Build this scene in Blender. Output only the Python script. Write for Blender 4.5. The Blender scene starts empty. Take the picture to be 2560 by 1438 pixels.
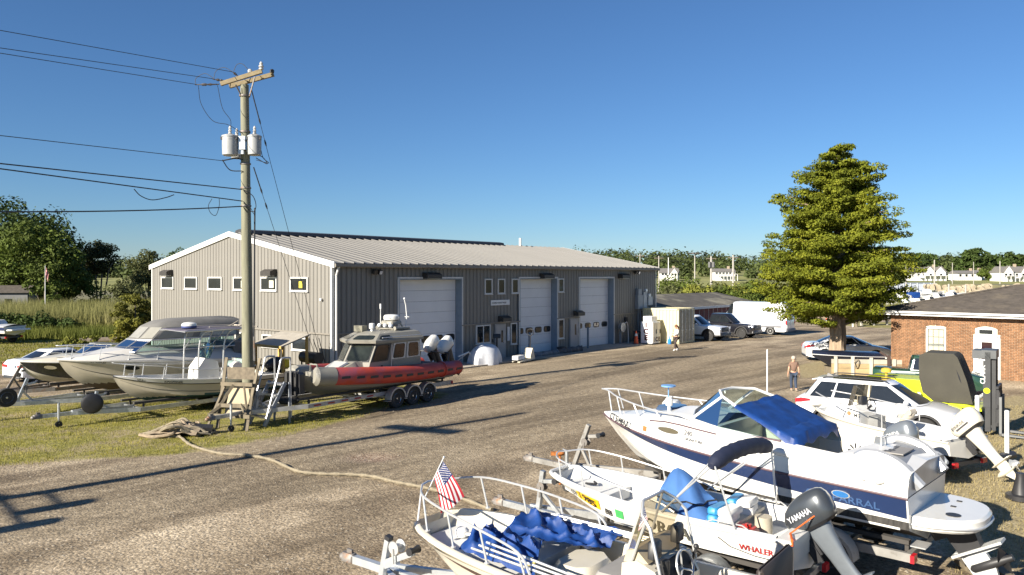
import bpy, bmesh, math, random
import numpy as np
from mathutils import Vector, Matrix, Euler
R = math.radians
SC = bpy.context.scene
COL = SC.collection
random.seed(7)
rng = np.random.default_rng(11)
# -- camera, sky, sun, exposure
FPX, HOR, CAMH = 1950.0, 690.0, 5.0
cam = bpy.data.cameras.new('camera')
cam.sensor_width = 36.0
cam.lens = 36.0 * FPX / 2560.0
cam.shift_y = -(719.0 - HOR) / 2560.0
cam.clip_start, cam.clip_end = 0.1, 6000
camo = bpy.data.objects.new('camera', cam)
COL.objects.link(camo)
camo.location = (0, 0, CAMH)
camo.rotation_euler = (R(90), 0, 0)
SC.camera = camo
SUN_DIR = Vector((-.735, -.678, .455)).normalized()      # towards the sun
SUN_EL = math.asin(SUN_DIR.z)
SUN_AZ = math.atan2(SUN_DIR.x, SUN_DIR.y)
world = bpy.data.worlds.new('World')
SC.world = world
world.use_nodes = True
wn = world.node_tree
sky = wn.nodes.new('ShaderNodeTexSky')
sky.sky_type = 'NISHITA'
sky.sun_disc = False
sky.sun_elevation = SUN_EL
sky.sun_rotation = SUN_AZ
sky.altitude = 0
sky.air_density = 1.0
sky.dust_density = 0.0
sky.ozone_density = 8.5
wn.links.new(sky.outputs['Color'], wn.nodes['Background'].inputs['Color'])
wn.nodes['Background'].inputs['Strength'].default_value = 0.05
sl = bpy.data.lights.new('sun', 'SUN')
sl.energy = 5.0
sl.angle = R(0.53)
sl.color = (1.0, .92, .79)
so = bpy.data.objects.new('sun', sl)
COL.objects.link(so)
so.location = (-30, -30, 40)
so.rotation_euler = SUN_DIR.to_track_quat('Z', 'Y').to_euler()
SC.view_settings.view_transform = 'Standard'
SC.view_settings.look = 'None'
SC.view_settings.gamma = 1
SC.view_settings.use_curve_mapping = False
SC.view_settings.exposure = 1.2
SC.cycles.max_bounces = 8
SC.cycles.transparent_max_bounces = 16
# -- measuring helpers (photo pixel -> place on the ground / at a depth)
def G(u, v):
 Y = FPX * CAMH / (v - HOR)
 return Vector(((u - 1280) / FPX * Y, Y, 0))
def P(u, v, Y):
 return Vector(((u - 1280) / FPX * Y, Y, CAMH - (v - HOR) / FPX * Y))
def PZ(u, v, z):
 Y = FPX * (CAMH - z) / (v - HOR)
 return Vector(((u - 1280) / FPX * Y, Y, z))
def lerp(a, b, t): return a + (b - a) * t
def itp(x, pts):
 """piecewise linear through [(x, y)...]"""
 if x <= pts[0][0]: return pts[0][1]
 for (a, fa), (b, fb) in zip(pts, pts[1:]):
  if x <= b: return fa + (fb - fa) * (x - a) / (b - a)
 return pts[-1][1]
# -- mesh builder
class MB:
 def __init__(s):
  s.v, s.f, s.m = [], [], []
 def add(s, vs, fs, mi=0):
  n = len(s.v)
  s.v += [tuple(p) for p in vs]
  s.f += [tuple(i + n for i in f) for f in fs]
  s.m += [mi] * len(fs)
  return s
 def box(s, x0, x1, y0, y1, z0, z1, mi=0):
  return s.add([(x0, y0, z0), (x1, y0, z0), (x1, y1, z0), (x0, y1, z0), (x0, y0, z1), (x1, y0, z1), (x1, y1, z1), (x0, y1, z1)],
              [(0, 3, 2, 1), (4, 5, 6, 7), (0, 1, 5, 4), (1, 2, 6, 5), (2, 3, 7, 6), (3, 0, 4, 7)], mi)
 def rbox(s, x0, x1, y0, y1, z0, z1, r=.02, mi=0):
  """box with chamfered vertical and top edges"""
  def ring(x0, x1, y0, y1, c, z):
   return [(x0 + c, y0, z), (x1 - c, y0, z), (x1, y0 + c, z), (x1, y1 - c, z), (x1 - c, y1, z), (x0 + c, y1, z), (x0, y1 - c, z), (x0, y0 + c, z)]
  return s.loft([ring(x0, x1, y0, y1, r, z0), ring(x0, x1, y0, y1, r, z1 - r), ring(x0 + r * .6, x1 - r * .6, y0 + r * .6, y1 - r * .6, r, z1)], mi=mi)
 def obox(s, c, size, rot=(0, 0, 0), mi=0):
  m = Matrix.Translation(c) @ Euler(rot).to_matrix().to_4x4()
  h = [d / 2 for d in size]
  t = MB().box(-h[0], h[0], -h[1], h[1], -h[2], h[2])
  return s.add([m @ Vector(p) for p in t.v], t.f, mi)
 def beam(s, p, q, w, h, up=(0, 0, 1), mi=0):
  p, q = Vector(p), Vector(q)
  d = (q - p).normalized()
  up = Vector(up)
  if abs(d.dot(up)) > .98: up = Vector((1, 0, 0))
  x = d.cross(up).normalized() * (w / 2)
  y = x.cross(d).normalized() * (h / 2)
  vs = [a + sx * x + sy * y for a in (p, q) for sx, sy in ((-1, -1), (1, -1), (1, 1), (-1, 1))]
  return s.add(vs, [(0, 1, 2, 3), (7, 6, 5, 4), (0, 4, 5, 1), (1, 5, 6, 2), (2, 6, 7, 3), (3, 7, 4, 0)], mi)
 def tube(s, pts, r, n=6, mi=0, cap=True):
  pts = [Vector(p) for p in pts]
  rs = r if isinstance(r, (list, tuple)) else [r] * len(pts)
  rings = []
  prev = None
  for i, p in enumerate(pts):
   a = pts[max(0, i - 1)]; b = pts[min(len(pts) - 1, i + 1)]
   d = (b - a)
   d = d.normalized() if d.length > 1e-9 else Vector((0, 0, 1))
   if prev is None:
    ref = Vector((0, 0, 1)) if abs(d.z) < .9 else Vector((1, 0, 0))
    x = d.cross(ref).normalized()
   else:
    x = (prev - d * prev.dot(d))
    x = x.normalized() if x.length > 1e-6 else d.orthogonal().normalized()
   prev = x
   y = d.cross(x)
   rings.append([p + (x * math.cos(k * 2 * math.pi / n) + y * math.sin(k * 2 * math.pi / n)) * rs[i] for k in range(n)])
  return s.loft(rings, cap0=cap, cap1=cap, mi=mi)
 def loft(s, rings, closed=True, cap0=True, cap1=True, mi=0):
  n = len(rings[0])
  vs = [p for r in rings for p in r]
  fs = []
  for i in range(len(rings) - 1):
   for k in range(n if closed else n - 1):
    k2 = (k + 1) % n
    fs.append((i * n + k, i * n + k2, (i + 1) * n + k2, (i + 1) * n + k))
  if cap0: fs.append(tuple(range(n - 1, -1, -1)))
  if cap1: fs.append(tuple((len(rings) - 1) * n + k for k in range(n)))
  return s.add(vs, fs, mi)
 def sheet(s, grid, mi=0):
  return s.loft(grid, closed=False, cap0=False, cap1=False, mi=mi)
 def cyl(s, p, q, r0, r1=None, n=12, mi=0):
  return s.tube([p, q], [r0, r0 if r1 is None else r1], n, mi)
 def lathe(s, prof, c=(0, 0, 0), axis='z', n=16, mi=0):
  rings = []
  for r, h in prof:
   ring = []
   for k in range(n):
    a = 2 * math.pi * k / n
    x, y = r * math.cos(a), r * math.sin(a)
    p = {'z': (x, y, h), 'y': (x, h, y), 'x': (h, x, y)}[axis]
    ring.append((p[0] + c[0], p[1] + c[1], p[2] + c[2]))
   rings.append(ring)
  return s.loft(rings, mi=mi)
 def prism(s, poly, axis, d0, d1, mi=0):
  """poly: 2D outline; extruded along axis between d0 and d1"""
  def mp(a, b, d): return {'x': (d, a, b), 'y': (a, d, b), 'z': (a, b, d)}[axis]
  return s.loft([[mp(a, b, d0) for a, b in poly], [mp(a, b, d1) for a, b in poly]], mi=mi)
 def sphere(s, c, r, n=10, m=7, mi=0):
  r = r if isinstance(r, (tuple, list)) else (r, r, r)
  rings = []
  for j in range(1, m):
   a = math.pi * j / m
   rings.append([(c[0] + r[0] * math.sin(a) * math.cos(2 * math.pi * k / n), c[1] + r[1] * math.sin(a) * math.sin(2 * math.pi * k / n), c[2] - r[2] * math.cos(a)) for k in range(n)])
  return s.loft(rings, mi=mi)
 def xf(s, m):
  s.v = [tuple(m @ Vector(p)) for p in s.v]
  return s
 def mesh(s, name, mats, smooth=True, angle=38):
  me = bpy.data.meshes.new(name)
  me.from_pydata(s.v, [], s.f)
  for m in (mats if isinstance(mats, (list, tuple)) else [mats]): me.materials.append(m)
  if any(s.m): me.polygons.foreach_set('material_index', s.m)
  if smooth:
   b = bmesh.new(); b.from_mesh(me)
   bmesh.ops.recalc_face_normals(b, faces=b.faces)
   b.to_mesh(me); b.free()
   me.shade_smooth()
   me.set_sharp_from_angle(angle=R(angle))
  me.update()
  return me
def link(name, data, parent=None, loc=None, kind=None, label=None, cat=None, group=None):
 o = bpy.data.objects.new(name, data)
 COL.objects.link(o)
 if parent is not None: o.parent = parent
 if loc is not None: o.location = loc
 for k, val in (('kind', kind), ('label', label), ('category', cat), ('group', group)):
  if val: o[k] = val
 return o
def obj(name, mb, mats, parent=None, smooth=True, angle=38, **kw):
 return link(name, mb.mesh(name, mats, smooth, angle), parent, **kw)
def thing(name, label, cat, loc=(0, 0, 0), rz=0, group=None):
 o = link(name, None, None, loc, None, label, cat, group)
 o.rotation_euler = (0, 0, rz)
 o.empty_display_size = .2
 return o
def dup(o, parent=None, **kw):
 c = o.copy(); COL.objects.link(c)
 if parent is not None: c.parent = parent
 for ch in list(o.children): dup(ch, c)
 for k, val in kw.items(): c[k] = val
 return c
def text(name, body, size, origin, xdir, ydir, m, parent=None, ext=.002, align='LEFT', sx=1.0, bold=.012):
 cu = bpy.data.curves.new(name, 'FONT')
 cu.body = body; cu.size = size; cu.extrude = ext; cu.align_x = align; cu.resolution_u = 2; cu.offset = size * bold
 cu.materials.append(m)
 tmp = bpy.data.objects.new(name, cu); COL.objects.link(tmp)
 dg = bpy.context.evaluated_depsgraph_get(); dg.update()
 me = bpy.data.meshes.new_from_object(tmp.evaluated_get(dg))
 bpy.data.objects.remove(tmp); bpy.data.curves.remove(cu)
 me.materials.clear(); me.materials.append(m)
 o = link(name, me, parent)
 x = Vector(xdir).normalized(); y = Vector(ydir); y = (y - x * y.dot(x)).normalized(); z = x.cross(y)
 mm = Matrix((x * sx, y, z)).transposed().to_4x4(); mm.translation = Vector(origin)
 o.matrix_local = mm
 return o
# -- materials
def _mat(name):
 m = bpy.data.materials.new(name); m.use_nodes = True
 nt = m.node_tree
 return m, nt, nt.nodes['Principled BSDF']
def nnew(nt, t, **kw):
 n = nt.nodes.new(t)
 for k, v in kw.items(): setattr(n, k, v)
 return n
def noise(nt, co, scale, detail=4, rough=.6):
 n = nnew(nt, 'ShaderNodeTexNoise'); n.inputs['Scale'].default_value = scale
 n.inputs['Detail'].default_value = detail; n.inputs['Roughness'].default_value = rough
 nt.links.new(co, n.inputs['Vector'])
 return n.outputs['Fac']
def ramp(nt, fac, stops):
 r = nnew(nt, 'ShaderNodeValToRGB')
 el = r.color_ramp.elements
 while len(el) < len(stops): el.new(.5)
 for e, (p, c) in zip(el, stops):
  e.position = p
  e.color = (c, c, c, 1) if isinstance(c, (int, float)) else (*c, 1)
 nt.links.new(fac, r.inputs['Fac'])
 return r.outputs['Color']
def mixc(nt, fac, a, b, mode='MIX'):
 n = nnew(nt, 'ShaderNodeMix', data_type='RGBA', blend_type=mode)
 for s, val in ((n.inputs[0], fac), (n.inputs[6], a), (n.inputs[7], b)):
  if isinstance(val, bpy.types.NodeSocket): nt.links.new(val, s)
  elif isinstance(val, (int, float)): s.default_value = val
  else: s.default_value = (*val, 1)
 return n.outputs[2]
def bump(nt, bs, h, strength, dist=.02):
 n = nnew(nt, 'ShaderNodeBump'); n.inputs['Strength'].default_value = strength; n.inputs['Distance'].default_value = dist
 nt.links.new(h, n.inputs['Height']); nt.links.new(n.outputs['Normal'], bs.inputs['Normal'])
_MC = {}
def mat(name, col, rough=.55, metal=0, var=.12, vs=3., bmp=0, bs=40., rnd=0, dirt=None, ds=2.5, dth=.55, stretch=None, coat=0):
 """principled surface with mottled tone, optional wear colour, optional per-piece tone"""
 if name in _MC: return _MC[name]
 m, nt, b = _mat(name)
 tc = nnew(nt, 'ShaderNodeTexCoord').outputs['Object']
 if stretch:
  mp = nnew(nt, 'ShaderNodeMapping'); mp.inputs['Scale'].default_value = stretch
  nt.links.new(tc, mp.inputs['Vector']); tc = mp.outputs['Vector']
 lo = tuple(c * (1 - var) for c in col); hi = tuple(min(1, c * (1 + var)) for c in col)
 c = ramp(nt, noise(nt, tc, vs, 5), [(.3, lo), (.7, hi)])
 if dirt:
  d = ramp(nt, noise(nt, tc, ds, 6, .65), [(dth, 0.), (dth + .16, 1.)])
  c = mixc(nt, d, c, dirt)
 if rnd:
  oi = nnew(nt, 'ShaderNodeObjectInfo').outputs['Random']
  c = mixc(nt, 1., c, ramp(nt, oi, [(0, 1 - rnd), (1, 1.)]), 'MULTIPLY')
 nt.links.new(c, b.inputs['Base Color'])
 b.inputs['Roughness'].default_value = rough; b.inputs['Metallic'].default_value = metal
 if coat: b.inputs['Coat Weight'].default_value = coat; b.inputs['Coat Roughness'].default_value = .05
 if bmp: bump(nt, b, noise(nt, tc, bs, 6, .7), bmp)
 _MC[name] = m
 return m
def glass(name, tint=(.8, .85, .85), refl=1.0, rough=.02, film=0.0, filmcol=(.3, .3, .3)):
 """thin pane: tinted transmission and a fresnel reflection, optionally a dusty film"""
 if name in _MC: return _MC[name]
 m, nt, b = _mat(name)
 nt.nodes.remove(b)
 t = nnew(nt, 'ShaderNodeBsdfTransparent'); t.inputs['Color'].default_value = (*tint, 1)
 g = nnew(nt, 'ShaderNodeBsdfGlossy'); g.inputs['Roughness'].default_value = rough
 fr = nnew(nt, 'ShaderNodeFresnel'); fr.inputs['IOR'].default_value = 1.5
 mx = nnew(nt, 'ShaderNodeMixShader')
 nt.links.new(fr.outputs[0], mx.inputs[0]); nt.links.new(t.outputs[0], mx.inputs[1]); nt.links.new(g.outputs[0], mx.inputs[2])
 out = mx.outputs[0]
 if film:
  d = nnew(nt, 'ShaderNodeBsdfDiffuse'); d.inputs['Color'].default_value = (*filmcol, 1)
  m2 = nnew(nt, 'ShaderNodeMixShader'); m2.inputs[0].default_value = film
  nt.links.new(out, m2.inputs[1]); nt.links.new(d.outputs[0], m2.inputs[2]); out = m2.outputs[0]
 nt.links.new(out, nt.nodes['Material Output'].inputs['Surface'])
 _MC[name] = m
 return m
WHITE = mat('white_gelcoat', (.66, .65, .61), .22, var=.04, vs=1.5, dirt=(.62, .59, .52), ds=3, dth=.66, coat=.3)
CREAM = mat('cream_gelcoat', (.58, .54, .44), .28, var=.06, vs=1.5, dirt=(.6, .54, .42), ds=2, dth=.62, coat=.2)
BUFF = mat('buff_hull', (.47, .42, .32), .35, var=.07, vs=1.3, dirt=(.36, .31, .23), ds=2, dth=.6)
WPAINT = mat('white_paint', (.68, .68, .66), .45, var=.05)
BLACK = mat('black_plastic', (.025, .025, .027), .45, var=.25)
RUBBER = mat('tyre_rubber', (.028, .027, .026), .8, var=.3, vs=9, bmp=.2, bs=60)
GALV = mat('galvanised_steel', (.50, .52, .53), .42, .75, var=.2, vs=8, dirt=(.33, .33, .32), ds=6, dth=.55)
RUSTY = mat('weathered_steel', (.20, .185, .17), .6, .5, var=.25, vs=6, dirt=(.22, .11, .05), ds=5, dth=.52)
STEEL = mat('stainless_tube', (.62, .62, .61), .34, .55, var=.05)
ALU = mat('aluminium', (.46, .46, .46), .4, .6, var=.1, vs=6)
DARK = mat('dark_interior', (.02, .02, .022), .7, var=.3)
CHROME = mat('wheel_alloy', (.6, .61, .63), .25, .9, var=.1)
REDL = mat('red_lens', (.55, .02, .03), .15, var=.1, coat=.5)
CLEARL = mat('clear_lens', (.75, .77, .8), .1, .2, var=.1, coat=.5)
AMBER = mat('orange_lens', (.8, .3, .03), .2, var=.1)
CARGLASS = mat('tinted_car_glass', (.014, .017, .02), .04, var=.2, coat=.6)
WINGLASS = mat('dark_window_glass', (.018, .021, .022), .05, var=.4, vs=.8, coat=.4)
SHIELD = glass('clear_windshield', (.66, .78, .76))
SHADED = glass('smoked_acrylic', (.62, .55, .42), film=.12, filmcol=(.5, .44, .33))
ROPE = mat('old_rope', (.23, .195, .135), .9, var=.25, vs=14, bmp=.6, bs=30)
WOOD = mat('weathered_wood', (.20, .165, .11), .8, var=.25, vs=5, bmp=.25, bs=14, stretch=(1, 1, .18), dirt=(.12, .10, .07), ds=3, dth=.52, rnd=.3)
TEXTBLACK = mat('black_lettering', (.02, .02, .02), .5, var=0)
# ==== GROUND
def ground_uv(pts): return [(G(u, v).x, G(u, v).y) for u, v in pts]
def inpoly(px, py, poly):
 ins = np.zeros(px.shape, bool)
 n = len(poly)
 for i in range(n):
  x0, y0 = poly[i]; x1, y1 = poly[(i + 1) % n]
  if y0 == y1: continue
  c = ((y0 > py) != (y1 > py)) & (px < (x1 - x0) * (py - y0) / (y1 - y0) + x0)
  ins ^= c
 return ins
def polydist(px, py, poly):
 """signed distance: negative inside"""
 d = np.full(px.shape, 1e9)
 n = len(poly)
 for i in range(n):
  x0, y0 = poly[i]; x1, y1 = poly[(i + 1) % n]
  ex, ey = x1 - x0, y1 - y0
  t = np.clip(((px - x0) * ex + (py - y0) * ey) / (ex * ex + ey * ey + 1e-9), 0, 1)
  d = np.minimum(d, np.hypot(px - x0 - t * ex, py - y0 - t * ey))
 return np.where(inpoly(px, py, poly), -d, d)
VERGE = [(-34, 15.5)] + ground_uv([(0, 1165), (210, 1150), (440, 1140), (600, 1112), (720, 1090), (860, 1055), (985, 1018), (1090, 1000), (1130, 985)]) + [(-5.5, 36.5), (-9.0, 39), (-23.5, 49.5), (-60, 62), (-70, 30)]
BACKLAWN = [(-75, 45), (-36, 47.2), (-25, 49), (-22, 52), (-20, 66), (-75, 66)]
STRAW = ground_uv([(2300, 1010), (2560, 985), (2700, 1100), (2760, 1438), (2380, 1438), (2250, 1250)])
PATCH = ground_uv([(1240, 935), (1330, 915), (1440, 908), (1380, 930), (1290, 945)])
DIRTL = ground_uv([(0, 985), (0, 940), (330, 930), (420, 965), (300, 990)])
STRIP = ground_uv([(1985, 915), (2080, 893), (2240, 905), (2240, 940), (2000, 945)])
FARG = ground_uv([(2040, 812), (2240, 822), (2240, 806), (2050, 800)])
def grass_mask(x, y):
 d = np.minimum.reduce([polydist(x, y, VERGE), polydist(x, y, BACKLAWN)])
 m = np.clip(.5 - d / 1.3, 0, 1)
 dl = polydist(x, y, DIRTL)
 m = np.minimum(m, np.clip(.25 + dl / 2.0, 0, 1))
 m = np.maximum(m, .42 * np.clip(.5 - polydist(x, y, PATCH) / .8, 0, 1))
 m = np.maximum(m, .9 * np.clip(.5 - polydist(x, y, FARG) / 1., 0, 1))
 return m
def straw_mask(x, y):
 m = np.clip(.5 - polydist(x, y, STRAW) / 1.4, 0, 1)
 return np.maximum(m, np.clip(.5 - polydist(x, y, STRIP) / 1.0, 0, 1))
nx, ny = 330, 300
gx = np.linspace(-62, 62, nx); gy = 8 + (np.linspace(0, 1, ny) ** 1.7) * 92
XX, YY = np.meshgrid(gx, gy, indexing='ij')
def fbm(x, y, s, seed=0):
 o = np.zeros(x.shape); a = 1.
 for k in range(4):
  ph = seed * 1.7 + k * 2.3
  o += a * (np.sin(x * s + ph + 1.3 * np.sin(y * s * .7 + ph)) * np.cos(y * s * .9 - ph * 1.4 + np.sin(x * s * .8)))
  s *= 2.1; a *= .5
 return o
gm = np.clip(grass_mask(XX, YY) , 0, 1); sm = straw_mask(XX, YY)
pot = G(930, 1143)
pd = np.hypot((XX - pot.x) / 1.0, (YY - pot.y) / .75)
ZZ = .018 * fbm(XX, YY, .5) - .07 * np.exp(-(pd / .7) ** 2)
ZZ[0, :] = ZZ[-1, :] = 0
verts = np.stack([XX, YY, ZZ], -1).reshape(-1, 3)
idx = np.arange(nx * ny).reshape(nx, ny)
quads = np.stack([idx[:-1, :-1], idx[1:, :-1], idx[1:, 1:], idx[:-1, 1:]], -1).reshape(-1, 4)
def np_mesh(name, verts, faces, mats, smooth=False, uvcol=None):
 me = bpy.data.meshes.new(name)
 k = faces.shape[1]
 me.vertices.add(len(verts)); me.vertices.foreach_set('co', np.ascontiguousarray(verts, np.float32).ravel())
 me.loops.add(faces.size); me.loops.foreach_set('vertex_index', np.ascontiguousarray(faces, np.int32).ravel())
 me.polygons.add(len(faces)); me.polygons.foreach_set('loop_start', np.arange(0, faces.size, k, dtype=np.int32))
 if uvcol is not None:
  a = me.color_attributes.new('mask', 'FLOAT_COLOR', 'POINT')
  a.data.foreach_set('color', np.ascontiguousarray(uvcol, np.float32).ravel())
 me.update(calc_edges=True)
 for m in (mats if isinstance(mats, (list, tuple)) else [mats]): me.materials.append(m)
 if smooth: me.shade_smooth()
 return me
potm = np.exp(-(pd / .75) ** 4)
WORN = ground_uv([(-300, 1330), (300, 1170), (800, 1075), (1080, 1010), (1330, 915), (1640, 868), (2000, 880), (1960, 960), (1560, 1010), (1420, 1090), (1180, 1130), (1060, 1190), (500, 1260), (-300, 1420)])
wm = np.clip(.5 - polydist(XX, YY, WORN) / 2.6, 0, 1)
mcol = np.stack([gm, sm, potm, wm], -1).reshape(-1, 4)
def ground_material():
 m, nt, b = _mat('gravel_and_turf')
 tc = nnew(nt, 'ShaderNodeTexCoord').outputs['Object']
 at = nnew(nt, 'ShaderNodeVertexColor'); at.layer_name = 'mask'
 sp = nnew(nt, 'ShaderNodeSeparateColor'); nt.links.new(at.outputs['Color'], sp.inputs[0])
 # worn gravel: grit, broad tone, vehicle tracks
 grit = ramp(nt, noise(nt, tc, 11, 8, .8), [(.36, (.15, .122, .085)), (.5, (.40, .337, .243)), (.64, (.70, .61, .47))])
 broad = ramp(nt, noise(nt, tc, .16, 5, .65), [(.34, (.58, .53, .46)), (.62, (1.06, 1.05, 1.02))])
 c = mixc(nt, 1., grit, broad, 'MULTIPLY')
 mp = nnew(nt, 'ShaderNodeMapping'); mp.vector_type = 'TEXTURE'; mp.inputs['Rotation'].default_value = (0, 0, R(47)); mp.inputs['Scale'].default_value = (7., 1., 1)
 nt.links.new(tc, mp.inputs['Vector'])
 tracks = ramp(nt, noise(nt, mp.outputs['Vector'], .55, 6, .6), [(.40, (.50, .46, .41)), (.56, (1.08, 1.06, 1.04))])
 c = mixc(nt, .8, c, tracks, 'MULTIPLY')
 patch = ramp(nt, noise(nt, tc, .42, 8, .74), [(.40, (.55, .51, .46)), (.60, (1.12, 1.10, 1.08))])
 c = mixc(nt, .75, c, patch, 'MULTIPLY')
 oil = ramp(nt, noise(nt, tc, .42, 3, .5), [(.66, 0.), (.76, .5)])
 c = mixc(nt, oil, c, (.085, .07, .055))
 pk = ramp(nt, noise(nt, tc, 5, 8, .75), [(.34, (.115, .090, .058)), (.52, (.25, .20, .13)), (.68, (.46, .385, .27))])
 pk = mixc(nt, .8, pk, tracks, 'MULTIPLY')
 am = nnew(nt, 'ShaderNodeMath', operation='ADD'); nt.links.new(at.outputs['Alpha'], am.inputs[0]); nt.links.new(noise(nt, tc, .7, 6, .7), am.inputs[1])
 c = mixc(nt, ramp(nt, am.outputs[0], [(.72, 0.), (1.25, .85)]), c, pk)
 # turf, straw, pothole rubble
 g1 = ramp(nt, noise(nt, tc, 3.2, 8, .75), [(.30, (.085, .080, .016)), (.5, (.21, .195, .035)), (.68, (.38, .33, .10))])
 gsoil = ramp(nt, noise(nt, tc, .7, 7, .75), [(.46, 0.), (.62, .85)])
 g1 = mixc(nt, gsoil, g1, (.33, .26, .155))
 s1 = ramp(nt, noise(nt, tc, 7, 8, .8), [(.32, (.13, .10, .05)), (.5, (.31, .25, .13)), (.68, (.48, .41, .25))])
 edge = noise(nt, tc, 1.4, 7, .72)
 def masked(sock, soft=.12):
  a = nnew(nt, 'ShaderNodeMath', operation='ADD'); nt.links.new(sock, a.inputs[0]); nt.links.new(edge, a.inputs[1])
  k = nnew(nt, 'ShaderNodeMath', operation='MULTIPLY'); nt.links.new(a.outputs[0], k.inputs[0]); k.inputs[1].default_value = .5
  return ramp(nt, k.outputs[0], [(.49, 0.), (.49 + soft, 1.)])
 c = mixc(nt, masked(sp.outputs[1]), c, s1)
 c = mixc(nt, masked(sp.outputs[0]), c, g1)
 rub = ramp(nt, noise(nt, tc, 9, 6, .8), [(.4, (.10, .045, .02)), (.6, (.42, .33, .24))])
 c = mixc(nt, sp.outputs[2], c, rub)
 nt.links.new(c, b.inputs['Base Color'])
 b.inputs['Roughness'].default_value = .92
 v = nnew(nt, 'ShaderNodeTexVoronoi'); v.inputs['Scale'].default_value = 17; nt.links.new(tc, v.inputs['Vector'])
 n2 = noise(nt, tc, 26, 6, .75)
 ad = nnew(nt, 'ShaderNodeMath', operation='SUBTRACT'); nt.links.new(n2, ad.inputs[0]); nt.links.new(v.outputs['Distance'], ad.inputs[1])
 bump(nt, b, ad.outputs[0], .55, .03)
 return m
GROUND_M = ground_material()
link('gravel_yard', np_mesh('gravel_yard', verts, quads, GROUND_M, True, mcol), kind='structure')
# the wide ground sheet out to the horizon
FIELD = mat('dry_field', (.17, .155, .08), .95, var=.35, vs=.12, dirt=(.08, .095, .03), ds=.05, dth=.5)
big = MB()
big.add([(-2500, -60, -.06), (2500, -60, -.06), (2500, 3000, -.06), (-2500, 3000, -.06)], [(0, 1, 2, 3)])
obj('ground', big, FIELD, smooth=False, kind='structure')
# scattered pebbles, heavier close by
def pebbles():
 n = 9000
 r = rng.random(n)
 y = 12.5 + 22 * r ** 1.6
 x = (rng.random(n) * 2 - 1) * y * .72
 keep = (grass_mask(x, y) < .4)
 x, y = x[keep], y[keep]; n = len(x)
 s = .010 + .028 * rng.random(n) ** 3
 base = np.array([(0, 0, 1), (1, 0, 0), (0, 1, 0), (-1, 0, 0), (0, -1, 0)], float)
 V = np.zeros((n, 5, 3))
 a = rng.random(n) * 6.28
 for k in range(5):
  bx, by, bz = base[k]
  V[:, k, 0] = x + s * (bx * np.cos(a) - by * np.sin(a)) * (.8 + .5 * rng.random(n))
  V[:, k, 1] = y + s * (bx * np.sin(a) + by * np.cos(a)) * (.8 + .5 * rng.random(n))
  V[:, k, 2] = .018 * fbm(x, y, .5) + bz * s * .8 - .004
 F = np.array([(0, 1, 2), (0, 2, 3), (0, 3, 4), (0, 4, 1)])
 F = (F[None] + (np.arange(n) * 5)[:, None, None]).reshape(-1, 3)
 return np_mesh('pebbles', V.reshape(-1, 3), F, mat('pebble_stone', (.30, .26, .20), .9, var=.4, vs=30))
link('loose_pebbles', pebbles(), kind='stuff')
def blades(name, pts, h, w, m, lean=.5, seg=1):
 """grass blades (one tapered triangle each) at pts (n,2), heights h"""
 n = len(pts)
 a = rng.random(n) * 6.28
 hh = h * (.5 + rng.random(n))
 la = rng.random(n) * 6.28; ll = lean * hh * rng.random(n)
 V = np.zeros((n, 3, 3))
 V[:, 0, 0] = pts[:, 0] - np.cos(a) * w; V[:, 0, 1] = pts[:, 1] - np.sin(a) * w
 V[:, 1, 0] = pts[:, 0] + np.cos(a) * w; V[:, 1, 1] = pts[:, 1] + np.sin(a) * w
 V[:, 2, 0] = pts[:, 0] + ll * np.cos(la); V[:, 2, 1] = pts[:, 1] + ll * np.sin(la); V[:, 2, 2] = hh
 F = np.arange(n * 3).reshape(-1, 3)
 return np_mesh(name, V.reshape(-1, 3), F, m)
def scatter(n, x0, x1, y0, y1, fn, thr):
 x = x0 + (x1 - x0) * rng.random(n); y = y0 + (y1 - y0) * rng.random(n)
 k = fn(x, y) + .35 * fbm(x, y, .9, 3) * .5 > thr + .3 * (rng.random(n) - .5)
 return np.stack([x[k], y[k]], -1)
def leafmat(name, cols, rough=.75, sc=1.5, trans=.25):
 if name in _MC: return _MC[name]
 m, nt, b = _mat(name)
 tc = nnew(nt, 'ShaderNodeTexCoord').outputs['Object']
 k = len(cols)
 c = ramp(nt, noise(nt, tc, sc, 6, .75), [(.28 + .44 * i / (k - 1), cols[i]) for i in range(k)])
 nt.links.new(c, b.inputs['Base Color']); b.inputs['Roughness'].default_value = rough
 b.inputs['Specular IOR Level'].default_value = .25
 if trans:
  t = nnew(nt, 'ShaderNodeBsdfTranslucent'); nt.links.new(c, t.inputs['Color'])
  mx = nnew(nt, 'ShaderNodeMixShader'); mx.inputs[0].default_value = trans
  nt.links.new(b.outputs[0], mx.inputs[1]); nt.links.new(t.outputs[0], mx.inputs[2])
  nt.links.new(mx.outputs[0], nt.nodes['Material Output'].inputs['Surface'])
 _MC[name] = m
 return m
GRASSM = leafmat('grass_blade', [(.09, .095, .014), (.24, .22, .03), (.42, .36, .09)], sc=.9)
p1 = scatter(170000, -26, 2, 18.5, 38, lambda x, y: grass_mask(x, y) + .22 * fbm(x, y, 1.3, 7), .62)
link('verge_grass', blades('verge_grass', p1, .055, .007, GRASSM), kind='stuff')
p2 = scatter(60000, -60, -20, 44, 66, grass_mask, .5)
link('back_lawn_grass', blades('back_lawn_grass', p2, .10, .02, leafmat('lawn_blade', [(.07, .085, .015), (.17, .165, .02), (.26, .235, .035)], sc=.5)), kind='stuff')
p3 = scatter(50000, 6, 22, 12.5, 30, straw_mask, .5)
link('straw_grass', blades('straw_grass', p3, .06, .008, leafmat('straw_blade', [(.16, .13, .05), (.34, .28, .13), (.50, .42, .24)], sc=1.2)), kind='stuff')
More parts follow.
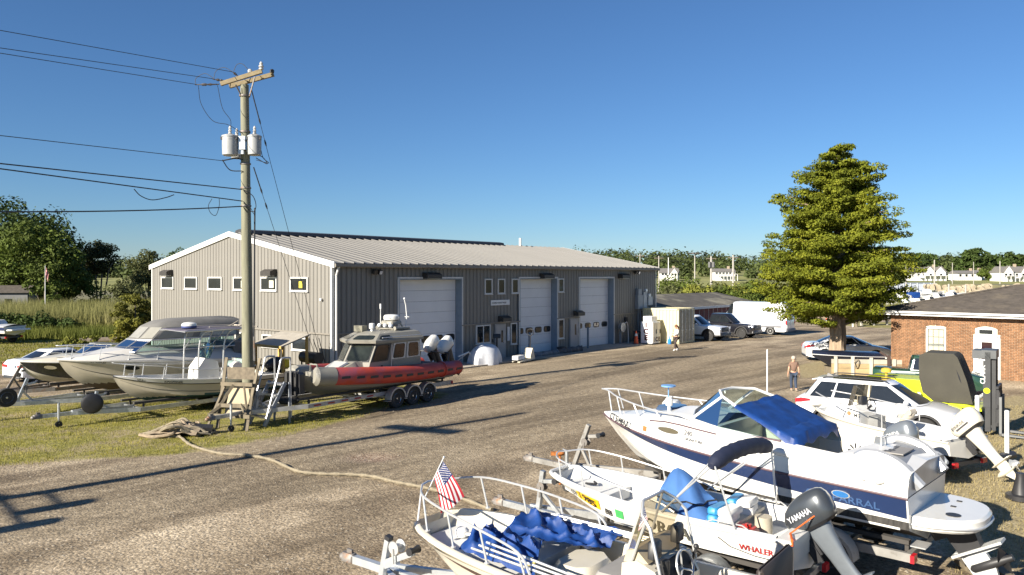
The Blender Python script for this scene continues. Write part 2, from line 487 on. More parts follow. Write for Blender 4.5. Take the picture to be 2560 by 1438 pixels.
# ==== WAREHOUSE
GABW = mat('tan_ribbed_steel', (.212, .200, .178), .5, var=.05, vs=.6, rnd=.09, dirt=(.175, .162, .140), ds=.8, dth=.6)
ROOFM = mat('grey_roof_steel', (.175, .168, .155), .42, .1, var=.06, vs=.5, rnd=.08, dirt=(.14, .133, .12), ds=.7, dth=.6)
TRIMW = mat('white_trim', (.62, .61, .58), .45, var=.05)
TRIMB = mat('tan_trim', (.22, .20, .17), .5, var=.06)
JAMB = mat('blue_grey_jamb', (.22, .27, .32), .5, var=.08)
DOORW = mat('white_overhead_door', (.72, .73, .74), .45, var=.04, vs=1, dirt=(.52, .53, .54), ds=1.2, dth=.64)
DOORG = mat('grey_steel_door', (.30, .295, .29), .5, var=.06)
CONC = mat('concrete_apron', (.34, .30, .25), .9, var=.12, vs=1.2, bmp=.2, bs=60, dirt=(.22, .19, .16), ds=.6, dth=.55)
BRONZE = mat('bronze_fixture', (.045, .04, .035), .5, var=.2)
GREYBOX = mat('grey_metal_box', (.27, .29, .31), .5, .2, var=.1)
WL, WW, EV, RD = 31.2, 18.25, 5.56, 7.30
WH = thing('warehouse', 'long tan ribbed metal boatyard building with three white overhead doors', 'building', (-8.65, 37.5, 0), math.atan2(.768, .64))
def wl(s, o, z): return (s, -o, z)          # long wall: along, out, up
def wg(s, o, z): return (-o, s, z)          # gable wall
def wbox(mb, fn, s0, s1, o0, o1, z0, z1, mi=0):
 t = MB().box(s0, s1, o0, o1, z0, z1)
 mb.add([fn(*p) for p in t.v], t.f, mi)
PITCH = .305
_strip = {}
def strip_mesh(z0a, z0b, z1a, z1b, p, key=None):
 """one ribbed cladding sheet: flat pan with a trapezoid rib on its far edge; tops may slope"""
 prof = [(0, .0), (p - .095, .0), (p - .085, .022), (p - .060, .022), (p - .058, -.09), (p - .014, -.09), (p - .012, .0), (p, .0)]
 mb = MB()
 lo, hi = [], []
 for x, o in prof:
  t = x / p
  lo.append((x, -o, lerp(z0a, z0b, t))); hi.append((x, -o, lerp(z1a, z1b, t)))
 mb.loft([lo, hi], closed=False, cap0=False, cap1=False)
 return mb.mesh('wall_panel', GABW, smooth=False)
openings = [(4.3, 8.97, 4.80), (14.28, 18.07, 4.80), (20.75, 24.98, 4.80)]   # overhead doors on the long wall
BELT = 2.20
n = int(WL / PITCH)
for i in range(n + 1):
 s0 = i * PITCH; p = min(PITCH, WL - s0)
 if p < .1: continue
 zb = BELT
 inside = [o for o in openings if o[0] - .12 < s0 + p / 2 < o[1] + .12]
 spans = [(0.0, BELT), (BELT, EV)]
 if inside: spans = [(inside[0][2], EV)]
 for z0, z1 in spans:
  key = (round(z0, 2), round(z1, 2), round(p, 3))
  if key not in _strip: _strip[key] = strip_mesh(z0, z0, z1, z1, p)
  link('wall_panel', _strip[key], WH, (s0, 0 if z0 > 0 else .02, 0))
def roofz(y): return EV + (RD - EV) * (1 - abs(y - WW / 2) / (WW / 2))
n = int(WW / PITCH)
for i in range(n + 1):
 s0 = i * PITCH; p = min(PITCH, WW - s0)
 if p < .1: continue
 me = strip_mesh(BELT, BELT, roofz(s0) - .02, roofz(s0 + p) - .02, p)
 key = ('g', round(p, 3))
 if key not in _strip: _strip[key] = strip_mesh(0, 0, BELT, BELT, p)
 for m_, off in ((me, 0), (_strip[key], .02)):
  o = link('wall_panel', m_, WH, (off, s0, 0)); o.rotation_euler = (0, 0, R(90)); o.scale = (1, -1, 1)
# rear walls and core so no light leaks through
mb = MB()
mb.box(.06, WL - .01, WW - .06, WW, 0, EV)
mb.prism([(0.04, 0), (WW - .04, 0), (WW - .04, EV - .02), (WW / 2, RD - .03), (.04, EV - .02)], 'x', WL - .06, WL)
obj('rear_wall', mb, GABW, WH, smooth=False)
mb = MB(); mb.box(.5, WL - .3, .9, WW - .3, .0, EV - .3)
obj('interior_core', mb, DARK, WH, smooth=False)
# roof panels with standing seams
RP = .612
slope_len = math.hypot(WW / 2 + .25, (RD - EV) * (WW / 2 + .25) / (WW / 2))
def roof_panel(p):
 prof = [(0, 0), (p - .12, 0), (p - .085, .07), (p - .035, .07), (p, 0)]
 ang = math.atan2(RD - EV, WW / 2)
 mb = MB()
 a, b = [], []
 for x, h in prof:
  a.append((x, -.25, EV - .25 * math.tan(ang) + .10 + h)); b.append((x, WW / 2, RD + .10 + h))
 mb.loft([a, b], closed=False, cap0=False, cap1=False)
 mb.add([a[1], a[2], a[3], a[4]], [(0, 1, 2, 3)])          # rib end
 ua = [(x, y, z - .02 - h) for (x, y, z), (_, h) in zip(a, prof)]
 return mb.mesh('roof_panel', ROOFM, smooth=False)
n = int(WL / RP) + 1
rpm = roof_panel(WL / n)
for i in range(n):
 link('roof_panel', rpm, WH, (i * WL / n, 0, 0))
 o = link('roof_panel', rpm, WH, ((i + 1) * WL / n, WW, 0)); o.rotation_euler = (0, 0, R(180))
ang = math.atan2(RD - EV, WW / 2)
# ridge vent (dark), gutter, rake trim, corner trims, belts, fascia
mb = MB(); mb.prism([(WW / 2 - .45, RD + .08), (WW / 2 - .38, RD + .26), (WW / 2, RD + .33), (WW / 2 + .38, RD + .26), (WW / 2 + .45, RD + .08)], 'x', .55, WL - 8.2)
obj('ridge_cap', mb, mat('dark_ridge_cap', (.05, .05, .052), .5), WH, smooth=False)
mb = MB(); mb.prism([(-.36, EV - .10), (-.36, EV + .03), (-.24, EV + .03), (-.22, EV - .13), (-.30, EV - .15)], 'x', -.05, WL + .05)
obj('gutter', mb, TRIMB, WH, smooth=False)
mb = MB(); mb.cyl(wl(.18, .30, EV - .1), wl(.18, .09, EV - .55), .055, n=8); mb.cyl(wl(.18, .09, EV - .5), wl(.18, .09, .15), .055, n=8)
obj('downspout', mb, TRIMW, WH)
for x0, x1 in ((-.10, -.02), (WL + .02, WL + .10)):
 for sgn in (0, 1):
  y0, y1 = (-.28, WW / 2) if not sgn else (WW / 2, WW + .28)
  z0 = EV - .28 * math.tan(ang); z1 = RD
  za, zb = (z0, z1) if not sgn else (z1, z0)
  mb = MB(); mb.loft([[(x0, y0, za - .12), (x1, y0, za - .12), (x1, y0, za + .17), (x0, y0, za + .17)], [(x0, y1, zb - .12), (x1, y1, zb - .12), (x1, y1, zb + .17), (x0, y1, zb + .17)]])
  obj('rake_trim', mb, TRIMW, WH, smooth=False)
for fn, a, b in ((wl, -.03, .09), (wg, -.045, .09), (wg, WW - .09, WW + .03), (wl, WL - .1, WL + .02)):
 mb = MB(); wbox(mb, fn, a, b, .036, .05, 0, EV); obj('corner_trim', mb, TRIMW, WH, smooth=False)
for fn, a, b in ((wg, .1, WW - .1), (wl, .1, 4.2), (wl, 9.0, 14.26), (wl, 18.1, 20.72), (wl, 25.0, WL - .12)):
 mb = MB(); wbox(mb, fn, a, b, -.01, .075, BELT - .05, BELT + .02); obj('belt_trim', mb, TRIMB, WH, smooth=False)
def window(fn, s0, s1, z0, z1, mullion=False, parent=WH, fr=.07, dep=.075, m=TRIMW):
 mb = MB()
 wbox(mb, fn, s0, s1, 0, dep, z0, z0 + fr); wbox(mb, fn, s0, s1, 0, dep, z1 - fr, z1)
 wbox(mb, fn, s0, s0 + fr, 0, dep, z0 + fr, z1 - fr); wbox(mb, fn, s1 - fr, s1, 0, dep, z0 + fr, z1 - fr)
 wbox(mb, fn, s0 - .03, s1 + .03, 0, dep + .03, z0 - .035, z0)
 if mullion: wbox(mb, fn, (s0 + s1) / 2 - .03, (s0 + s1) / 2 + .03, 0, dep - .01, z0 + fr, z1 - fr)
 f = obj('window', mb, m, parent, smooth=False)
 mb = MB(); wbox(mb, fn, s0 + fr * .6, s1 - fr * .6, .030, .042, z0 + fr * .6, z1 - fr * .6)
 obj('pane', mb, WINGLASS, f, smooth=False)
 return f
gw = [window(wg, a, b, 4.22, 4.94) for a, b in ((15.45, 16.98), (12.65, 14.12), (9.92, 11.42), (7.25, 8.72), (4.56, 6.03), (1.87, 3.37))]
for a, b in ((9.85, 11.3), (7.3, 8.52), (4.1, 5.9), (1.8, 3.22)): window(wg, a, b, 1.26, 1.92)
mb = MB(); wbox(mb, wg, 2.35, 2.62, .043, .05, 4.40, 4.72); obj('yellow_note', mb, mat('yellow_paper', (.75, .62, .05), .7), gw[5], smooth=False)
mb = MB(); wbox(mb, wg, 4.85, 5.25, .043, .05, 4.38, 4.76); obj('pale_sheet', mb, mat('pale_paper', (.62, .60, .48), .7), gw[4], smooth=False)
mb = MB(); wbox(mb, wg, 7.35, 7.95, .043, .05, 4.36, 4.74); obj('pale_sheet', mb, mat('pale_paper', (.6, .6, .5), .7), gw[3], smooth=False)
for a, b in ((10.95, 11.62), (12.13, 12.79), (13.44, 14.08), (18.23, 18.85)): window(wl, a, b, 3.92, 4.83)
window(wl, 10.2, 11.46, 1.03, 2.12, True); window(wl, 13.34, 13.94, .80, 2.12); window(wl, 18.22, 18.87, .84, 2.15)
# overhead doors, set back in their openings
def overhead_door(s0, s1, zt, wins, zwin):
 rec = .42
 d = thing_part('overhead_door', WH)
 ns = 8; hgt = (zt - .02) / ns
 for k in range(ns):
  mb = MB()
  z0 = .02 + k * hgt; z1 = z0 + hgt - .012
  wbox(mb, wl, s0 + .02, s1 - .02, -rec - .05, -rec, z0, z1)
  wbox(mb, wl, s0 + .08, s1 - .08, -rec, -rec + .012, z0 + .07, z0 + hgt * .46)
  wbox(mb, wl, s0 + .08, s1 - .08, -rec, -rec + .012, z0 + hgt * .54, z1 - .07)
  obj('door_panel', mb, DOORW, d, smooth=False)
 for k in range(wins):
  c = s0 + (k + .5) * (s1 - s0) / wins
  def oval(w, h, o):
   return [wl(c + w * math.copysign(abs(math.cos(a)) ** .45, math.cos(a)), o, zwin + h * math.copysign(abs(math.sin(a)) ** .45, math.sin(a))) for a in [i * math.pi / 10 for i in range(20)]]
  mb = MB(); mb.loft([oval(.36, .20, -rec), oval(.35, .19, -rec + .035)])
  obj('door_window', mb, BLACK, d)
  mb = MB(); mb.loft([oval(.29, .14, -rec + .02), oval(.285, .135, -rec + .04)])
  obj('door_window', mb, WINGLASS, d)
 j = MB()
 wbox(j, wl, s1, s1 + .05, -rec - .05, .05, 0, zt); wbox(j, wl, s0 - .05, s0, -rec - .05, .05, 0, zt); wbox(j, wl, s0 - .05, s1 + .05, -rec - .05, .05, zt, zt + .06)
 obj('door_jamb', j, JAMB, WH, smooth=False)
 j = MB()
 wbox(j, wl, s1 + .05, s1 + .13, .0, .06, 0, zt + .14); wbox(j, wl, s0 - .13, s0 - .05, 0, .06, 0, zt + .14); wbox(j, wl, s0 - .05, s1 + .05, 0, .06, zt + .06, zt + .14)
 obj('door_trim', j, TRIMW, WH, smooth=False)
 j = MB(); wbox(j, wl, s0 - .2, s1 + .2, -.9, -rec - .06, .0, zt + .3); obj('door_backing', j, DARK, WH, smooth=False)
def thing_part(name, parent):
 o = link(name, None, parent); o.empty_display_size = .1
 return o
for (a, b, z), w in zip(openings, (5, 4, 4)):
 overhead_door(a, b, z, w, 1.52)
# entry doors
def entry_door(s0, s1, hinge):
 mb = MB()
 wbox(mb, wl, s0, s1, 0, .06, 0, 2.12)
 fr = obj('door_frame', mb, DOORG, WH, smooth=False)
 mb = MB(); wbox(mb, wl, s0 + .07, s1 - .07, .06, .085, .03, 2.05)
 d = obj('entry_door', mb, mat('grey_door_leaf', (.36, .35, .34), .5, var=.05), WH, smooth=False)
 mb = MB(); wbox(mb, wl, s0 + .55, s0 + .70, .085, .092, 1.0, 1.72); obj('vision_pane', mb, WINGLASS, d, smooth=False)
 mb = MB(); wbox(mb, wl, s1 - .2, s1 - .15, .085, .14, .95, 1.12); obj('door_handle', mb, STEEL, d, smooth=False)
entry_door(11.86, 12.86, 0); entry_door(19.52, 20.55, 0)
mb = MB(); wbox(mb, wl, 13.02, 13.24, .036, .05, 1.05, 1.9); obj('posted_notice', mb, mat('paper_notice', (.62, .63, .64), .6), WH, smooth=False)
# sign over the entry
mb = MB(); wbox(mb, wl, 11.5, 13.2, .036, .075, 3.24, 3.55)
sg = obj('sign_board', mb, mat('white_sign', (.74, .74, .72), .5), WH, smooth=False)
text('sign_lettering', 'STONINGTON BOAT WORKS', .135, wl(11.57, .078, 3.34), (1, 0, 0), (0, 0, 1), TEXTBLACK, sg, sx=.72)
# wall packs, floodlights, utility gear
def wall_pack(fn, s, z, w=.75):
 mb = MB()
 t = [(0, .17), (.16, .17), (.42, .05), (.42, -.17), (0, -.17)]
 mb.loft([[fn(s - w / 2, o, z + h) for o, h in t], [fn(s + w / 2, o, z + h) for o, h in t]])
 f = obj('wall_light', mb, BRONZE, WH, smooth=False)
 mb = MB(); wbox(mb, fn, s - w * .42, s + w * .42, .08, .36, z - .19, z - .172)
 obj('light_lens', mb, CLEARL, f, smooth=False)
wall_pack(wl, 6.5, 5.02, 1.1); wall_pack(wl, 16.8, 5.0, 1.1); wall_pack(wl, 26.2, 5.0, 1.1); wall_pack(wl, 12.6, 2.42, .8); wall_pack(wl, 20.4, 2.47, .8)
wall_pack(wg, 16.05, 5.2, .9); wall_pack(wg, 5.05, 5.18, .9)
def flood(s, z):
 mb = MB(); wbox(mb, wl, s - .07, s + .07, .03, .12, z - .08, z + .08)
 for d in (-.16, .16):
  mb.obox(wl(s + d, .22, z), (.2, .2, .22), (R(20), 0, 0))
 f = obj('flood_light', mb, BRONZE, WH, smooth=False)
 mb = MB(); mb.obox(wl(s + .16, .33, z - .04), (.16, .02, .17), (R(20), 0, 0)); obj('light_lens', mb, CLEARL, f, smooth=False)
flood(2.62, 5.2); flood(28.0, 5.27)
mb = MB(); wbox(mb, wl, 28.0, 28.75, .04, .32, 2.5, 3.55); wbox(mb, wl, 28.1, 28.6, .04, .28, 3.56, 4.0)
eb = obj('electric_box', mb, GREYBOX, WH, smooth=False)
mb = MB(); wbox(mb, wl, 28.85, 29.35, .04, .3, 2.35, 3.75); wbox(mb, wl, 29.45, 30.1, .04, .36, 2.75, 3.4)
obj('electric_box', mb, mat('pale_metal_box', (.42, .44, .45), .5, .2), WH, smooth=False)
mb = MB(); mb.cyl(wl(29.6, .3, 3.5), wl(29.6, .42, 3.5), .14, n=12); mb.cyl(wl(29.1, .3, 3.9), wl(29.1, .42, 3.9), .12, n=12); obj('electric_meter', mb, CLEARL, WH)
mb = MB()
for s in (28.3, 28.6, 29.0): mb.cyl(wl(s, .14, 2.5), wl(s, .14, .1), .05, n=8)
for s in (30.4, 30.7): mb.cyl(wl(s, .1, 3.2), wl(s, .1, .1), .05, n=8)
obj('conduit', mb, GREYBOX, WH)
mb = MB(); mb.cyl(wl(26.6, .1, 1.95), wl(26.6, .1, 1.65), .13, n=10); mb.sphere(wl(26.6, .12, 1.6), .11); obj('yard_light', mb, BRONZE, WH)
mb = MB(); mb.cyl(wg(.75, .04, 3.85), wg(.75, .14, 3.85), .07, n=8); obj('camera_dome', mb, TRIMW, WH)
mb = MB(); mb.cyl((20.5, 4.5, 6.2), (20.5, 4.5, 6.95), .09, n=8)
mb = MB(); mb.cyl((25.5, WW / 2, RD), (25.5, WW / 2, RD + .75), .1, n=8); obj('vent_pipe', mb, TRIMW, WH)
# concrete strip along the long wall
M_WH = Matrix.Translation((-8.65, 37.5, 0)) @ Matrix.Rotation(math.atan2(.768, .64), 4, 'Z')
def whp(s, o, z=0): return M_WH @ Vector((s, -o, z))
mb = MB()
a = [whp(s, o, .05) for s, o in ((0, -.03), (0, 1.7), (31.5, 1.55), (31.5, -.03))]
cells = MB()
for k in range(8):
 s0, s1 = 31.5 * k / 8 + .015, 31.5 * (k + 1) / 8 - .015
 t = MB().box(s0, s1, -1.75, .38, -.1, .055 + .004 * (k % 3))
 cells = MB(); cells.add([M_WH @ Vector(p) for p in t.v], t.f)
 obj('concrete_apron', cells, CONC, smooth=False, kind='structure')
# ==== UTILITY POLE, TRANSFORMERS, WIRES
POLEW = mat('pole_wood', (.20, .195, .135), .85, var=.22, vs=6, bmp=.35, bs=16, stretch=(1, 1, .12), dirt=(.12, .115, .08), ds=5, dth=.54)
XARM = mat('crossarm_wood', (.22, .175, .10), .85, var=.2, vs=6, bmp=.3, bs=16, dirt=(.2, .15, .1), ds=4)
CANM = mat('transformer_grey', (.34, .35, .35), .45, var=.08, dirt=(.24, .24, .23), ds=4, dth=.55)
PORC = mat('porcelain', (.45, .44, .42), .25, var=.1)
CABLE = mat('black_cable', (.015, .017, .022), .5, var=0)
PB = Vector((-9.94, 29.4, 0))
lean = Vector((-.14, 0, 12.2))
UP = thing('utility_pole', 'weathered wooden utility pole with crossarms and three grey transformers', 'utility pole', PB)
mb = MB(); mb.tube([(0, 0, -.2), lean * .35, lean * .7, lean], [.215, .195, .17, .15], 16)
obj('pole', mb, POLEW, UP)
def lp(u, v, dy=0.0):
 """place on the pole's plane, local to the pole"""
 return P(u, v, PB.y + dy) - PB
arms = ((lp(545, 214, -.15), lp(686, 184, -.15)), (lp(574, 216, .25), lp(655, 177, .25)))
a1 = MB(); a1.beam(lp(552, 210, -.22), lp(655, 178, -.22), .12, .15); obj('crossarm', a1, XARM, UP, smooth=False)
a1 = MB(); a1.beam(lp(574, 216, .22), lp(684, 186, .22), .12, .15); obj('crossarm', a1, XARM, UP, smooth=False)
mb = MB(); mb.beam(lp(589, 212, -.3), lp(604, 240, -.16), .03, .05); mb.beam(lp(637, 192, -.3), lp(624, 240, -.16), .03, .05); obj('arm_brace', mb, RUSTY, UP, smooth=False)
for u, v, dy in ((653, 176, -.2), (625, 182, -.22), (680, 182, .2)):
 c = lp(u, v, dy); mb = MB()
 if u == 653:
  mb.lathe([(.02, 0), (.09, .03), (.09, .07), (.05, .09), (.10, .13), (.09, .17), (.05, .2), (.07, .25), (.03, .32)], c, n=10)
  obj('insulator', mb, PORC, UP)
 else:
  mb.lathe([(.08, 0), (.09, .08), (.05, .13)], c, n=8); obj('insulator', mb, BLACK if u > 660 else PORC, UP)
ends = [(488, 212), (532, 198), (582, 180)]
tips = [(548, 211), (566, 203), (594, 190)]
for (u, v), (u2, v2) in zip(ends, tips):
 mb = MB(); p, q = lp(u, v, -.22), lp(u2, v2, -.22)
 d = q - p
 mb.tube([p, p + d * .25, p + d * .3, p + d * .45, p + d * .5, p + d * .65, p + d * .7, q], [.02, .02, .05, .05, .025, .05, .03, .02], 8)
 obj('strain_insulator', mb, mat('dark_polymer', (.05, .045, .045), .4), UP)
def can(u0, u1, v0, v1, dy):
 c = lp((u0 + u1) / 2, v1, dy); r = (u1 - u0) / 2 / FPX * (PB.y + dy); h = (v1 - v0) / FPX * (PB.y + dy)
 mb = MB(); mb.lathe([(r * .8, 0), (r * .96, .03), (r, h * .5), (r, h - .06), (r * 1.06, h - .05), (r * 1.06, h), (r * .6, h + .05), (.03, h + .07)], c, n=18)
 t = obj('transformer', mb, CANM, UP)
 mb = MB(); mb.lathe([(.05, 0), (.075, .05), (.045, .09), (.07, .14), (.04, .19), (.06, .24), (.02, .32)], c + Vector((0, 0, h + .05)), n=8); obj('bushing', mb, PORC, t)
 for k in (-1, 1): mb = MB(); mb.obox(c + Vector((r * .9 * k, -r * .35, h * .86)), (.09, .12, .1)); obj('lifting_lug', mb, BLACK, t, smooth=False)
 return t
can(556, 594, 340, 390, -.35); can(578, 606, 345, 397, .55); can(620, 653, 340, 389, -.25)
mb = MB()
mb.beam(lp(590, 352, -.1), lp(630, 352, -.1), .08, .06); mb.beam(lp(590, 378, -.1), lp(630, 378, -.1), .08, .06); mb.obox(lp(606, 358, -.3), (.25, .2, .5)); mb.obox(lp(604, 376, -.25), (.2, .2, .3))
obj('mounting_bracket', mb, GALV, UP, smooth=False)
def curve(pts, k=8):
 """smooth polyline through points (catmull-rom)"""
 pts = [Vector(p) for p in pts]
 pp = [pts[0] * 2 - pts[1]] + pts + [pts[-1] * 2 - pts[-2]]
 out = []
 for i in range(1, len(pp) - 2):
  p0, p1, p2, p3 = pp[i - 1:i + 3]
  for j in range(k):
   t = j / k
   out.append(.5 * ((2 * p1) + (p2 - p0) * t + (2 * p0 - 5 * p1 + 4 * p2 - p3) * t * t + (3 * p1 - p0 - 3 * p2 + p3) * t ** 3))
 return out + [pts[-1]]
def lead(pix, dy=-.25, r=.011):
 mb = MB(); mb.tube(curve([lp(u, v, dy) for u, v in pix]), r, 5); obj('jumper_lead', mb, CABLE, UP)
lead([(489, 211), (490, 196), (512, 184), (534, 196)]); lead([(534, 198), (540, 178), (560, 169), (582, 180)]); lead([(584, 178), (592, 162), (606, 160), (620, 174)])
lead([(496, 214), (503, 260), (532, 302), (570, 312), (600, 330)]); lead([(544, 214), (556, 270), (576, 300), (576, 322)])
lead([(556, 400), (575, 425), (606, 428)], -.2, .02); lead([(556, 402), (590, 396), (606, 400)], -.2, .025); lead([(640, 395), (668, 410), (655, 392), (634, 388)], -.2, .015); lead([(652, 372), (658, 395), (672, 408), (640, 400)], -.2, .012)
lead([(608, 474), (632, 490), (640, 515), (632, 530), (610, 515)], -.22, .016); lead([(609, 508), (626, 520), (634, 535)], -.22, .012)
mb = MB(); mb.tube([lp(637, 520, -.12), lp(636, 700, -.12), lp(634, 900, -.12)], .03, 6); obj('ground_conduit', mb, CABLE, UP)
for v in (240, 330, 410, 470, 515):
 mb = MB(); c = lp(620, v, 0); rr = .2
 c = lean * (c.z / lean.z); mb.lathe([(rr - .01, -.03), (rr, -.03), (rr, .03), (rr - .01, .03)], c, n=14); obj('pole_band', mb, RUSTY, UP)
# a second pole of the same line stands left of the view; its shadow crosses the yard
SB = Vector((-19.9, 9.75, 0))
SP = thing('utility_pole', 'wooden utility pole whose long shadow crosses the yard', 'utility pole', SB)
mb = MB(); mb.tube([(0, 0, -.2), (0, 0, 12.6)], [.21, .15], 12); obj('pole', mb, POLEW, SP)
mb = MB(); pd_ = Vector((.92, -.39, 0)); mb.beam(Vector((0, 0, 10.5)) - pd_ * 1.3, Vector((0, 0, 10.5)) + pd_ * 1.3, .35, .3); obj('crossarm', mb, XARM, SP, smooth=False)
mb = MB(); mb.beam(Vector((0, 0, 5.2)) - pd_ * .9, Vector((0, 0, 5.2)), .2, .2); obj('crossarm', mb, XARM, SP, smooth=False)
for k, (dx, zz) in enumerate(((1.5, 5.3), (2.6, 4.9))):
 mb = MB(); c = Vector((dx * .678, -dx * .735, zz)); mb.lathe([(.2, 0), (.25, .05), (.25, .5), (.2, .55)], c, n=14); t = obj('transformer', mb, CANM, SP)
 mb = MB(); mb.beam(c + Vector((0, 0, .3)), (0, 0, zz + .3), .05, .08); obj('mounting_bracket', mb, GALV, SP, smooth=False)
# line wires, each its own thing, running left to the next pole
def wire(name, label, u0, v0, u1, v1, r, dy=-.2, sag=.0, group='overhead wires'):
 a = P(u1, v1, PB.y + dy)
 b = P(u0, v0, 21.85)
 far = b + (b - a) * .9
 far.z = b.z + (b.z - a.z) * .9 + .3
 pts = []
 for i in range(17):
  t = i / 16
  p = a.lerp(far, t)
  tb = .5263
  pts.append(p + Vector((0, 0, sag * ((t - tb) ** 2 - tb ** 2 * (1 - t)) if False else -sag * 4 * t * (1 - t))))
 mb = MB(); mb.tube(pts, r, 5)
 return obj(name, mb, CABLE, None, label=label, cat='power line', group=group)
wire('power_line', 'thin overhead wire, topmost of all, reaching the crossarm tip', 0, 90, 582, 180, .011)
wire('power_line', 'thin overhead wire, second from top, ending at the middle crossarm insulator', 0, 134, 532, 197, .011)
wire('power_line', 'thin overhead wire, third from top, ending at the outermost crossarm insulator', 0, 147, 489, 211, .011)
wire('power_line', 'thin single overhead wire meeting the pole just below the transformers', 0, 353, 556, 402, .012, group=None)
w1 = wire('telephone_cable', 'thick black cable, uppermost of three below the transformers', 0, 423, 606, 474, .02, group='thick cables low on the pole')
w2 = wire('telephone_cable', 'thick black cable with a drooping splice loop, middle of three', 0, 436, 606, 503, .02, group='thick cables low on the pole')
w3 = wire('telephone_cable', 'thick black cable, lowest of three, running level past the trees', 0, 524, 606, 516, .022, sag=.22, group='thick cables low on the pole')
def onw(u, v, t): return P(u, v, lerp(29.2, 21.85, t))
mb = MB(); mb.tube(curve([onw(335, 473, .45), onw(352, 490, .42), onw(380, 500, .38), onw(415, 494, .32), onw(435, 487, .29)]), .016, 5); obj('splice_loop', mb, CABLE, w2)
mb = MB(); mb.tube(curve([onw(530, 497, .13), onw(521, 515, .14), onw(527, 533, .13), onw(540, 538, .12), onw(548, 515, .1), onw(548, 497, .1)]), .011, 5); obj('splice_loop', mb, CABLE, w2)
# guy wires to the ground behind the pole
def guy(label, u0, v0, u1, v1, end):
 a = P(u0, v0, PB.y - .05); b = Vector(end)
 mb = MB(); mb.tube([a, b], .010, 5)
 o = obj('guy_wire', mb, CABLE, None, label=label, cat='guy wire', group='guy wires of the pole')
 mb = MB(); d = (b - a).normalized()
 for t in (0.12, .2):
  p = a + (b - a) * t
  mb.tube([p - d * .12, p, p + d * .12], [.02, .035, .02], 6)
 mb.tube([a, a + (b - a) * .12], .022, 6)
 obj('strain_insulator', mb, BLACK, o)
def guy_end(u, v, Y): return P(u, v, Y)
guy('long guy wire from the top of the utility pole, outermost of two', 627, 218, 724, 588, guy_end(800, 880, 31.5))
guy('shorter guy wire leaving the utility pole under the transformers', 634, 418, 692, 588, guy_end(785, 880, 31.2))
# ==== GENERIC BUILDERS: wheels, cars, hulls, motors, trailers
_WC = {}
def wheel(parent, loc, r, w, rim_r, side=1, style='alloy', rimmat=None, tyremat=None):
 """a wheel on the y axis; outer face towards side*y"""
 rimmat = rimmat or CHROME
 key = ('t', r, w, rim_r)
 if key not in _WC:
  h = w / 2
  mb = MB(); mb.lathe([(rim_r * .98, -h * .7), (rim_r * 1.04, -h * .92), (r * .93, -h), (r * .985, -h * .82), (r, -h * .4), (r, h * .4), (r * .985, h * .82), (r * .93, h), (rim_r * 1.04, h * .92), (rim_r * .98, h * .7)], axis='y', n=26)
  _WC[key] = mb.mesh('wheel', tyremat or RUBBER)
 t = link('wheel', _WC[key], parent, loc)
 if side < 0: t.rotation_euler = (0, 0, math.pi)
 key2 = ('r', style, rim_r, w, rimmat.name)
 if key2 not in _WC:
  h = w / 2
  mb = MB(); mb.lathe([(rim_r * .9, -h * .6), (rim_r, -h * .75), (rim_r * 1.02, h * .72), (rim_r * .95, h * .80), (rim_r * .9, h * .66), (rim_r * .86, h * .1)], axis='y', n=24)
  mb.lathe([(.01, h * .05), (rim_r * .88, h * .05), (rim_r * .88, h * .02), (.01, h * .02)], axis='y', n=20, mi=1)
  ns = {'alloy': 5, 'ten': 10, 'steel': 6, 'plain': 0}[style]
  for k in range(ns):
   a = 2 * math.pi * k / ns
   d = Vector((math.cos(a), 0, math.sin(a))); q = Vector((-math.sin(a), 0, math.cos(a)))
   ww = rim_r * {'alloy': .17, 'ten': .075, 'steel': .26}[style]
   o = Vector((0, h * .62, 0))
   vs = [d * rim_r * .12 + q * ww * .9 + o, d * rim_r * .12 - q * ww * .9 + o, d * rim_r * .92 - q * ww * 1.25 + o, d * rim_r * .92 + q * ww * 1.25 + o]
   vs += [v - Vector((0, h * .4, 0)) for v in vs]
   mb.add(vs, [(0, 1, 2, 3), (0, 4, 5, 1), (1, 5, 6, 2), (2, 6, 7, 3), (3, 7, 4, 0)])
  if style == 'plain': mb.lathe([(.01, h * .4), (rim_r * .5, h * .42), (rim_r * .9, h * .65), (rim_r * .9, h * .5), (.01, h * .3)], axis='y', n=20)
  mb.lathe([(.01, h * .75), (rim_r * .16, h * .74), (rim_r * .22, h * .6), (rim_r * .22, h * .2), (.01, h * .2)], axis='y', n=12)
  _WC[key2] = mb.mesh('rim', [rimmat, DARK])
 link('rim', _WC[key2], t)
 return t
def smoothstep(a, b, x):
 t = max(0, min(1, (x - a) / (b - a))); return t * t * (3 - 2 * t)
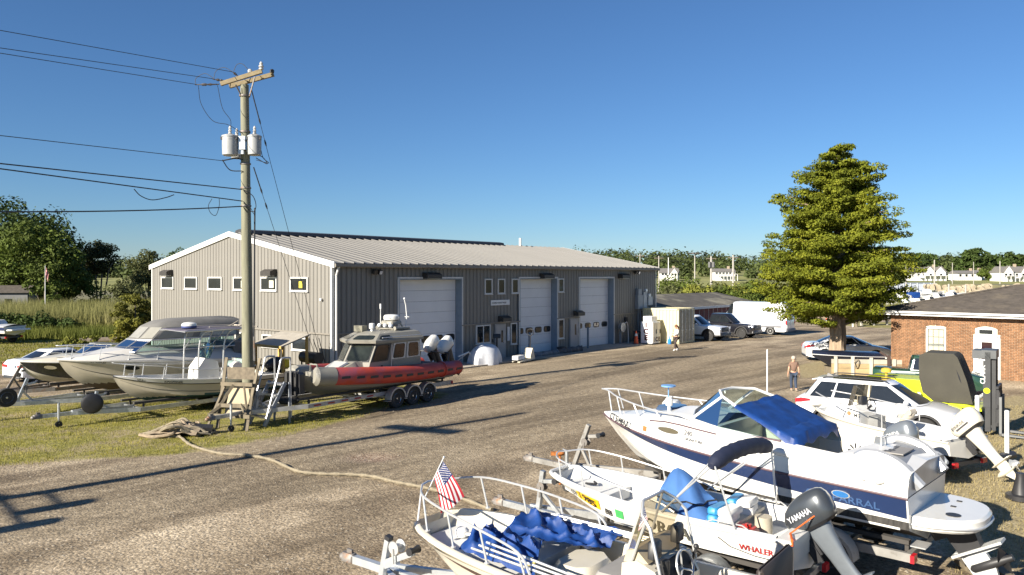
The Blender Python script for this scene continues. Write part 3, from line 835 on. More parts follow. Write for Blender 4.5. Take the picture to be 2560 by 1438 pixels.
def car(name, label, cat, paint, L, W, top, zsill, wheels, gh, loc, rz, group=None, clad=None, rimstyle='alloy', rimmat=None, side_win=(), wplan=.14, doors=(), roofmat=None, pillar=None, lights=True, tailfn=None, headfn=None, endround=.55):
 """top: [(x, z)] shoulder line rear to front; gh: dict(belt=[(x,z)], base=(xr,xf), roof=(xr,xf), z=roof height, wb, wr)"""
 t = thing(name, label, cat, loc, rz, group)
 xr, xf, wr_ = wheels
 Ra = wr_ * 1.16
 N = 84
 xs = [-L / 2 + L * i / N for i in range(N + 1)]
 def hw(x):
  e = max(0, abs(x) - (L / 2 - endround)) / endround
  return W / 2 * (1 - wplan * e ** 2.2)
 def sect(x):
  zt = itp(x, top)
  zb = zsill
  e = max(0, abs(x) - (L / 2 - endround)) / endround
  zb += .10 * e ** 2
  for xw in (xr, xf):
   if abs(x - xw) < Ra: zb = max(zb, wr_ * .98 + math.sqrt(Ra * Ra - (x - xw) ** 2))
  zb = min(zb, zt - .10)
  h = hw(x)
  zm = max(zb + .04, zsill + (zt - zsill) * .55)
  return [(0, zb), (h * .80, zb), (h * .965, zb + .005), (h * .985, max(zb + .02, zsill + .14)), (h, max(zb + .03, zm)), (h * .985, max(zb + .05, zt - .10)), (h * .95, max(zb + .07, zt - .03)), (h * .87, zt), (h * .45, zt + .025), (0, zt + .035)]
 rings = []
 for x in xs:
  s = sect(x)
  rings.append([(x, y, z) for y, z in s] + [(x, -y, z) for y, z in s[-2:0:-1]])
 mb = MB(); mb.loft(rings)
 n = len(rings[0]); k = len(sect(0))
 for i in range(len(mb.f) - 2):
  q = i % n
  if q in (0, n - 1): mb.m[i] = 1
  elif clad and q in (1, 2, n - 3, n - 2): mb.m[i] = 1
 body = obj('body', mb, [paint, BLACK], t, angle=32)
 mb = MB(); mb.box(-L * .44, L * .44, -W * .36, W * .36, zsill + .02, itp(0, top) * .72); obj('underbody', mb, DARK, t, smooth=False)
 # arches
 if clad:
  for xw in (xr, xf):
   for sd in (1, -1):
    mb = MB()
    a = [(xw + math.cos(q) * Ra * f, sd * (hw(xw) + o), max(zsill - .02, wr_ * .98 + math.sin(q) * Ra * f)) for f, o in ((1.0, .012),) for q in [math.pi * i / 12 for i in range(13)]]
    b = [(xw + math.cos(q) * Ra * 1.16, sd * (hw(xw) + .012), max(zsill - .02, wr_ * .98 + math.sin(q) * Ra * 1.16)) for q in [math.pi * i / 12 for i in range(13)]]
    c = [(p[0], sd * (hw(xw) - .06), p[2]) for p in b]
    mb.sheet([a, b, c]); obj('arch_trim', mb, BLACK, t)
 # cabin
 zb_, zr_ = gh['z0'], gh['z']
 (b0, b1), (r0, r1), wb, wrf = gh['base'], gh['roof'], gh['wb'], gh['wr']
 def ring(h, ins=0):
  x0, x1 = lerp(b0, r0, h) + ins, lerp(b1, r1, h) - ins
  w = lerp(wb, wrf, h) - ins; z = lerp(zb_, zr_ - .06, h); c = min(.16, w * .25)
  bow = .10
  return [(x0 + c * .5, w, z), (lerp(x0, x1, .35), w + .015, z), (lerp(x0, x1, .65), w + .015, z), (x1 - c * .8, w, z), (x1 - .02, w - c, z), (x1 + bow, w * .35, z), (x1 + bow, -w * .35, z), (x1 - .02, -w + c, z), (x1 - c * .8, -w, z), (lerp(x0, x1, .65), -w - .015, z), (lerp(x0, x1, .35), -w - .015, z), (x0 + c * .5, -w, z), (x0 + .01, -w + c, z), (x0 - bow * .7, -w * .35, z), (x0 - bow * .7, w * .35, z), (x0 + .01, w - c, z)]
 rs = [ring(0), ring(.33), ring(.66), ring(1.0)]
 r5 = [(lerp(p[0], (r0 + r1) / 2, .05), p[1] * .93, zr_ - .02) for p in ring(1.0)]
 r6 = [(lerp(p[0], (r0 + r1) / 2, .20), p[1] * .72, zr_) for p in ring(1.0)]
 mb = MB(); mb.loft(rs + [r5, r6], cap0=False)
 obj('cabin', mb, roofmat or paint, t, angle=40)
 # windscreen and rear screen
 def screen(nm, idx, h0, h1, shrink, off):
  g = []
  for i in range(5):
   h = lerp(h0, h1, i / 4); rg = ring(h)
   row = [Vector(rg[j]) for j in idx]
   a, b = row[0].copy(), row[-1].copy()
   row[0] = a.lerp(row[1], shrink); row[-1] = b.lerp(row[-2], shrink)
   g.append([p + Vector(off) for p in row])
  mb = MB(); mb.sheet(g); return obj(nm, mb, CARGLASS, t)
 screen('windscreen', [3, 4, 5, 6, 7, 8], .06, .93, .75, (.012, 0, .006))
 if gh.get('rear', True): screen('rear_window', [15, 14, 13, 12], .10, .90, .15, (-.012, 0, .006))
 for sd in (1, -1):
  for (u0, u1, v0, v1) in side_win:       # base x range, top x range
   g = []
   for i in range(5):
    h = lerp(.07, .90, i / 4)
    y = sd * (lerp(wb, wrf, h) + .026)
    xa, xb = lerp(u0, v0, i / 4), lerp(u1, v1, i / 4)
    g.append([(lerp(xa, xb, j / 4), y, lerp(zb_, zr_ - .06, h)) for j in range(5)])
   mb = MB(); mb.sheet(g); obj('side_window', mb, CARGLASS, t)
  for (d0, d1) in doors:
   g = []
   m_ = 10
   for i in range(m_ + 1):
    x = lerp(d0, d1, i / m_); s = sect(x)
    row = [(x, sd * (s[q][0] + .007), s[q][1]) for q in (3, 4, 5, 6)]
    g.append(row)
   mb = MB(); mb.sheet(g); d = obj('door', mb, paint, t)
   zt = itp(lerp(d0, d1, .2), top)
   mb = MB(); mb.obox((d0 + .18, sd * (hw(d0) + .015), zt - .13), (.2, .04, .03)); obj('door_handle', mb, gh.get('hm', paint), d)
  # mirrors
  mb = MB(); mb.sphere((b1 - .38, sd * (W / 2 + .10), zb_ + .10), (.08, .12, .085)); mb.beam((b1 - .36, sd * (wb), zb_ + .05), (b1 - .38, sd * (W / 2 + .08), zb_ + .08), .05, .04)
  obj('mirror', mb, gh.get('mm', paint), t)
  for xw in (xr, xf): wheel(t, (xw, sd * (W / 2 - .125), wr_), wr_, .235, wr_ * .66, sd, rimstyle, rimmat)
 t['_hw'] = W / 2
 return t, sect, hw
# -- hulls
def sitp(x, pts):
 """smooth interpolation through [(x, y)...]"""
 n = len(pts)
 if x <= pts[0][0]: return pts[0][1]
 if x >= pts[-1][0]: return pts[-1][1]
 for i in range(n - 1):
  if x <= pts[i + 1][0]: break
 x0, y0 = pts[i]; x1, y1 = pts[i + 1]
 def sl(j):
  if j == 0: return (pts[1][1] - pts[0][1]) / (pts[1][0] - pts[0][0])
  if j == n - 1: return (pts[-1][1] - pts[-2][1]) / (pts[-1][0] - pts[-2][0])
  return (pts[j + 1][1] - pts[j - 1][1]) / (pts[j + 1][0] - pts[j - 1][0])
 h = x1 - x0; u = (x - x0) / h
 return (2 * u ** 3 - 3 * u * u + 1) * y0 + (u ** 3 - 2 * u * u + u) * h * sl(i) + (-2 * u ** 3 + 3 * u * u) * y1 + (u ** 3 - u * u) * h * sl(i + 1)
class Hull:
 """stern at x=0, bow at x=L; heights above ground are built in"""
 def __init__(s, L, B, sheer, keel, beam, cw, cz, flare=.0, rake=.0):
  s.L, s.B, s.sheer, s.keel, s.beam, s.cw, s.cz, s.flare, s.rake = L, B, sheer, keel, beam, cw, cz, flare, rake
 def hb(s, t): return max(.0, s.B / 2 * sitp(t, s.beam))
 def zs(s, t): return sitp(t, s.sheer)
 def zk(s, t): return min(sitp(t, s.keel), s.zs(t) - .02)
 def pt(s, t, k, sd=1, off=0.):
  """k 0..1 keel to chine, 1..2 chine to sheer"""
  zs, zk, hb = s.zs(t), s.zk(t), s.hb(t)
  c = hb * sitp(t, s.cw); zc = zk + (zs - zk) * sitp(t, s.cz)
  if k <= 1: y, z = c * k, lerp(zk, zc, k)
  else:
   q = k - 1
   y = lerp(c, hb, q) - s.flare * math.sin(math.pi * q) * (hb - c); z = lerp(zc, zs, q)
  x = s.L * t - s.rake * (1 - (z - zk) / max(.05, zs - zk)) * max(0, 1 - t * 4)
  p = Vector((x, y * sd, z))
  if off:
   a = s.pt(max(0, t - .01), k, sd); b = s.pt(min(1, t + .01), k, sd)
   c1 = s.pt(t, max(0, k - .05), sd); c2 = s.pt(t, min(2, k + .05), sd)
   n = (b - a).cross(c2 - c1)
   if n.length > 1e-7:
    n.normalize()
    if n.y * sd < 0: n = -n
    p += n * off
  return p
 def ts(s, n=40, a=0., b=1.): return [a + (b - a) * (1 - (1 - i / n) ** 1.6) for i in range(n + 1)]
 def shell(s, parent, mats, split=1.0, n=40, zw=None, paint=None):
  ks = [0, .5, 1.0] + ([split] if split > 1.001 else []) + [q for q in (1.12, 1.25, 1.4, 1.55, 1.7, 1.85, 2.0) if q > split + .03]
  if zw or paint: ks = [i / 8 for i in range(17)]; n = 60
  mb = MB(); rings = []
  for t in s.ts(n):
   rings.append([s.pt(t, k) for k in ks[::-1]] + [s.pt(t, k, -1) for k in ks[1:]])
  mb.loft(rings, closed=False, cap0=False, cap1=False)
  m = len(rings[0]) - 1; nk = len(ks)
  for i in range(len(mb.f)):
   q = i % m
   kk = nk - 2 - q if q < nk - 1 else q - (nk - 1)
   if zw is None and not paint:
    if ks[kk + 1] <= split + 1e-6: mb.m[i] = 1
   if paint and paint[0] < (ks[kk] + ks[kk + 1]) / 2 < paint[1]: mb.m[i] = 2
   elif zw and sum(mb.v[j][2] for j in mb.f[i]) / 4 < zw: mb.m[i] = 1
  mb.add(rings[0], [tuple(range(len(rings[0])))])
  if s.hb(1) > .02: mb.add(rings[-1], [tuple(range(len(rings[-1])))])
  return obj('hull', mb, mats, parent, angle=45)
 def band(s, name, parent, m, k0, k1, t0, t1, off=.006, sides=(1, -1), n=30, k0b=None, k1b=None):
  out = []
  for sd in sides:
   mb = MB()
   g = []
   for t in s.ts(n, t0, t1):
    f = (t - t0) / (t1 - t0)
    a = lerp(k0, k0 if k0b is None else k0b, f); b = lerp(k1, k1 if k1b is None else k1b, f)
    g.append([s.pt(t, lerp(a, b, q / 3), sd, off) for q in range(4)])
   mb.sheet(g); out.append(obj(name, mb, m, parent))
  return out
 def rail_line(s, k, sd, t0, t1, n=30, off=.0, dz=0.): return [s.pt(t, k, sd, off) + Vector((0, 0, dz)) for t in s.ts(n, t0, t1)]
 def rub(s, parent, m, r=.035, k=1.97, t0=0.0):
  mb = MB()
  pts = s.rail_line(k, 1, t0, 1, 34) + s.rail_line(k, -1, t0, 1, 34)[::-1]
  mb.tube(pts, r, 6); return obj('rub_rail', mb, m, parent)
 def deck(s, name, parent, m, t0, t1, camber=.06, ins=.0, dz=0., n=24):
  g = []
  for t in s.ts(n, t0, t1):
   h = max(.001, s.hb(t) - ins)
   g.append([(s.L * t, h * f, s.zs(t) + dz + camber * (1 - f * f)) for f in [1 - i / 5 for i in range(11)]])
  mb = MB(); mb.sheet(g); return obj(name, mb, m, parent)
 def cockpit(s, parent, m, t0, t1, g, zf, floor=None, dz=.02, fwd=True):
  """gunwale cap, inner walls down to the floor, and floor"""
  rows = []
  for t in s.ts(30, t0, t1):
   h = s.hb(t); i = max(.02, h - g); z = s.zs(t); x = s.L * t
   f = max(zf(t) if callable(zf) else zf, s.zk(t) + .06)
   c = h * sitp(t, s.cw); zk = s.zk(t); zc = zk + (z - zk) * sitp(t, s.cz)
   iw = c * (f - zk) / max(.01, zc - zk) if f < zc else lerp(c, h, (f - zc) / max(.01, z - zc))
   iw = max(.012, min(i - .05, iw - .07))
   rows.append([(x, h, z), (x, h - g * .3, z + dz), (x, i + .02, z + dz), (x, i, z - .01), (x, iw, f), (x, 0, f), (x, -iw, f), (x, -i, z - .01), (x, -i - .02, z + dz), (x, -h + g * .3, z + dz), (x, -h, z)])
  mb = MB(); mb.sheet(rows)
  r = rows[0]
  mb.add([r[3], r[4], r[6], r[7]], [(0, 1, 2, 3)])
  r = rows[-1]
  mb.add([r[3], r[4], r[6], r[7]], [(0, 1, 2, 3)])
  return obj('cockpit_liner', mb, [m], parent, angle=50)
 def label(s, name, body, parent, m, t, k, size, sd=1, dk=.0, sx=1., off=.022):
  """lettering lying along the side, reading bow to stern on port"""
  p = s.pt(t, k, sd, off); q = s.pt(t - .03, k + dk * .03, sd, off); up = s.pt(t, min(2, k + .1), sd, off) - p
  return text(name, body, size, p, (q - p) if sd > 0 else (p - q), up, m, parent, sx=sx)
def bowrail(parent, pts, posts, r=.016, mid=None):
 mb = MB(); mb.tube(curve(pts, 6), r, 6); rl = obj('bow_rail', mb, STEEL, parent)
 for a, b in posts:
  mb = MB(); mb.tube([a, b], r * .9, 6); mb.lathe([(.03, -.005), (.03, .012)], a, n=8); obj('rail_post', mb, STEEL, parent)
 return rl
def outboard(parent, loc, rz=math.pi, tilt=0., s=1., cowl=None, leg=None, body=None, bodym=None, stripe=None, tsize=.11, tx=.78):
 """outboard motor: local x aft from the transom, pivot at the clamp bracket"""
 cowl = cowl or BLACK; leg = leg or cowl
 root = thing_part('outboard_motor', parent)
 root.matrix_local = Matrix.Translation(loc) @ Matrix.Rotation(rz, 4, 'Z') @ Matrix.Rotation(-tilt, 4, 'Y') @ Matrix.Scale(s, 4)
 def sec(z, x0, x1, w, c=.35):
  cx, hx = (x0 + x1) / 2, (x1 - x0) / 2
  out = []
  for i in range(16):
   a = 2 * math.pi * i / 16
   out.append((cx + hx * math.copysign(abs(math.cos(a)) ** .6, math.cos(a)), w * math.copysign(abs(math.sin(a)) ** .6, math.sin(a)), z))
  return out
 mb = MB(); mb.loft([sec(.18, -.06, .52, .16), sec(.23, -.15, .60, .205), sec(.34, -.22, .64, .225), sec(.46, -.21, .65, .218), sec(.57, -.13, .64, .198), sec(.65, .0, .60, .165), sec(.695, .14, .52, .11), sec(.71, .24, .42, .05)])
 c = obj('cowl', mb, cowl, root, angle=50)
 mb = MB(); mb.loft([sec(.17, -.065, .505, .178), sec(.22, -.145, .595, .212)]); obj('cowl_seam', mb, BLACK, root)
 mb = MB(); mb.loft([sec(.20, .0, .44, .14), sec(.0, .04, .40, .12), sec(-.35, .08, .36, .075), sec(-.62, .10, .36, .06), sec(-.74, .10, .38, .06)])
 obj('midsection', mb, leg, root, angle=50)
 mb = MB(); mb.loft([sec(-.74, .02, .52, .055), sec(-.755, .0, .58, .12), sec(-.77, .02, .58, .12), sec(-.79, .08, .44, .055)]); obj('cavitation_plate', mb, leg, root)
 mb = MB(); mb.loft([sec(-.78, .10, .40, .045), sec(-.92, .10, .40, .035), sec(-1.0, .12, .36, .03)])
 mb.tube([(-.04, 0, -.98), (.02, 0, -.98), (.14, 0, -.98), (.36, 0, -.98), (.46, 0, -.98)], [.012, .05, .075, .075, .05], 12)
 mb.prism([(.12, -1.0), (.38, -1.0), (.36, -1.2), (.26, -1.24)], 'y', -.012, .012)
 obj('gearcase', mb, leg, root, angle=50)
 mb = MB(); mb.tube([(.44, 0, -.98), (.56, 0, -.98), (.60, 0, -.98)], [.05, .045, .01], 10)
 for k in range(3):
  a = 2 * math.pi * k / 3 + .4
  d = Vector((0, math.cos(a), math.sin(a))); q = Vector((0, -math.sin(a), math.cos(a)))
  o = Vector((.5, 0, -.98))
  vs = [o + d * .04 + q * .04 + Vector((-.05, 0, 0)), o + d * .12 + q * .10 + Vector((-.05, 0, 0)), o + d * .19 + q * .05, o + d * .18 - q * .04 + Vector((.04, 0, 0)), o + d * .1 - q * .06 + Vector((.05, 0, 0)), o + d * .04 - q * .03 + Vector((.04, 0, 0))]
  mb.add([v for v in vs] + [v + Vector((.008, 0, 0)) for v in vs], [tuple(range(6)), tuple(range(11, 5, -1))] + [(i, (i + 1) % 6, (i + 1) % 6 + 6, i + 6) for i in range(6)])
 obj('propeller', mb, BLACK if leg is not cowl else STEEL, root)
 mb = MB(); mb.box(-.12, .02, -.13, -.09, -.30, .12); mb.box(-.12, .02, .09, .13, -.30, .12); mb.box(-.05, .06, -.1, .1, -.22, .14); mb.tube([(-.04, -.15, .05), (-.04, .15, .05)], .035, 8)
 obj('clamp_bracket', mb, BLACK, root, smooth=False)
 if stripe:
  for sd in (1, -1):
   mb = MB(); mb.sheet([[(x, sd * (.226 + .004), z0) for x in (.0, .2, .4)] for z0 in (.33, .37)]); obj('cowl_stripe', mb, stripe, root)
 if body:
  for sd in (1, -1):
   y = .2335 * sd
   text('cowl_lettering', body, tsize, (-.08 if sd < 0 else .52, y, .40), (-sd, 0, 0), (0, 0, 1), bodym, root, sx=tx)
 return root
def trailer(name, label, loc, rz, L, W, axles, r=.34, z=.50, m=None, tongue=.36, winch=None, jack=None, spare=None, fender=None, bunks=True, group=None, rim='steel', rails_m=None, tyre_w=.22, lights=True, winch_h=.75, rollers=False, zt=None):
 """boat trailer: rear end at x=0, coupler at x=L"""
 m = m or GALV
 t = thing(name, label, 'boat trailer', loc, rz, group)
 zt = z if zt is None else zt
 hw = W / 2 * .82
 xa = L * (1 - tongue); xb = L * .86
 for sd in (1, -1):
  mb = MB(); mb.beam((0, sd * hw, z), (xa, sd * hw, z), .08, .14); mb.beam((xa, sd * hw, z), (xb, sd * .07, zt), .08, .14); obj('frame_rail', mb, m, t, smooth=False)
 mb = MB(); mb.beam((xa * .98, 0, z + .01), (L - .2, 0, zt), .10, .12); obj('tongue', mb, m, t, smooth=False)
 for x in (.08, xa * .33, xa * .66, xa * .98):
  mb = MB(); mb.beam((x, -hw, z - .02), (x, hw, z - .02), .08, .09); obj('crossmember', mb, m, t, smooth=False)
 mb = MB(); mb.rbox(L - .3, L - .02, -.07, .07, zt - .06, zt + .08, .03); mb.sphere((L - .03, 0, zt - .01), (.08, .075, .07)); mb.box(L - .24, L - .12, -.02, .02, zt + .08, zt + .14); obj('coupler', mb, RUSTY, t)
 for x in axles:
  mb = MB(); mb.beam((x, -W / 2 + .02, r), (x, W / 2 - .02, r), .07, .07); mb.box(x - .05, x + .05, -hw - .04, -hw + .04, r, z); mb.box(x - .05, x + .05, hw - .04, hw + .04, r, z); obj('axle', mb, m, t, smooth=False)
  for sd in (1, -1): wheel(t, (x, sd * (W / 2 + .02), r), r, tyre_w, r * .58, sd, rim, CHROME if rim != 'plain' else WPAINT)
 fm = fender or m
 for sd in (1, -1):
  for x in axles:
   mb = MB()
   def arc(y, rr): return [(x + math.cos(a) * rr, y, max(r * .9, r + math.sin(a) * rr)) for a in [math.pi * i / 10 for i in range(11)]]
   y0, y1 = sd * (W / 2 - .12), sd * (W / 2 + .17)
   mb.sheet([arc(y0, r + .08), arc(y1, r + .08), arc(y1, r + .02)])
   a, b = (x + r + .08, (y0 + y1) / 2, r * .95), (x - r - .08, (y0 + y1) / 2, r * .95)
   mb.box(x + r + .03, x + r + .16, min(y0, y1), max(y0, y1), r * .86, r * .92)
   obj('fender', mb, fm, t)
 if bunks:
  for sd in (1, -1):
   mb = MB(); mb.beam((.1, sd * hw * .7, z + .16), (xa * 1.02, sd * hw * .62, z + .2), .12, .07);
   for x in (.15, xa * .5, xa * .96): mb.box(x - .03, x + .03, sd * hw * .66 - .03, sd * hw * .66 + .03, z, z + .15)
   obj('bunk', mb, mat('bunk_carpet', (.06, .055, .05), .95), t, smooth=False)
 if winch:
  wx, lean_ = winch if isinstance(winch, tuple) else (winch, .25)
  mb = MB(); mb.beam((wx, 0, zt), (wx - lean_, 0, zt + winch_h), .09, .09, (1, 0, 0)); mb.beam((wx - .55, 0, zt), (wx - lean_ * .5, 0, zt + winch_h * .5), .06, .06, (1, 0, 0)); mb.beam((wx - lean_, 0, zt + winch_h * .75), (wx - lean_ - .3, 0, zt + winch_h * .8), .07, .07, (1, 0, 0))
  wp = obj('winch_post', mb, m, t, smooth=False)
  mb = MB(); mb.lathe([(.09, -.07), (.09, -.06), (.05, -.055), (.05, .055), (.09, .06), (.09, .07)], (wx - lean_ * .8, 0, zt + winch_h * .62), 'y', 12); mb.beam((wx - lean_ * .8, .08, zt + winch_h * .62), (wx - lean_ * .8, .1, zt + winch_h * .62 - .2), .02, .03); obj('winch', mb, RUSTY, wp)
  mb = MB(); mb.lathe([(.03, -.1), (.06, -.1), (.04, 0), (.06, .1), (.03, .1)], (wx - lean_ - .33, 0, zt + winch_h * .82), 'y', 10); obj('bow_roller', mb, BLACK, wp)
 if jack:
  sd, x = (1, jack) if not isinstance(jack, tuple) else jack
  mb = MB(); mb.cyl((x, sd * .12, .12), (x, sd * .12, zt + .35), .032, n=8); mb.cyl((x, sd * .12, zt - .1), (x, sd * .12, zt + .4), .042, n=8); mb.beam((x, sd * .12, zt + .4), (x + .12, sd * .12, zt + .42), .02, .02)
  j = obj('jack', mb, GALV, t)
  mb = MB(); mb.lathe([(.04, -.03), (.105, -.035), (.11, 0), (.105, .035), (.04, .03)], (x, sd * .12, .11), 'y', 14); obj('jack_wheel', mb, RUBBER, j)
 if lights:
  for sd in (1, -1):
   mb = MB(); mb.box(-.06, .0, sd * hw - .09, sd * hw + .09, z - .06, z + .06); obj('tail_light', mb, REDL, t, smooth=False)
 return t
# ==== LEFT SIDE: boats on trailers, ladder, stand, kiosk, ropes
D64 = math.atan2(-.77, -.64)
GREYHULL = mat('putty_grey_paint', (.25, .238, .20), .45, var=.07, vs=2, dirt=(.22, .20, .16), ds=2.5, dth=.6)
ORANGE = mat('faded_orange_tube', (.50, .062, .035), .5, var=.16, vs=1.6, dirt=(.32, .075, .10), ds=1.1, dth=.47)
ALUPALE = mat('pale_aluminium_hatch', (.60, .60, .55), .4, .3, var=.06)
CABGLASS = mat('dark_cabin_glass', (.02, .024, .02), .12, var=.5, vs=2)
# -- orange collar response boat
rb = thing('response_boat', 'grey cabin patrol boat with faded orange collar and twin white outboards', 'boat', (-3.14, 33.1, 0), math.atan2(-.815, -.58))
h = Hull(7.55, 1.75, [(0, 1.0), (.6, 1.15), (.9, 1.42), (1, 1.6)], [(0, .62), (.6, .60), (.8, .68), (.92, .92), (1, 1.25)], [(0, 1), (.6, 1), (.82, .82), (.95, .5), (1, .36)], [(0, .95), (.6, .9), (1, .8)], [(0, .5), (.7, .55), (1, .7)])
h.shell(rb, [GREYHULL, GREYHULL])
h.deck('deck', rb, GREYHULL, 0, 1, .03)
def tubeline(sd, n=26):
 out = []
 for i in range(n + 1):
  s = i / n; x = -.05 + 6.9 * s
  y = 1.04 * sitp(s, [(0, 1), (.6, 1), (.82, .88), (1, .62)])
  z = sitp(s, [(0, 1.20), (.5, 1.26), (.8, 1.40), (1, 1.50)])
  out.append(Vector((x, sd * y, z)))
 return out
for sd in (1, -1):
 pl = tubeline(sd)
 rr = [.315 if p.x > 1.35 else .285 for p in pl]
 mb = MB(); mb.tube(pl, rr, 20); tb = obj('collar_tube', mb, ORANGE, rb, angle=60)
 # grey bow cap, seam straps, dark vent slots
 a, b = pl[-1], pl[-3]
 d = (a - b).normalized()
 mb = MB(); mb.tube([a - d * .42, a + d * .25, a + d * .36], [.325, .325, .22], 20); obj('collar_end_cap', mb, GREYHULL, tb, angle=40)
 for i in range(11):
  x = .25 + i * .60
  k = x / 6.9 * 26; j = min(25, int(k)); p = pl[j].lerp(pl[j + 1], k - j); q = pl[min(26, j + 1)] - pl[j]
  q.normalize()
  mb = MB(); r_ = .322 if x > 1.35 else .292
  mb.obox(p + Vector((0, sd * r_ * .985, -.02)), (.34, .03, .085), (0, 0, math.atan2(q.y, q.x))); obj('vent_slot', mb, BLACK, tb, smooth=False)
 for x in (1.3,):
  k = x / 6.9 * 26; j = int(k); p = pl[j]
  mb = MB(); mb.tube([p - Vector((.03, 0, 0)), p + Vector((.03, 0, 0))], .325, 20); obj('collar_seam', mb, ORANGE, tb)
mb = MB(); mb.prism([(-.42, .95), (.42, .95), (.42, 1.62), (.3, 1.70), (-.3, 1.70), (-.42, 1.62)], 'x', 7.45, 7.66); obj('push_knee', mb, BLACK, rb)
for y in (-.25, 0, .25):
 mb = MB(); mb.box(7.66, 7.72, y - .07, y + .07, .9, 1.66); obj('fender_pad', mb, RUBBER, rb, smooth=False)
# deckhouse
def house(z, f):
 """plan outline at height z; f scales"""
 return [(2.05, .90 * f, z), (4.55, .93 * f, z), (5.12, 0, z), (4.55, -.93 * f, z), (2.05, -.90 * f, z)]
zdk, zw0, zw1, zrf = 1.30, 1.86, 2.46, 2.62
mb = MB()
low = [(2.0, .86, zdk), (4.95, .86, zdk), (5.55, 0, zdk), (4.95, -.86, zdk), (2.0, -.86, zdk)]
mid = [(2.05, .86, zw0 - .06), (4.80, .86, zw0 - .06), (5.32, 0, zw0 - .06), (4.80, -.86, zw0 - .06), (2.05, -.86, zw0 - .06)]
up = [(2.05, .82, zw1 + .04), (4.42, .82, zw1 + .04), (4.90, 0, zw1 + .04), (4.42, -.82, zw1 + .04), (2.05, -.82, zw1 + .04)]
mb.loft([low, mid, up]); obj('cabin', mb, GREYHULL, rb, smooth=False)
brow0 = [(1.95, .93, zrf - .12), (4.60, .96, zrf - .12), (5.18, 0, zrf - .12), (4.60, -.96, zrf - .12), (1.95, -.93, zrf - .12)]
brow1 = [(1.95, .93, zrf - .03), (4.62, .97, zrf - .03), (5.20, 0, zrf - .03), (4.62, -.97, zrf - .03), (1.95, -.93, zrf - .03)]
top1 = [(2.0, .72, zrf + .20), (4.15, .70, zrf + .20), (4.55, 0, zrf + .20), (4.15, -.70, zrf + .20), (2.0, -.72, zrf + .20)]
top2 = [(2.2, .5, zrf + .27), (3.9, .5, zrf + .27), (4.2, 0, zrf + .27), (3.9, -.5, zrf + .27), (2.2, -.5, zrf + .27)]
mb = MB(); mb.loft([brow0, brow1, top1, top2]); roof = obj('cabin_roof', mb, GREYHULL, rb, smooth=False)
def facet(nm, a, b, c, d, u0, u1, v0, v1, m, off, par=rb, fr=None):
 """panel on the quad a(bottom start) b(bottom end) c(top end) d(top start)"""
 a, b, c, d = map(Vector, (a, b, c, d))
 nrm = (b - a).cross(d - a).normalized()
 def q(u, v): return a.lerp(b, u).lerp(d.lerp(c, u), v)
 if nrm.dot(q(.5, .5) - Vector((3.3, 0, 2))) < 0: nrm = -nrm
 if fr:
  mb = MB(); pts = [(u0 - .03, v0 - .05), (u1 + .03, v0 - .05), (u1 + .03, v1 + .05), (u0 - .03, v1 + .05)]
  mb.loft([[q(*p) for p in pts], [q(*p) + nrm * off * .7 for p in pts]]); par = obj('window_frame', mb, fr, par, smooth=False)
 mb = MB(); e = .10
 pts = [(u0 + e * (u1 - u0), v0), (u1 - e * (u1 - u0), v0), (u1, v0 + e * (v1 - v0)), (u1, v1 - e * (v1 - v0)), (u1 - e * (u1 - u0), v1), (u0 + e * (u1 - u0), v1), (u0, v1 - e * (v1 - v0)), (u0, v0 + e * (v1 - v0))]
 mb.loft([[q(*p) for p in pts], [q(*p) + nrm * off for p in pts]]); return obj(nm, mb, m, par, smooth=False)
for i, j in ((1, 2), (2, 3)):
 facet('cabin_window', mid[i], mid[j], up[j], up[i], .10, .92, .08, .88, CABGLASS, .03, fr=BLACK)
 facet('brow_window', brow1[i], brow1[j], top1[j], top1[i], .14, .86, .18, .72, CABGLASS, .02)
for (i, j, spans) in ((0, 1, ((.05, .27), (.36, .58), (.70, .97))), (4, 3, ((.05, .27), (.36, .58), (.70, .97)))):
 for k, (a_, b_) in enumerate(spans):
  facet('cabin_window', mid[i], mid[j], up[j], up[i], a_, b_, .06 if k == 2 else .1, .86, CABGLASS, .03, fr=BLACK if k == 2 else ALU)
 facet('brow_window', brow1[i], brow1[j], top1[j], top1[i], .74, .95, .2, .7, CABGLASS, .02)
for sd in (1, -1):
 mb = MB(); mb.box(3.02, 3.62, min(sd * .862, sd * .885), max(sd * .862, sd * .885), zdk + .1, zw0 - .12); d = obj('cabin_door', mb, GREYHULL, rb, smooth=False)
 mb = MB(); mb.tube([(3.75, sd * .92, 1.5), (3.75, sd * .95, 2.4)], .018, 6); mb.tube([(2.1, sd * .92, 2.68), (4.2, sd * .9, 2.68)], .02, 6); obj('grab_rail', mb, STEEL, rb)
 mb = MB(); mb.cyl((4.2, sd * .86, 1.62), (4.2, sd * .88, 1.62), .05, n=10); obj('deck_fill', mb, BLACK, rb)
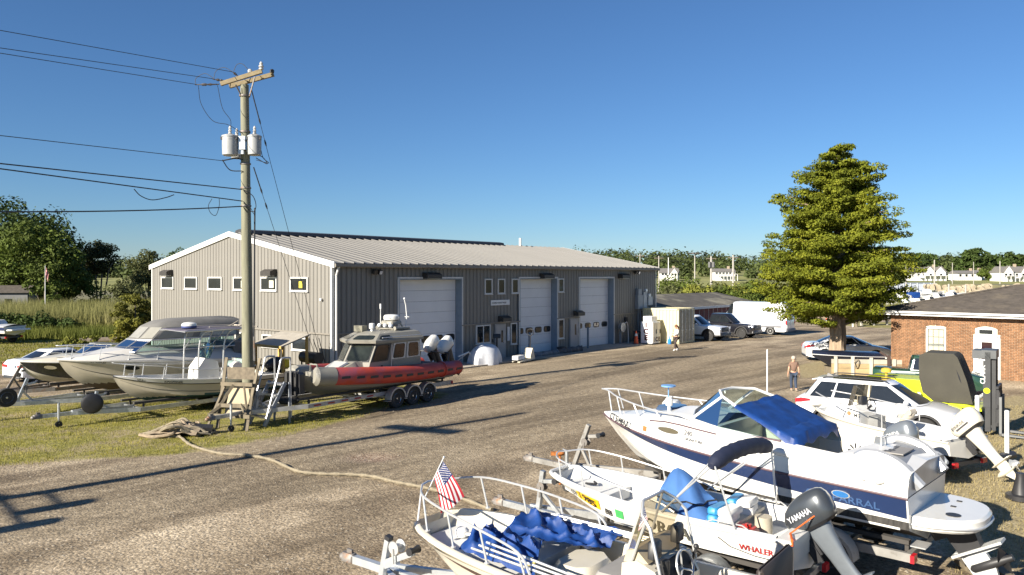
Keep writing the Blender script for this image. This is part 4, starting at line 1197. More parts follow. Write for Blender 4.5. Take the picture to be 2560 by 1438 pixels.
# sloping foredeck with pale hatch
mb = MB(); mb.loft([[(4.9, .8, 1.34), (5.3, .8, 1.34), (6.2, .55, 1.36), (6.2, -.55, 1.36), (5.3, -.8, 1.34), (4.9, -.8, 1.34)], [(4.9, .62, 1.86), (5.2, .5, 1.84), (6.0, .42, 1.58), (6.0, -.42, 1.58), (5.2, -.5, 1.84), (4.9, -.62, 1.86)]]); obj('foredeck_trunk', mb, GREYHULL, rb, smooth=False)
mb = MB(); mb.loft([[(5.42, .36, 1.80), (5.98, .34, 1.60), (5.98, -.34, 1.60), (5.42, -.36, 1.80)], [(5.44, .34, 1.86), (5.97, .32, 1.66), (5.97, -.32, 1.66), (5.44, -.34, 1.86)]]); obj('foredeck_hatch', mb, ALUPALE, rb, smooth=False)
mb = MB(); mb.box(6.5, 6.9, -.2, .2, 1.42, 1.62); mb.tube([(6.7, -.18, 1.62), (6.7, -.18, 1.86), (6.7, .18, 1.86), (6.7, .18, 1.62)], .03, 6); obj('bow_bitt', mb, GREYHULL, rb)
# roof gear: light bar, radar pedestal and dome, mast, horn
mb = MB(); mb.box(4.02, 4.28, -.55, -.1, zrf + .25, zrf + .48); obj('roof_box', mb, mat('olive_box', (.17, .16, .12), .6), rb, smooth=False)
mb = MB(); mb.lathe([(.06, 0), (.05, .12), (.11, .16), (.11, .34), (.03, .36)], (3.98, .12, zrf + .22), n=12); obj('searchlight', mb, WPAINT, rb)
mb = MB()
for x, y in ((2.45, -.45), (2.45, .45), (3.15, -.4), (3.15, .4)): mb.tube([(x, y, zrf + .15), (2.8 + (x - 2.8) * .45, y * .5, zrf + .62)], .035, 6)
mb.rbox(2.52, 3.1, -.32, .32, zrf + .48, zrf + .62, .05); mb.box(2.45, 3.15, -.42, .42, zrf + .3, zrf + .34)
pedestal = obj('radar_arch', mb, GREYHULL, rb)
for y in (-.3, .0, .3):
 mb = MB(); mb.sphere((3.16, y, zrf + .44), .085); obj('deck_light', mb, CLEARL, pedestal)
for y in (-.48, .48):
 mb = MB(); mb.tube([(2.3, y, zrf + .32), (3.0, y, zrf + .34), (3.12, y, zrf + .34)], [.05, .06, .08], 8); obj('loud_hailer', mb, GREYHULL, pedestal)
mb = MB(); mb.lathe([(.26, 0), (.31, .03), (.32, .10), (.31, .17), (.26, .215), (.1, .235)], (2.8, 0, zrf + .63), n=20); rd = obj('radar_dome', mb, WHITE, rb)
text('dome_lettering', 'FURUNO', .085, (2.8 + .28, -.14, zrf + .70), (0, 1, 0), (0, 0, 1), TEXTBLACK, rd)
mb = MB(); mb.cyl((3.05, -.35, zrf + .3), (3.05, -.35, zrf + 1.1), .016, n=6); mb.cyl((3.05, -.35, zrf + 1.08), (3.05, -.35, zrf + 1.28), .035, n=8); obj('antenna', mb, WPAINT, rb)
mb = MB(); mb.tube([(2.3, .3, zrf + .3), (2.25, .3, zrf + .8), (2.3, .3, zrf + 1.2), (2.4, .32, zrf + 1.45)], .02, 6); mb.sphere((2.4, .32, zrf + 1.48), .045); mb.cyl((2.26, .2, zrf + .75), (2.26, .45, zrf + .75), .01, n=5); obj('antenna', mb, WPAINT, rb)
mb = MB(); mb.box(.55, 1.95, -.7, .7, 1.15, 1.42); mb.tube([(.3, -.8, 1.3), (.2, -.8, 1.8), (.2, .8, 1.8), (.3, .8, 1.3)], .03, 6); mb.box(.1, .5, -.8, .8, 1.1, 1.35); obj('aft_deck_gear', mb, mat('dark_grey_deck', (.08, .08, .08), .7), rb, smooth=False)
for y in (-.38, .38):
 outboard(rb, (-.05, y, 1.62), math.pi, R(32), 1.0, WHITE, BLACK)
mb = MB(); mb.tube([(-.2, .95, 1.62), (-.9, .95, 1.75), (-1.0, .95, 1.65)], .03, 6); mb.tube([(-.9, .95, 1.75), (-.85, .3, 1.3)], .02, 6); obj('stern_frame', mb, WPAINT, rb)
trailer('boat_trailer', 'long triple axle aluminium trailer under the orange collar boat', (-3.35, 33.1, 0), math.atan2(-.815, -.58), 10.7, 2.35, (1.75, 2.62, 3.5), r=.36, z=.58, m=mat('trailer_aluminium', (.40, .40, .39), .5, .5, var=.15, dirt=(.25, .23, .2), ds=4), tongue=.30, winch=(8.9, .2), jack=9.9, winch_h=.7, rim='steel', zt=.52)
rt = bpy.data.objects['boat_trailer']
for k in range(5):
 mb = MB(); x = 4.5 + k * .62
 mb.box(x, x + .3, 1.015, 1.022, .555, .605); obj('reflector_tape', mb, mat('red_reflector', (.35, .03, .03), .4), rt, smooth=False)
mb = MB(); mb.lathe([(.18, 0), (.3, .0), (.36, .06), (.36, .14), (.3, .2), (.2, .2)], (7.6, .1, .62), n=20)
o = obj('loose_tyre', mb, RUBBER, None, label='bare black tyre lying on the trailer tongue ahead of the orange boat', cat='tyre')
o.matrix_world = rt.matrix_basis
# steel boarding steps over the trailer tongue
bs = thing('boarding_ladder', 'bright metal boarding ladder with curved handrails at the trailer tongue', 'ladder', PZ(668, 1062, .0), math.atan2(.815, .58))
for y in (.42, -.42):
 mb = MB(); mb.tube(curve([(-.35, y, .3), (.12, y, 1.75), (.22, y, 2.15), (.34, y, 2.24), (.62, y, 2.22)]), .032, 8); mb.tube([(.62, y, 2.22), (.66, y, .2)], .03, 6); obj('handrail', mb, ALU, bs)
 mb = MB(); mb.beam((-.42, y * .95, .05), (.42, y * .95, 1.4), .05, .12); mb.beam((.6, y * .95, 0), (.6, y * .95, 1.4), .05, .06); obj('stringer', mb, mat('grey_ladder_rail', (.25, .27, .3), .5, .4), bs, smooth=False)
for k in range(4):
 mb = MB(); x = -.3 + k * .22; z = .32 + k * .34; mb.box(x - .11, x + .13, -.40, .40, z - .02, z + .03); obj('step', mb, ALU, bs, smooth=False)
# wooden trestle with plywood panel, in front of the pole
ws = thing('wooden_trestle', 'weathered wooden trestle with plywood panel in front of the pole', 'trestle', G(598, 1066), R(-12))
PLY = mat('weathered_plywood', (.40, .33, .22), .8, var=.15, vs=2, dirt=(.22, .18, .13), ds=6, dth=.62)
for s in (-1, 1):
 mb = MB(); mb.beam((s * .52, -.55 + (.1 if s < 0 else 0), 0), (s * .62, .25, 2.25), .10, .05); obj('leg', mb, WOOD, ws, smooth=False)
 mb = MB(); mb.beam((s * .72, -.75, 0), (s * .50, .05, 1.45), .09, .05); obj('leg', mb, WOOD, ws, smooth=False)
for z, y, w in ((1.42, -.06, 1.15), (.45, -.52, 1.5), (.75, -.3, 1.1)):
 mb = MB(); mb.box(-w / 2, w / 2, y - .12, y - .07, z - .06, z + .06); obj('crossbar', mb, WOOD, ws, smooth=False)
mb = MB(); mb.box(-.5, .5, .10, .13, 1.55, 1.95); obj('board', mb, mat('dark_board', (.16, .13, .09), .8, var=.3, vs=8), ws, smooth=False)
mb = MB(); mb.loft([[(-.40, -.28, .35), (.52, -.28, .35), (.52, -.25, .35), (-.40, -.25, .35)], [(-.30, .0, 1.38), (.46, .0, 1.38), (.46, .03, 1.38), (-.30, .03, 1.38)]]); obj('panel', mb, PLY, ws, smooth=False)
for a, b in (((-.6, -.5, .45), (-.1, -.18, 1.4)), ((.6, -.5, .45), (.3, -.2, 1.35)), ((-.7, -.6, .5), (-.35, -.35, .8)), ((.6, -.6, .5), (.3, -.4, .8))):
 mb = MB(); mb.beam(a, b, .05, .09); obj('brace', mb, WOOD, ws, smooth=False)
mb = MB(); mb.tube([(.62, -.1, 2.2), (.60, -.1, 3.0)], .03, 6); obj('upright_pipe', mb, RUSTY, ws)
# -- white centre console boat
cc = thing('center_console_boat', 'white and buff centre console boat with T-top beside the pole', 'boat', (-9.95, 31.9, 0), D64)
h = Hull(6.15, 2.3, [(0, 1.10), (.4, 1.16), (.75, 1.32), (1, 1.50)], [(0, .36), (.55, .36), (.75, .44), (.88, .68), (.96, 1.05), (1, 1.42)], [(0, .93), (.3, 1), (.55, .96), (.78, .72), (.92, .36), (1, .015)], [(0, .92), (.6, .84), (.85, .62), (1, .4)], [(0, .26), (.5, .30), (.8, .42), (1, .6)], flare=.12)
TEAL = mat('dark_green_bottom_paint', (.018, .065, .07), .7, var=.2)
h.shell(cc, [BUFF, TEAL], zw=.66)
h.band('sheer_band', cc, WHITE, 1.70, 2.0, .0, 1, .016)
h.band('waterline_stripe', cc, mat('grey_stripe', (.12, .12, .11), .5), 1.22, 1.27, .02, .97, .008)
h.rub(cc, BLACK, .026, 1.72)
h.cockpit(cc, WHITE, .03, .90, .22, .66); h.deck('foredeck', cc, WHITE, .90, 1, .03)
h.label('boat_name', 'KINGFISHER', cc, TEXTBLACK, .77, 1.78, .115, sx=1.0)
h.label('registration', 'CT 6', cc, TEXTBLACK, .90, 1.80, .10)
mb = MB(); mb.loft([[(2.35, .38, .66), (3.3, .38, .66), (3.3, -.38, .66), (2.35, -.38, .66)], [(2.4, .38, 1.45), (3.22, .36, 1.55), (3.22, -.36, 1.55), (2.4, -.38, 1.45)], [(2.45, .36, 1.75), (2.95, .34, 1.9), (2.95, -.34, 1.9), (2.45, -.36, 1.75)]]); obj('console', mb, WHITE, cc, smooth=False)
mb = MB(); mb.loft([[(2.75, .33, 1.88), (3.0, .3, 1.78), (3.0, -.3, 1.78), (2.75, -.33, 1.88)], [(2.5, .31, 2.42), (2.62, .28, 2.44), (2.62, -.28, 2.44), (2.5, -.31, 2.42)]]); obj('windshield', mb, SHIELD, cc)
mb = MB(); mb.box(1.25, 1.85, -.45, .45, .66, 1.4); mb.box(1.3, 1.4, -.45, .45, 1.4, 1.75); obj('leaning_post', mb, WHITE, cc, smooth=False)
mb = MB(); mb.rbox(3.6, 4.6, -.4, .4, .66, 1.1, .08); obj('bow_seat', mb, WHITE, cc)
for sd in (1, -1):
 mb = MB()
 mb.tube(curve([(3.35, sd * .55, .7), (3.3, sd * .55, 2.3), (3.15, sd * .6, 2.85), (2.8, sd * .7, 2.95)]), .028, 7); mb.tube(curve([(2.35, sd * .55, .7), (2.3, sd * .55, 2.3), (2.15, sd * .6, 2.8), (2.0, sd * .7, 2.95)]), .028, 7)
 for z in (1.0, 1.5, 2.35): mb.tube([(3.33, sd * .55, z), (2.32, sd * .55, z)], .02, 6)
 mb.tube([(2.3, sd * .55, 2.2), (1.5, sd * .7, 2.9)], .02, 6)
 obj('top_frame', mb, STEEL, cc)
mb = MB(); mb.rbox(1.6, 4.0, -.95, .95, 2.95, 3.02, .03); tt = obj('tee_top', mb, mat('top_canvas', (.10, .09, .12), .7, var=.1), cc, smooth=False)
mb = MB(); mb.tube([(1.6, -.95, 2.98), (4.05, -.95, 2.98), (4.05, .95, 2.98), (1.6, .95, 2.98), (1.6, -.95, 2.98)], .03, 6); obj('top_rim', mb, STEEL, cc)
mb = MB(); mb.lathe([(.22, 0), (.27, .03), (.28, .1)], (3.4, 0, 3.03), n=18); obj('radar_base', mb, mat('radar_blue', (.05, .07, .2), .4), tt)
mb = MB(); mb.lathe([(.28, .1), (.27, .17), (.2, .22), (.05, .24)], (3.4, 0, 3.03), n=18); obj('radar_dome', mb, WHITE, tt)
mb = MB()
for k in range(6): mb.tube([(1.7, -.8 + k * .32, 2.9), (1.1, -.8 + k * .32, 3.2 if k % 2 else 3.05)], .02, 5)
mb.tube([(1.1, -.9, 3.02), (1.1, .9, 3.02)], .03, 6); mb.tube([(1.2, -.6, 3.04), (3.0, -.62, 3.08)], .02, 5); mb.tube([(1.3, .5, 3.05), (2.9, .55, 3.08)], .02, 5)
obj('rod_rack', mb, mat('bleached_rod', (.45, .4, .33), .6), cc)
p = [h.pt(t, 2, sd, -.04) + Vector((0, 0, .42 * (1 if t > .6 else .8))) for sd in (1,) for t in (.45, .6, .75, .88, .96)] + [Vector((6.2, 0, 1.98))] + [h.pt(t, 2, -1, -.04) + Vector((0, 0, .42)) for t in (.96, .88, .75, .6, .45)]
bowrail(cc, p, [(h.pt(t, 2, sd, -.05), h.pt(t, 2, sd, -.04) + Vector((-.06, 0, .42 * (1 if t > .6 else .8)))) for t in (.45, .62, .78, .92) for sd in (1, -1)])
for t in (.5, .93):
 mb = MB(); mb.tube([h.pt(t, 2, 1, -.1) + Vector((-.1, 0, .06)), h.pt(t, 2, 1, -.1) + Vector((.1, 0, .06))], .018, 6); obj('cleat', mb, STEEL, cc)
outboard(cc, (-.1, 0, 1.02), math.pi, R(8), .85, BLACK, BLACK)
mb = MB(); mb.lathe([(.02, -.3), (.24, -.29), (.29, -.2), (.29, .2), (.24, .29), (.02, .3)], (1.72, .25, 1.42), 'y', 18); obj('stern_buoy', mb, WHITE, cc)
trailer('boat_trailer', 'galvanised trailer with black covered spare wheel under the centre console boat', (-9.95, 31.9, 0), D64, 8.7, 1.9, (1.5, 2.3), r=.32, z=.36, winch=(6.85, .15), jack=7.95, winch_h=.62, zt=.42)
ct = [o for o in COL.objects if o.get('label', '').startswith('galvanised trailer with black covered')][0]
mb = MB(); mb.lathe([(.02, -.1), (.25, -.12), (.33, -.08), (.345, 0), (.33, .08), (.25, .12), (.02, .1)], (0, 0, 0), 'y', 22)
sc_ = obj('covered_spare_wheel', mb, mat('black_vinyl', (.012, .012, .014), .45, var=.3), ct); sc_.location = (7.0, .36, .70); sc_.rotation_euler = (0, 0, R(-24))
# -- cabin cruiser with canvas
cr = thing('cabin_cruiser', 'grey-white cabin cruiser with grey canvas enclosure behind the centre console', 'boat', (-11.96, 34.22, 0), D64); cr.scale = (.885, 1, 1)
h = Hull(8.25, 2.65, [(0, 1.55), (.4, 1.66), (.75, 1.82), (1, 1.93)], [(0, .55), (.55, .55), (.74, .62), (.88, .92), (.96, 1.40), (1, 1.84)], [(0, .94), (.3, 1), (.55, .97), (.78, .74), (.92, .40), (1, .02)], [(0, .92), (.6, .84), (.85, .6), (1, .4)], [(0, .24), (.5, .28), (.8, .42), (1, .6)], flare=.12)
CRW = mat('dull_gelcoat', (.58, .56, .52), .3, var=.06, vs=1.5, dirt=(.48, .45, .38), ds=2, dth=.6)
h.shell(cr, [BUFF, mat('brown_bottom_paint', (.10, .07, .045), .8, var=.25)], zw=.95)
h.rub(cr, CRW, .04, 1.95); h.band('waterline_stripe', cr, BLACK, 1.16, 1.20, .05, .95, .008)
h.band('sheer_band', cr, CRW, 1.78, 2.0, 0, 1, .016)
h.label('registration', 'NY 4204 JU', cr, TEXTBLACK, .885, 1.84, .12, sx=1.0)
g = []
for t in h.ts(26, .02, 1):
 hb = max(.002, h.hb(t) - .02); x = h.L * t
 up_ = itp(t, [(0, .1), (.15, .42), (.62, .50), (.74, .36), (.9, .14), (1, .03)])
 g.append([(x, hb * f, h.zs(t) + up_ * min(1, (1 - abs(f)) * 3.2 + .0)) for f in (1, .97, .86, .7, .4, 0, -.4, -.7, -.86, -.97, -1)])
mb = MB(); mb.sheet(g); obj('deck', mb, CRW, cr, angle=60)
# windshield and canvas
def crown(x0, x1, w, z): return [(x0, w, z), (x0 + (x1 - x0) * .5, w * 1.02, z), (x1 - .35, w * .92, z), (x1, w * .45, z), (x1, -w * .45, z), (x1 - .35, -w * .92, z), (x0 + (x1 - x0) * .5, -w * 1.02, z), (x0, -w, z)]
wb_ = crown(1.0, 6.0, 1.12, 2.08); wt_ = crown(1.0, 5.25, 1.02, 2.50)
mb = MB(); mb.loft([wb_, wt_], cap0=False, cap1=False); obj('windshield', mb, SHIELD, cr, smooth=False)
mb = MB(); mb.tube([Vector(p) for p in wt_], .03, 6); mb.tube([Vector(p) for p in wb_], .03, 6)
for i in (1, 2, 3, 4, 5, 6): mb.tube([wb_[i], wt_[i]], .022, 6)
obj('windshield_frame', mb, ALU, cr)
CANV = mat('grey_canvas', (.16, .155, .145), .85, var=.12, vs=3, bmp=.1)
c1 = crown(.7, 5.2, 1.03, 2.52); c2 = crown(.7, 4.65, .98, 3.0); c3 = crown(.6, 4.2, .85, 3.18); c4 = crown(.7, 3.6, .5, 3.26)
mb = MB(); mb.loft([c1, c2, c3, c4]); cv = obj('canvas_enclosure', mb, CANV, cr, angle=50)
CLV = mat('clouded_vinyl_window', (.30, .29, .25), .2, var=.1, coat=.4)
def quadpanel(nm, a, b, c, d, m, par, e=.08, off=.02):
 a, b, c, d = map(Vector, (a, b, c, d)); n_ = (b - a).cross(d - a).normalized()
 cc_ = (a + b + c + d) / 4
 if n_.dot(cc_ - Vector((2.5, 0, 2.6))) < 0: n_ = -n_
 def q(u, v): return a.lerp(b, u).lerp(d.lerp(c, u), v) + n_ * off
 mb = MB(); mb.sheet([[q(lerp(e, 1 - e, i / 3), lerp(e, 1 - e, j / 3)) for i in range(4)] for j in range(4)]); return obj(nm, mb, m, par)
for i in (0, 1, 2, 3, 4, 5, 6): quadpanel('vinyl_window', c1[i], c1[i + 1], c2[i + 1], c2[i], CLV, cv)
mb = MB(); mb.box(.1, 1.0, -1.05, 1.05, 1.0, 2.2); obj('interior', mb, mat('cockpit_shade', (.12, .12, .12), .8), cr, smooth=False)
for sd in (1, -1):
 mb = MB(); c = h.pt(.70, 1.62, sd, .012); a = h.pt(.73, 1.62, sd, .012) - h.pt(.67, 1.62, sd, .012); a.normalize(); u_ = h.pt(.7, 1.75, sd, .012) - c; u_.normalize()
 ring = [c + a * .32 * math.cos(q) + u_ * .085 * math.sin(q) for q in [2 * math.pi * i / 16 for i in range(16)]]
 mb.loft([ring, [p + Vector((0, sd * .012, 0)) for p in ring]]); obj('porthole', mb, WINGLASS, cr)
p = [h.pt(t, 2, 1, -.05) + Vector((0, 0, .48)) for t in (.55, .7, .85, .95)] + [Vector((8.35, 0, 2.45))] + [h.pt(t, 2, -1, -.05) + Vector((0, 0, .48)) for t in (.95, .85, .7, .55)]
bowrail(cr, p, [(h.pt(t, 2, sd, -.06), h.pt(t, 2, sd, -.05) + Vector((-.1, 0, .48))) for t in (.58, .72, .85, .96) for sd in (1, -1)])
outboard(cr, (-.1, 0, 1.55), math.pi, R(20), 1.0, mat('grey_motor_cover', (.30, .29, .27), .8, var=.15), CRW)
trailer('boat_trailer', 'galvanised tandem trailer with spare tyre under the canvas-topped cruiser', (-11.75, 34.47, 0), D64, 10.6, 2.2, (1.9, 2.8), r=.34, z=.46, winch=(9.0, .35), jack=10.0, winch_h=.85, zt=.50)
kt = [o for o in COL.objects if o.get('label', '').startswith('galvanised tandem trailer')][0]
w_ = wheel(kt, (9.4, .28, .78), .33, .2, .2, 1, 'steel'); w_.name = 'spare_wheel'
mb = MB(); mb.tube(curve([(10.3, .1, .45), (10.2, .25, .3), (10.1, .12, .2), (10.0, -.1, .3), (10.2, -.1, .45)]), .02, 5); obj('safety_chain', mb, RUSTY, kt)
# -- black hulled runabout
bb = thing('runabout_boat', 'black and cream hulled runabout beside the white sedan', 'boat', (-15.4, 36.0, 0), D64)
h = Hull(6.5, 2.4, [(0, 1.25), (.4, 1.36), (.75, 1.50), (1, 1.60)], [(0, .55), (.55, .55), (.74, .60), (.88, .78), (.96, 1.08), (1, 1.50)], [(0, .94), (.3, 1), (.55, .97), (.78, .74), (.92, .40), (1, .02)], [(0, .92), (.6, .84), (.85, .6), (1, .4)], [(0, .24), (.5, .24), (.8, .26), (1, .40)], flare=.1)
h.shell(bb, [CREAM, CREAM, mat('gloss_black_gelcoat', (.012, .013, .018), .12, var=.1, coat=.6)], paint=(1.0, 2.1))
h.rub(bb, CRW, .03, 1.98)
g = []
for t in h.ts(22, .02, 1):
 hb = max(.002, h.hb(t) - .02); x = h.L * t; up_ = itp(t, [(0, .1), (.5, .22), (.7, .30), (.9, .12), (1, .02)])
 g.append([(x, hb * f, h.zs(t) + up_ * min(1, (1 - abs(f)) * 3)) for f in (1, .9, .7, .4, 0, -.4, -.7, -.9, -1)])
mb = MB(); mb.sheet(g); obj('deck', mb, CREAM, bb, angle=60)
mb = MB(); a = [(2.2, .95, 1.62), (3.7, .85, 1.72), (4.3, .35, 1.78), (4.3, -.35, 1.78), (3.7, -.85, 1.72), (2.2, -.95, 1.62)]; b = [(2.2, .9, 1.98), (3.3, .8, 2.1), (3.75, .3, 2.12), (3.75, -.3, 2.12), (3.3, -.8, 2.1), (2.2, -.9, 1.98)]
mb.loft([a, b], closed=False, cap0=False, cap1=False); obj('windshield', mb, SHIELD, bb, smooth=False)
mb = MB(); mb.tube(b, .03, 6)
for i in range(6): mb.tube([a[i], b[i]], .02, 5)
obj('windshield_frame', mb, ALU, bb)
mb = MB(); c = h.pt(.86, 1.62, 1, .02); a_ = (h.pt(.9, 1.62, 1, .02) - h.pt(.82, 1.62, 1, .02)).normalized(); u_ = (h.pt(.86, 1.8, 1, .02) - c).normalized()
ring = [c + a_ * .22 * math.cos(q) + u_ * .085 * math.sin(q) for q in [2 * math.pi * i / 16 for i in range(16)]]
mb.loft([ring, [p + Vector((0, .012, 0)) for p in ring]]); obj('porthole', mb, mat('cream_port', (.55, .48, .33), .4), bb)
mb = MB(); mb.tube(curve([h.pt(.7, 2, 1, -.1) + Vector((0, 0, .1)), h.pt(.8, 2, 1, -.1) + Vector((0, 0, .3)), h.pt(.9, 2, 1, -.1) + Vector((0, 0, .3))]), .016, 5); obj('bow_rail', mb, STEEL, bb)
trailer('boat_trailer', 'weathered trailer with tall winch post under the black hulled runabout', (-15.4, 36.0, 0), D64, 8.6, 1.95, (1.6,), r=.33, z=.46, winch=(7.0, .55), jack=8.1, winch_h=1.0, m=RUSTY)
# -- far left runabout on the back lawn
fb = thing('runabout_boat', 'white and navy runabout on the back lawn by the reeds, at the frame edge', 'boat', (-36.7, 57.6, 0), math.atan2(.12, -1))
h = Hull(5.8, 2.3, [(0, 1.30), (.5, 1.4), (1, 1.55)], [(0, .62), (.6, .62), (.85, .9), (1, 1.5)], [(0, .95), (.3, 1), (.6, .92), (.85, .5), (1, .02)], [(0, .92), (.6, .8), (1, .4)], [(0, .28), (.6, .32), (1, .6)], flare=.1)
h.shell(fb, [WHITE, WHITE]); NAVY = mat('navy_gelcoat', (.03, .045, .12), .22, var=.12, vs=1.2, coat=.4)
h.band('hull_stripe', fb, NAVY, 1.42, 1.9, 0, .98, .01); h.deck('deck', fb, WHITE, 0, 1, .12); h.rub(fb, WHITE, .03)
mb = MB(); mb.rbox(1.2, 3.4, -.9, .9, 1.36, 1.72, .2); obj('tonneau_cover', mb, WPAINT, fb)
mb = MB(); mb.rbox(-.55, .02, -.95, .95, 1.0, 1.1, .05); obj('swim_platform', mb, WHITE, fb)
trailer('boat_trailer', 'dark trailer with white wheels under the boat on the back lawn', (-36.8, 57.6, 0), math.atan2(.12, -1), 7.6, 1.9, (.9,), r=.36, z=.5, m=mat('dark_trailer', (.06, .06, .065), .5), rim='plain')
# -- kiosk shelter, smoker grill, poles against the wall
ks = thing('kiosk_shelter', 'small yellow-posted work shelter with pitched plywood roof by the gable wall', 'shelter', (-10.45, 35.45, 0), math.atan2(.64, -.768) + math.pi)
PINE = mat('yellow_pine', (.50, .32, .09), .7, var=.15, vs=3, stretch=(1, 1, .2))
mb = MB(); mb.loft([[(-1.25, -.75, 1.86), (1.1, -.75, 1.86), (1.1, -.75, 1.92), (-1.25, -.75, 1.92)], [(-1.25, .75, 2.32), (1.1, .75, 2.32), (1.1, .75, 2.38), (-1.25, .75, 2.38)]]); rf_ = obj('roof', mb, mat('roof_sheet', (.34, .31, .26), .7, var=.12), ks, smooth=False)
mb = MB(); mb.box(-1.25, 1.1, -.79, -.75, 1.80, 1.92); obj('fascia_board', mb, PINE, rf_, smooth=False)
for x, y in ((-1.15, -.62), (1.0, -.62), (-1.15, .62), (1.0, .62)):
 mb = MB(); mb.box(x - .05, x + .05, y - .05, y + .05, 0, 1.9 if y < 0 else 2.3); obj('post', mb, PINE, ks, smooth=False)
mb = MB(); mb.box(-1.1, .95, -.55, .55, .88, .94); obj('shelf', mb, PINE, ks, smooth=False)
mb = MB(); mb.rbox(.35, .85, -.45, -.1, .94, 1.28, .04); obj('yellow_bin', mb, mat('yellow_plastic', (.85, .62, .01), .45), None, label='bright yellow plastic bin on the kiosk shelf', cat='bin').matrix_world = ks.matrix_basis
mb = MB(); mb.rbox(-.55, .2, -.5, .1, .0, .8, .08); obj('dark_drum', mb, DARK, None, label='dark bin stored under the kiosk shelter', cat='bin').matrix_world = ks.matrix_basis
mb = MB(); mb.tube([(-.7, -.3, 1.05), (-.2, -.35, 1.08), (.2, -.3, 1.12)], [.06, .1, .05], 8); obj('folded_canvas', mb, mat('olive_canvas', (.22, .20, .11), .9), None, label='folded olive canvas lying on the kiosk shelf', cat='canvas').matrix_world = ks.matrix_basis
gr = thing('smoker_grill', 'black barrel smoker grill beside the kiosk shelter', 'grill', (-9.25, 35.9, 0), math.atan2(.64, -.768))
mb = MB(); mb.tube([(-.6, 0, 1.25), (.6, 0, 1.25)], .27, 16); obj('barrel', mb, BLACK, gr)
for x in (-.45, .45):
 for y in (-.2, .2):
  mb = MB(); mb.beam((x, y, 0), (x, y, 1.1), .05, .05); obj('leg', mb, BLACK, gr, smooth=False)
mb = MB(); mb.tube([(-.4, -.28, 1.3), (-.4, -.33, 1.35), (.4, -.33, 1.35), (.4, -.28, 1.3)], .015, 5); obj('lid_handle', mb, STEEL, gr)
for u0, v0, u1, v1, lab in ((783, 848, 822, 960, 'first thin pole leaning on the gable wall, further from the corner'), (797, 845, 826, 960, 'second thin pole leaning on the gable wall, nearer the corner')):
 mb = MB(); mb.tube([P(u0, v0, 37.1), P(u1, v1, 36.6)], .02, 5); obj('leaning_pole', mb, DARK, None, label=lab, cat='pole')
# -- rope and net heap, the long fat rope across the yard
RB = G(450, 1088)
ROPE2 = mat('net_brown', (.28, .22, .15), .95, var=.3, vs=10, bmp=.5, bs=30)
rr_ = random.Random(5)
hp = thing('rope_heap', 'heap of tangled old rope and netting on the grass', 'rope heap', RB)
for k in range(15):
 pts = []
 a0 = rr_.random() * 6.28; cx, cy = rr_.uniform(-.5, .45), rr_.uniform(-.3, .3)
 for i in range(9):
  a = a0 + i * .75; rad = rr_.uniform(.25, .75)
  pts.append((cx + rad * math.cos(a) * 1.1, cy + rad * math.sin(a) * .6, max(.05, .42 * (1 - abs(cx + rad * math.cos(a)) / 1.2) * rr_.uniform(.3, 1.1))))
 mb = MB(); mb.tube(curve(pts, 4), rr_.uniform(.028, .05), 6); obj('rope_coil', mb, ROPE if k % 3 else ROPE2, hp)
g = [[(x * .14, y * .13, .06 + .33 * math.exp(-((x * .14) ** 2 * 1.6 + (y * .13) ** 2 * 4)) + rr_.uniform(-.04, .04)) for y in range(-4, 5)] for x in range(-6, 6)]
mb = MB(); mb.sheet(g); obj('net_bundle', mb, ROPE2, hp, angle=20)
mb = MB(); mb.obox((.72, .1, .16), (.5, .3, .24), (.2, .1, .3)); mb.tube([(.2, -.1, .2), (.95, .15, .2)], .08, 8); obj('dark_float', mb, BLACK, hp)
mb = MB()
rp = [(432, 1082), (455, 1100), (478, 1117), (520, 1131), (560, 1140), (620, 1144), (680, 1156), (740, 1181), (800, 1189), (870, 1191), (930, 1196), (985, 1208), (1040, 1219), (1095, 1232), (1150, 1250), (1230, 1280)]
pts = curve([G(u, v) + Vector((0, 0, .05 + .018 * float(fbm(np.array([G(u, v).x]), np.array([G(u, v).y]), .5)[0]))) for u, v in rp], 7)
mb.tube(pts, [.040 + .010 * math.sin(i * 1.7) for i in range(len(pts))], 7)
obj('long_rope', mb, ROPE, None, label='thick frayed rope snaking from the rope heap across the gravel', cat='rope')
for k in range(3):
 mb = MB(); pts = [(-.9 + rr_.uniform(-.2, .2) + .25 * i, -.35 - .06 * k + .12 * math.sin(i * 1.3 + k), .05) for i in range(5)]
 mb.tube(curve(pts, 4), .045, 6); obj('rope_coil', mb, ROPE, hp)
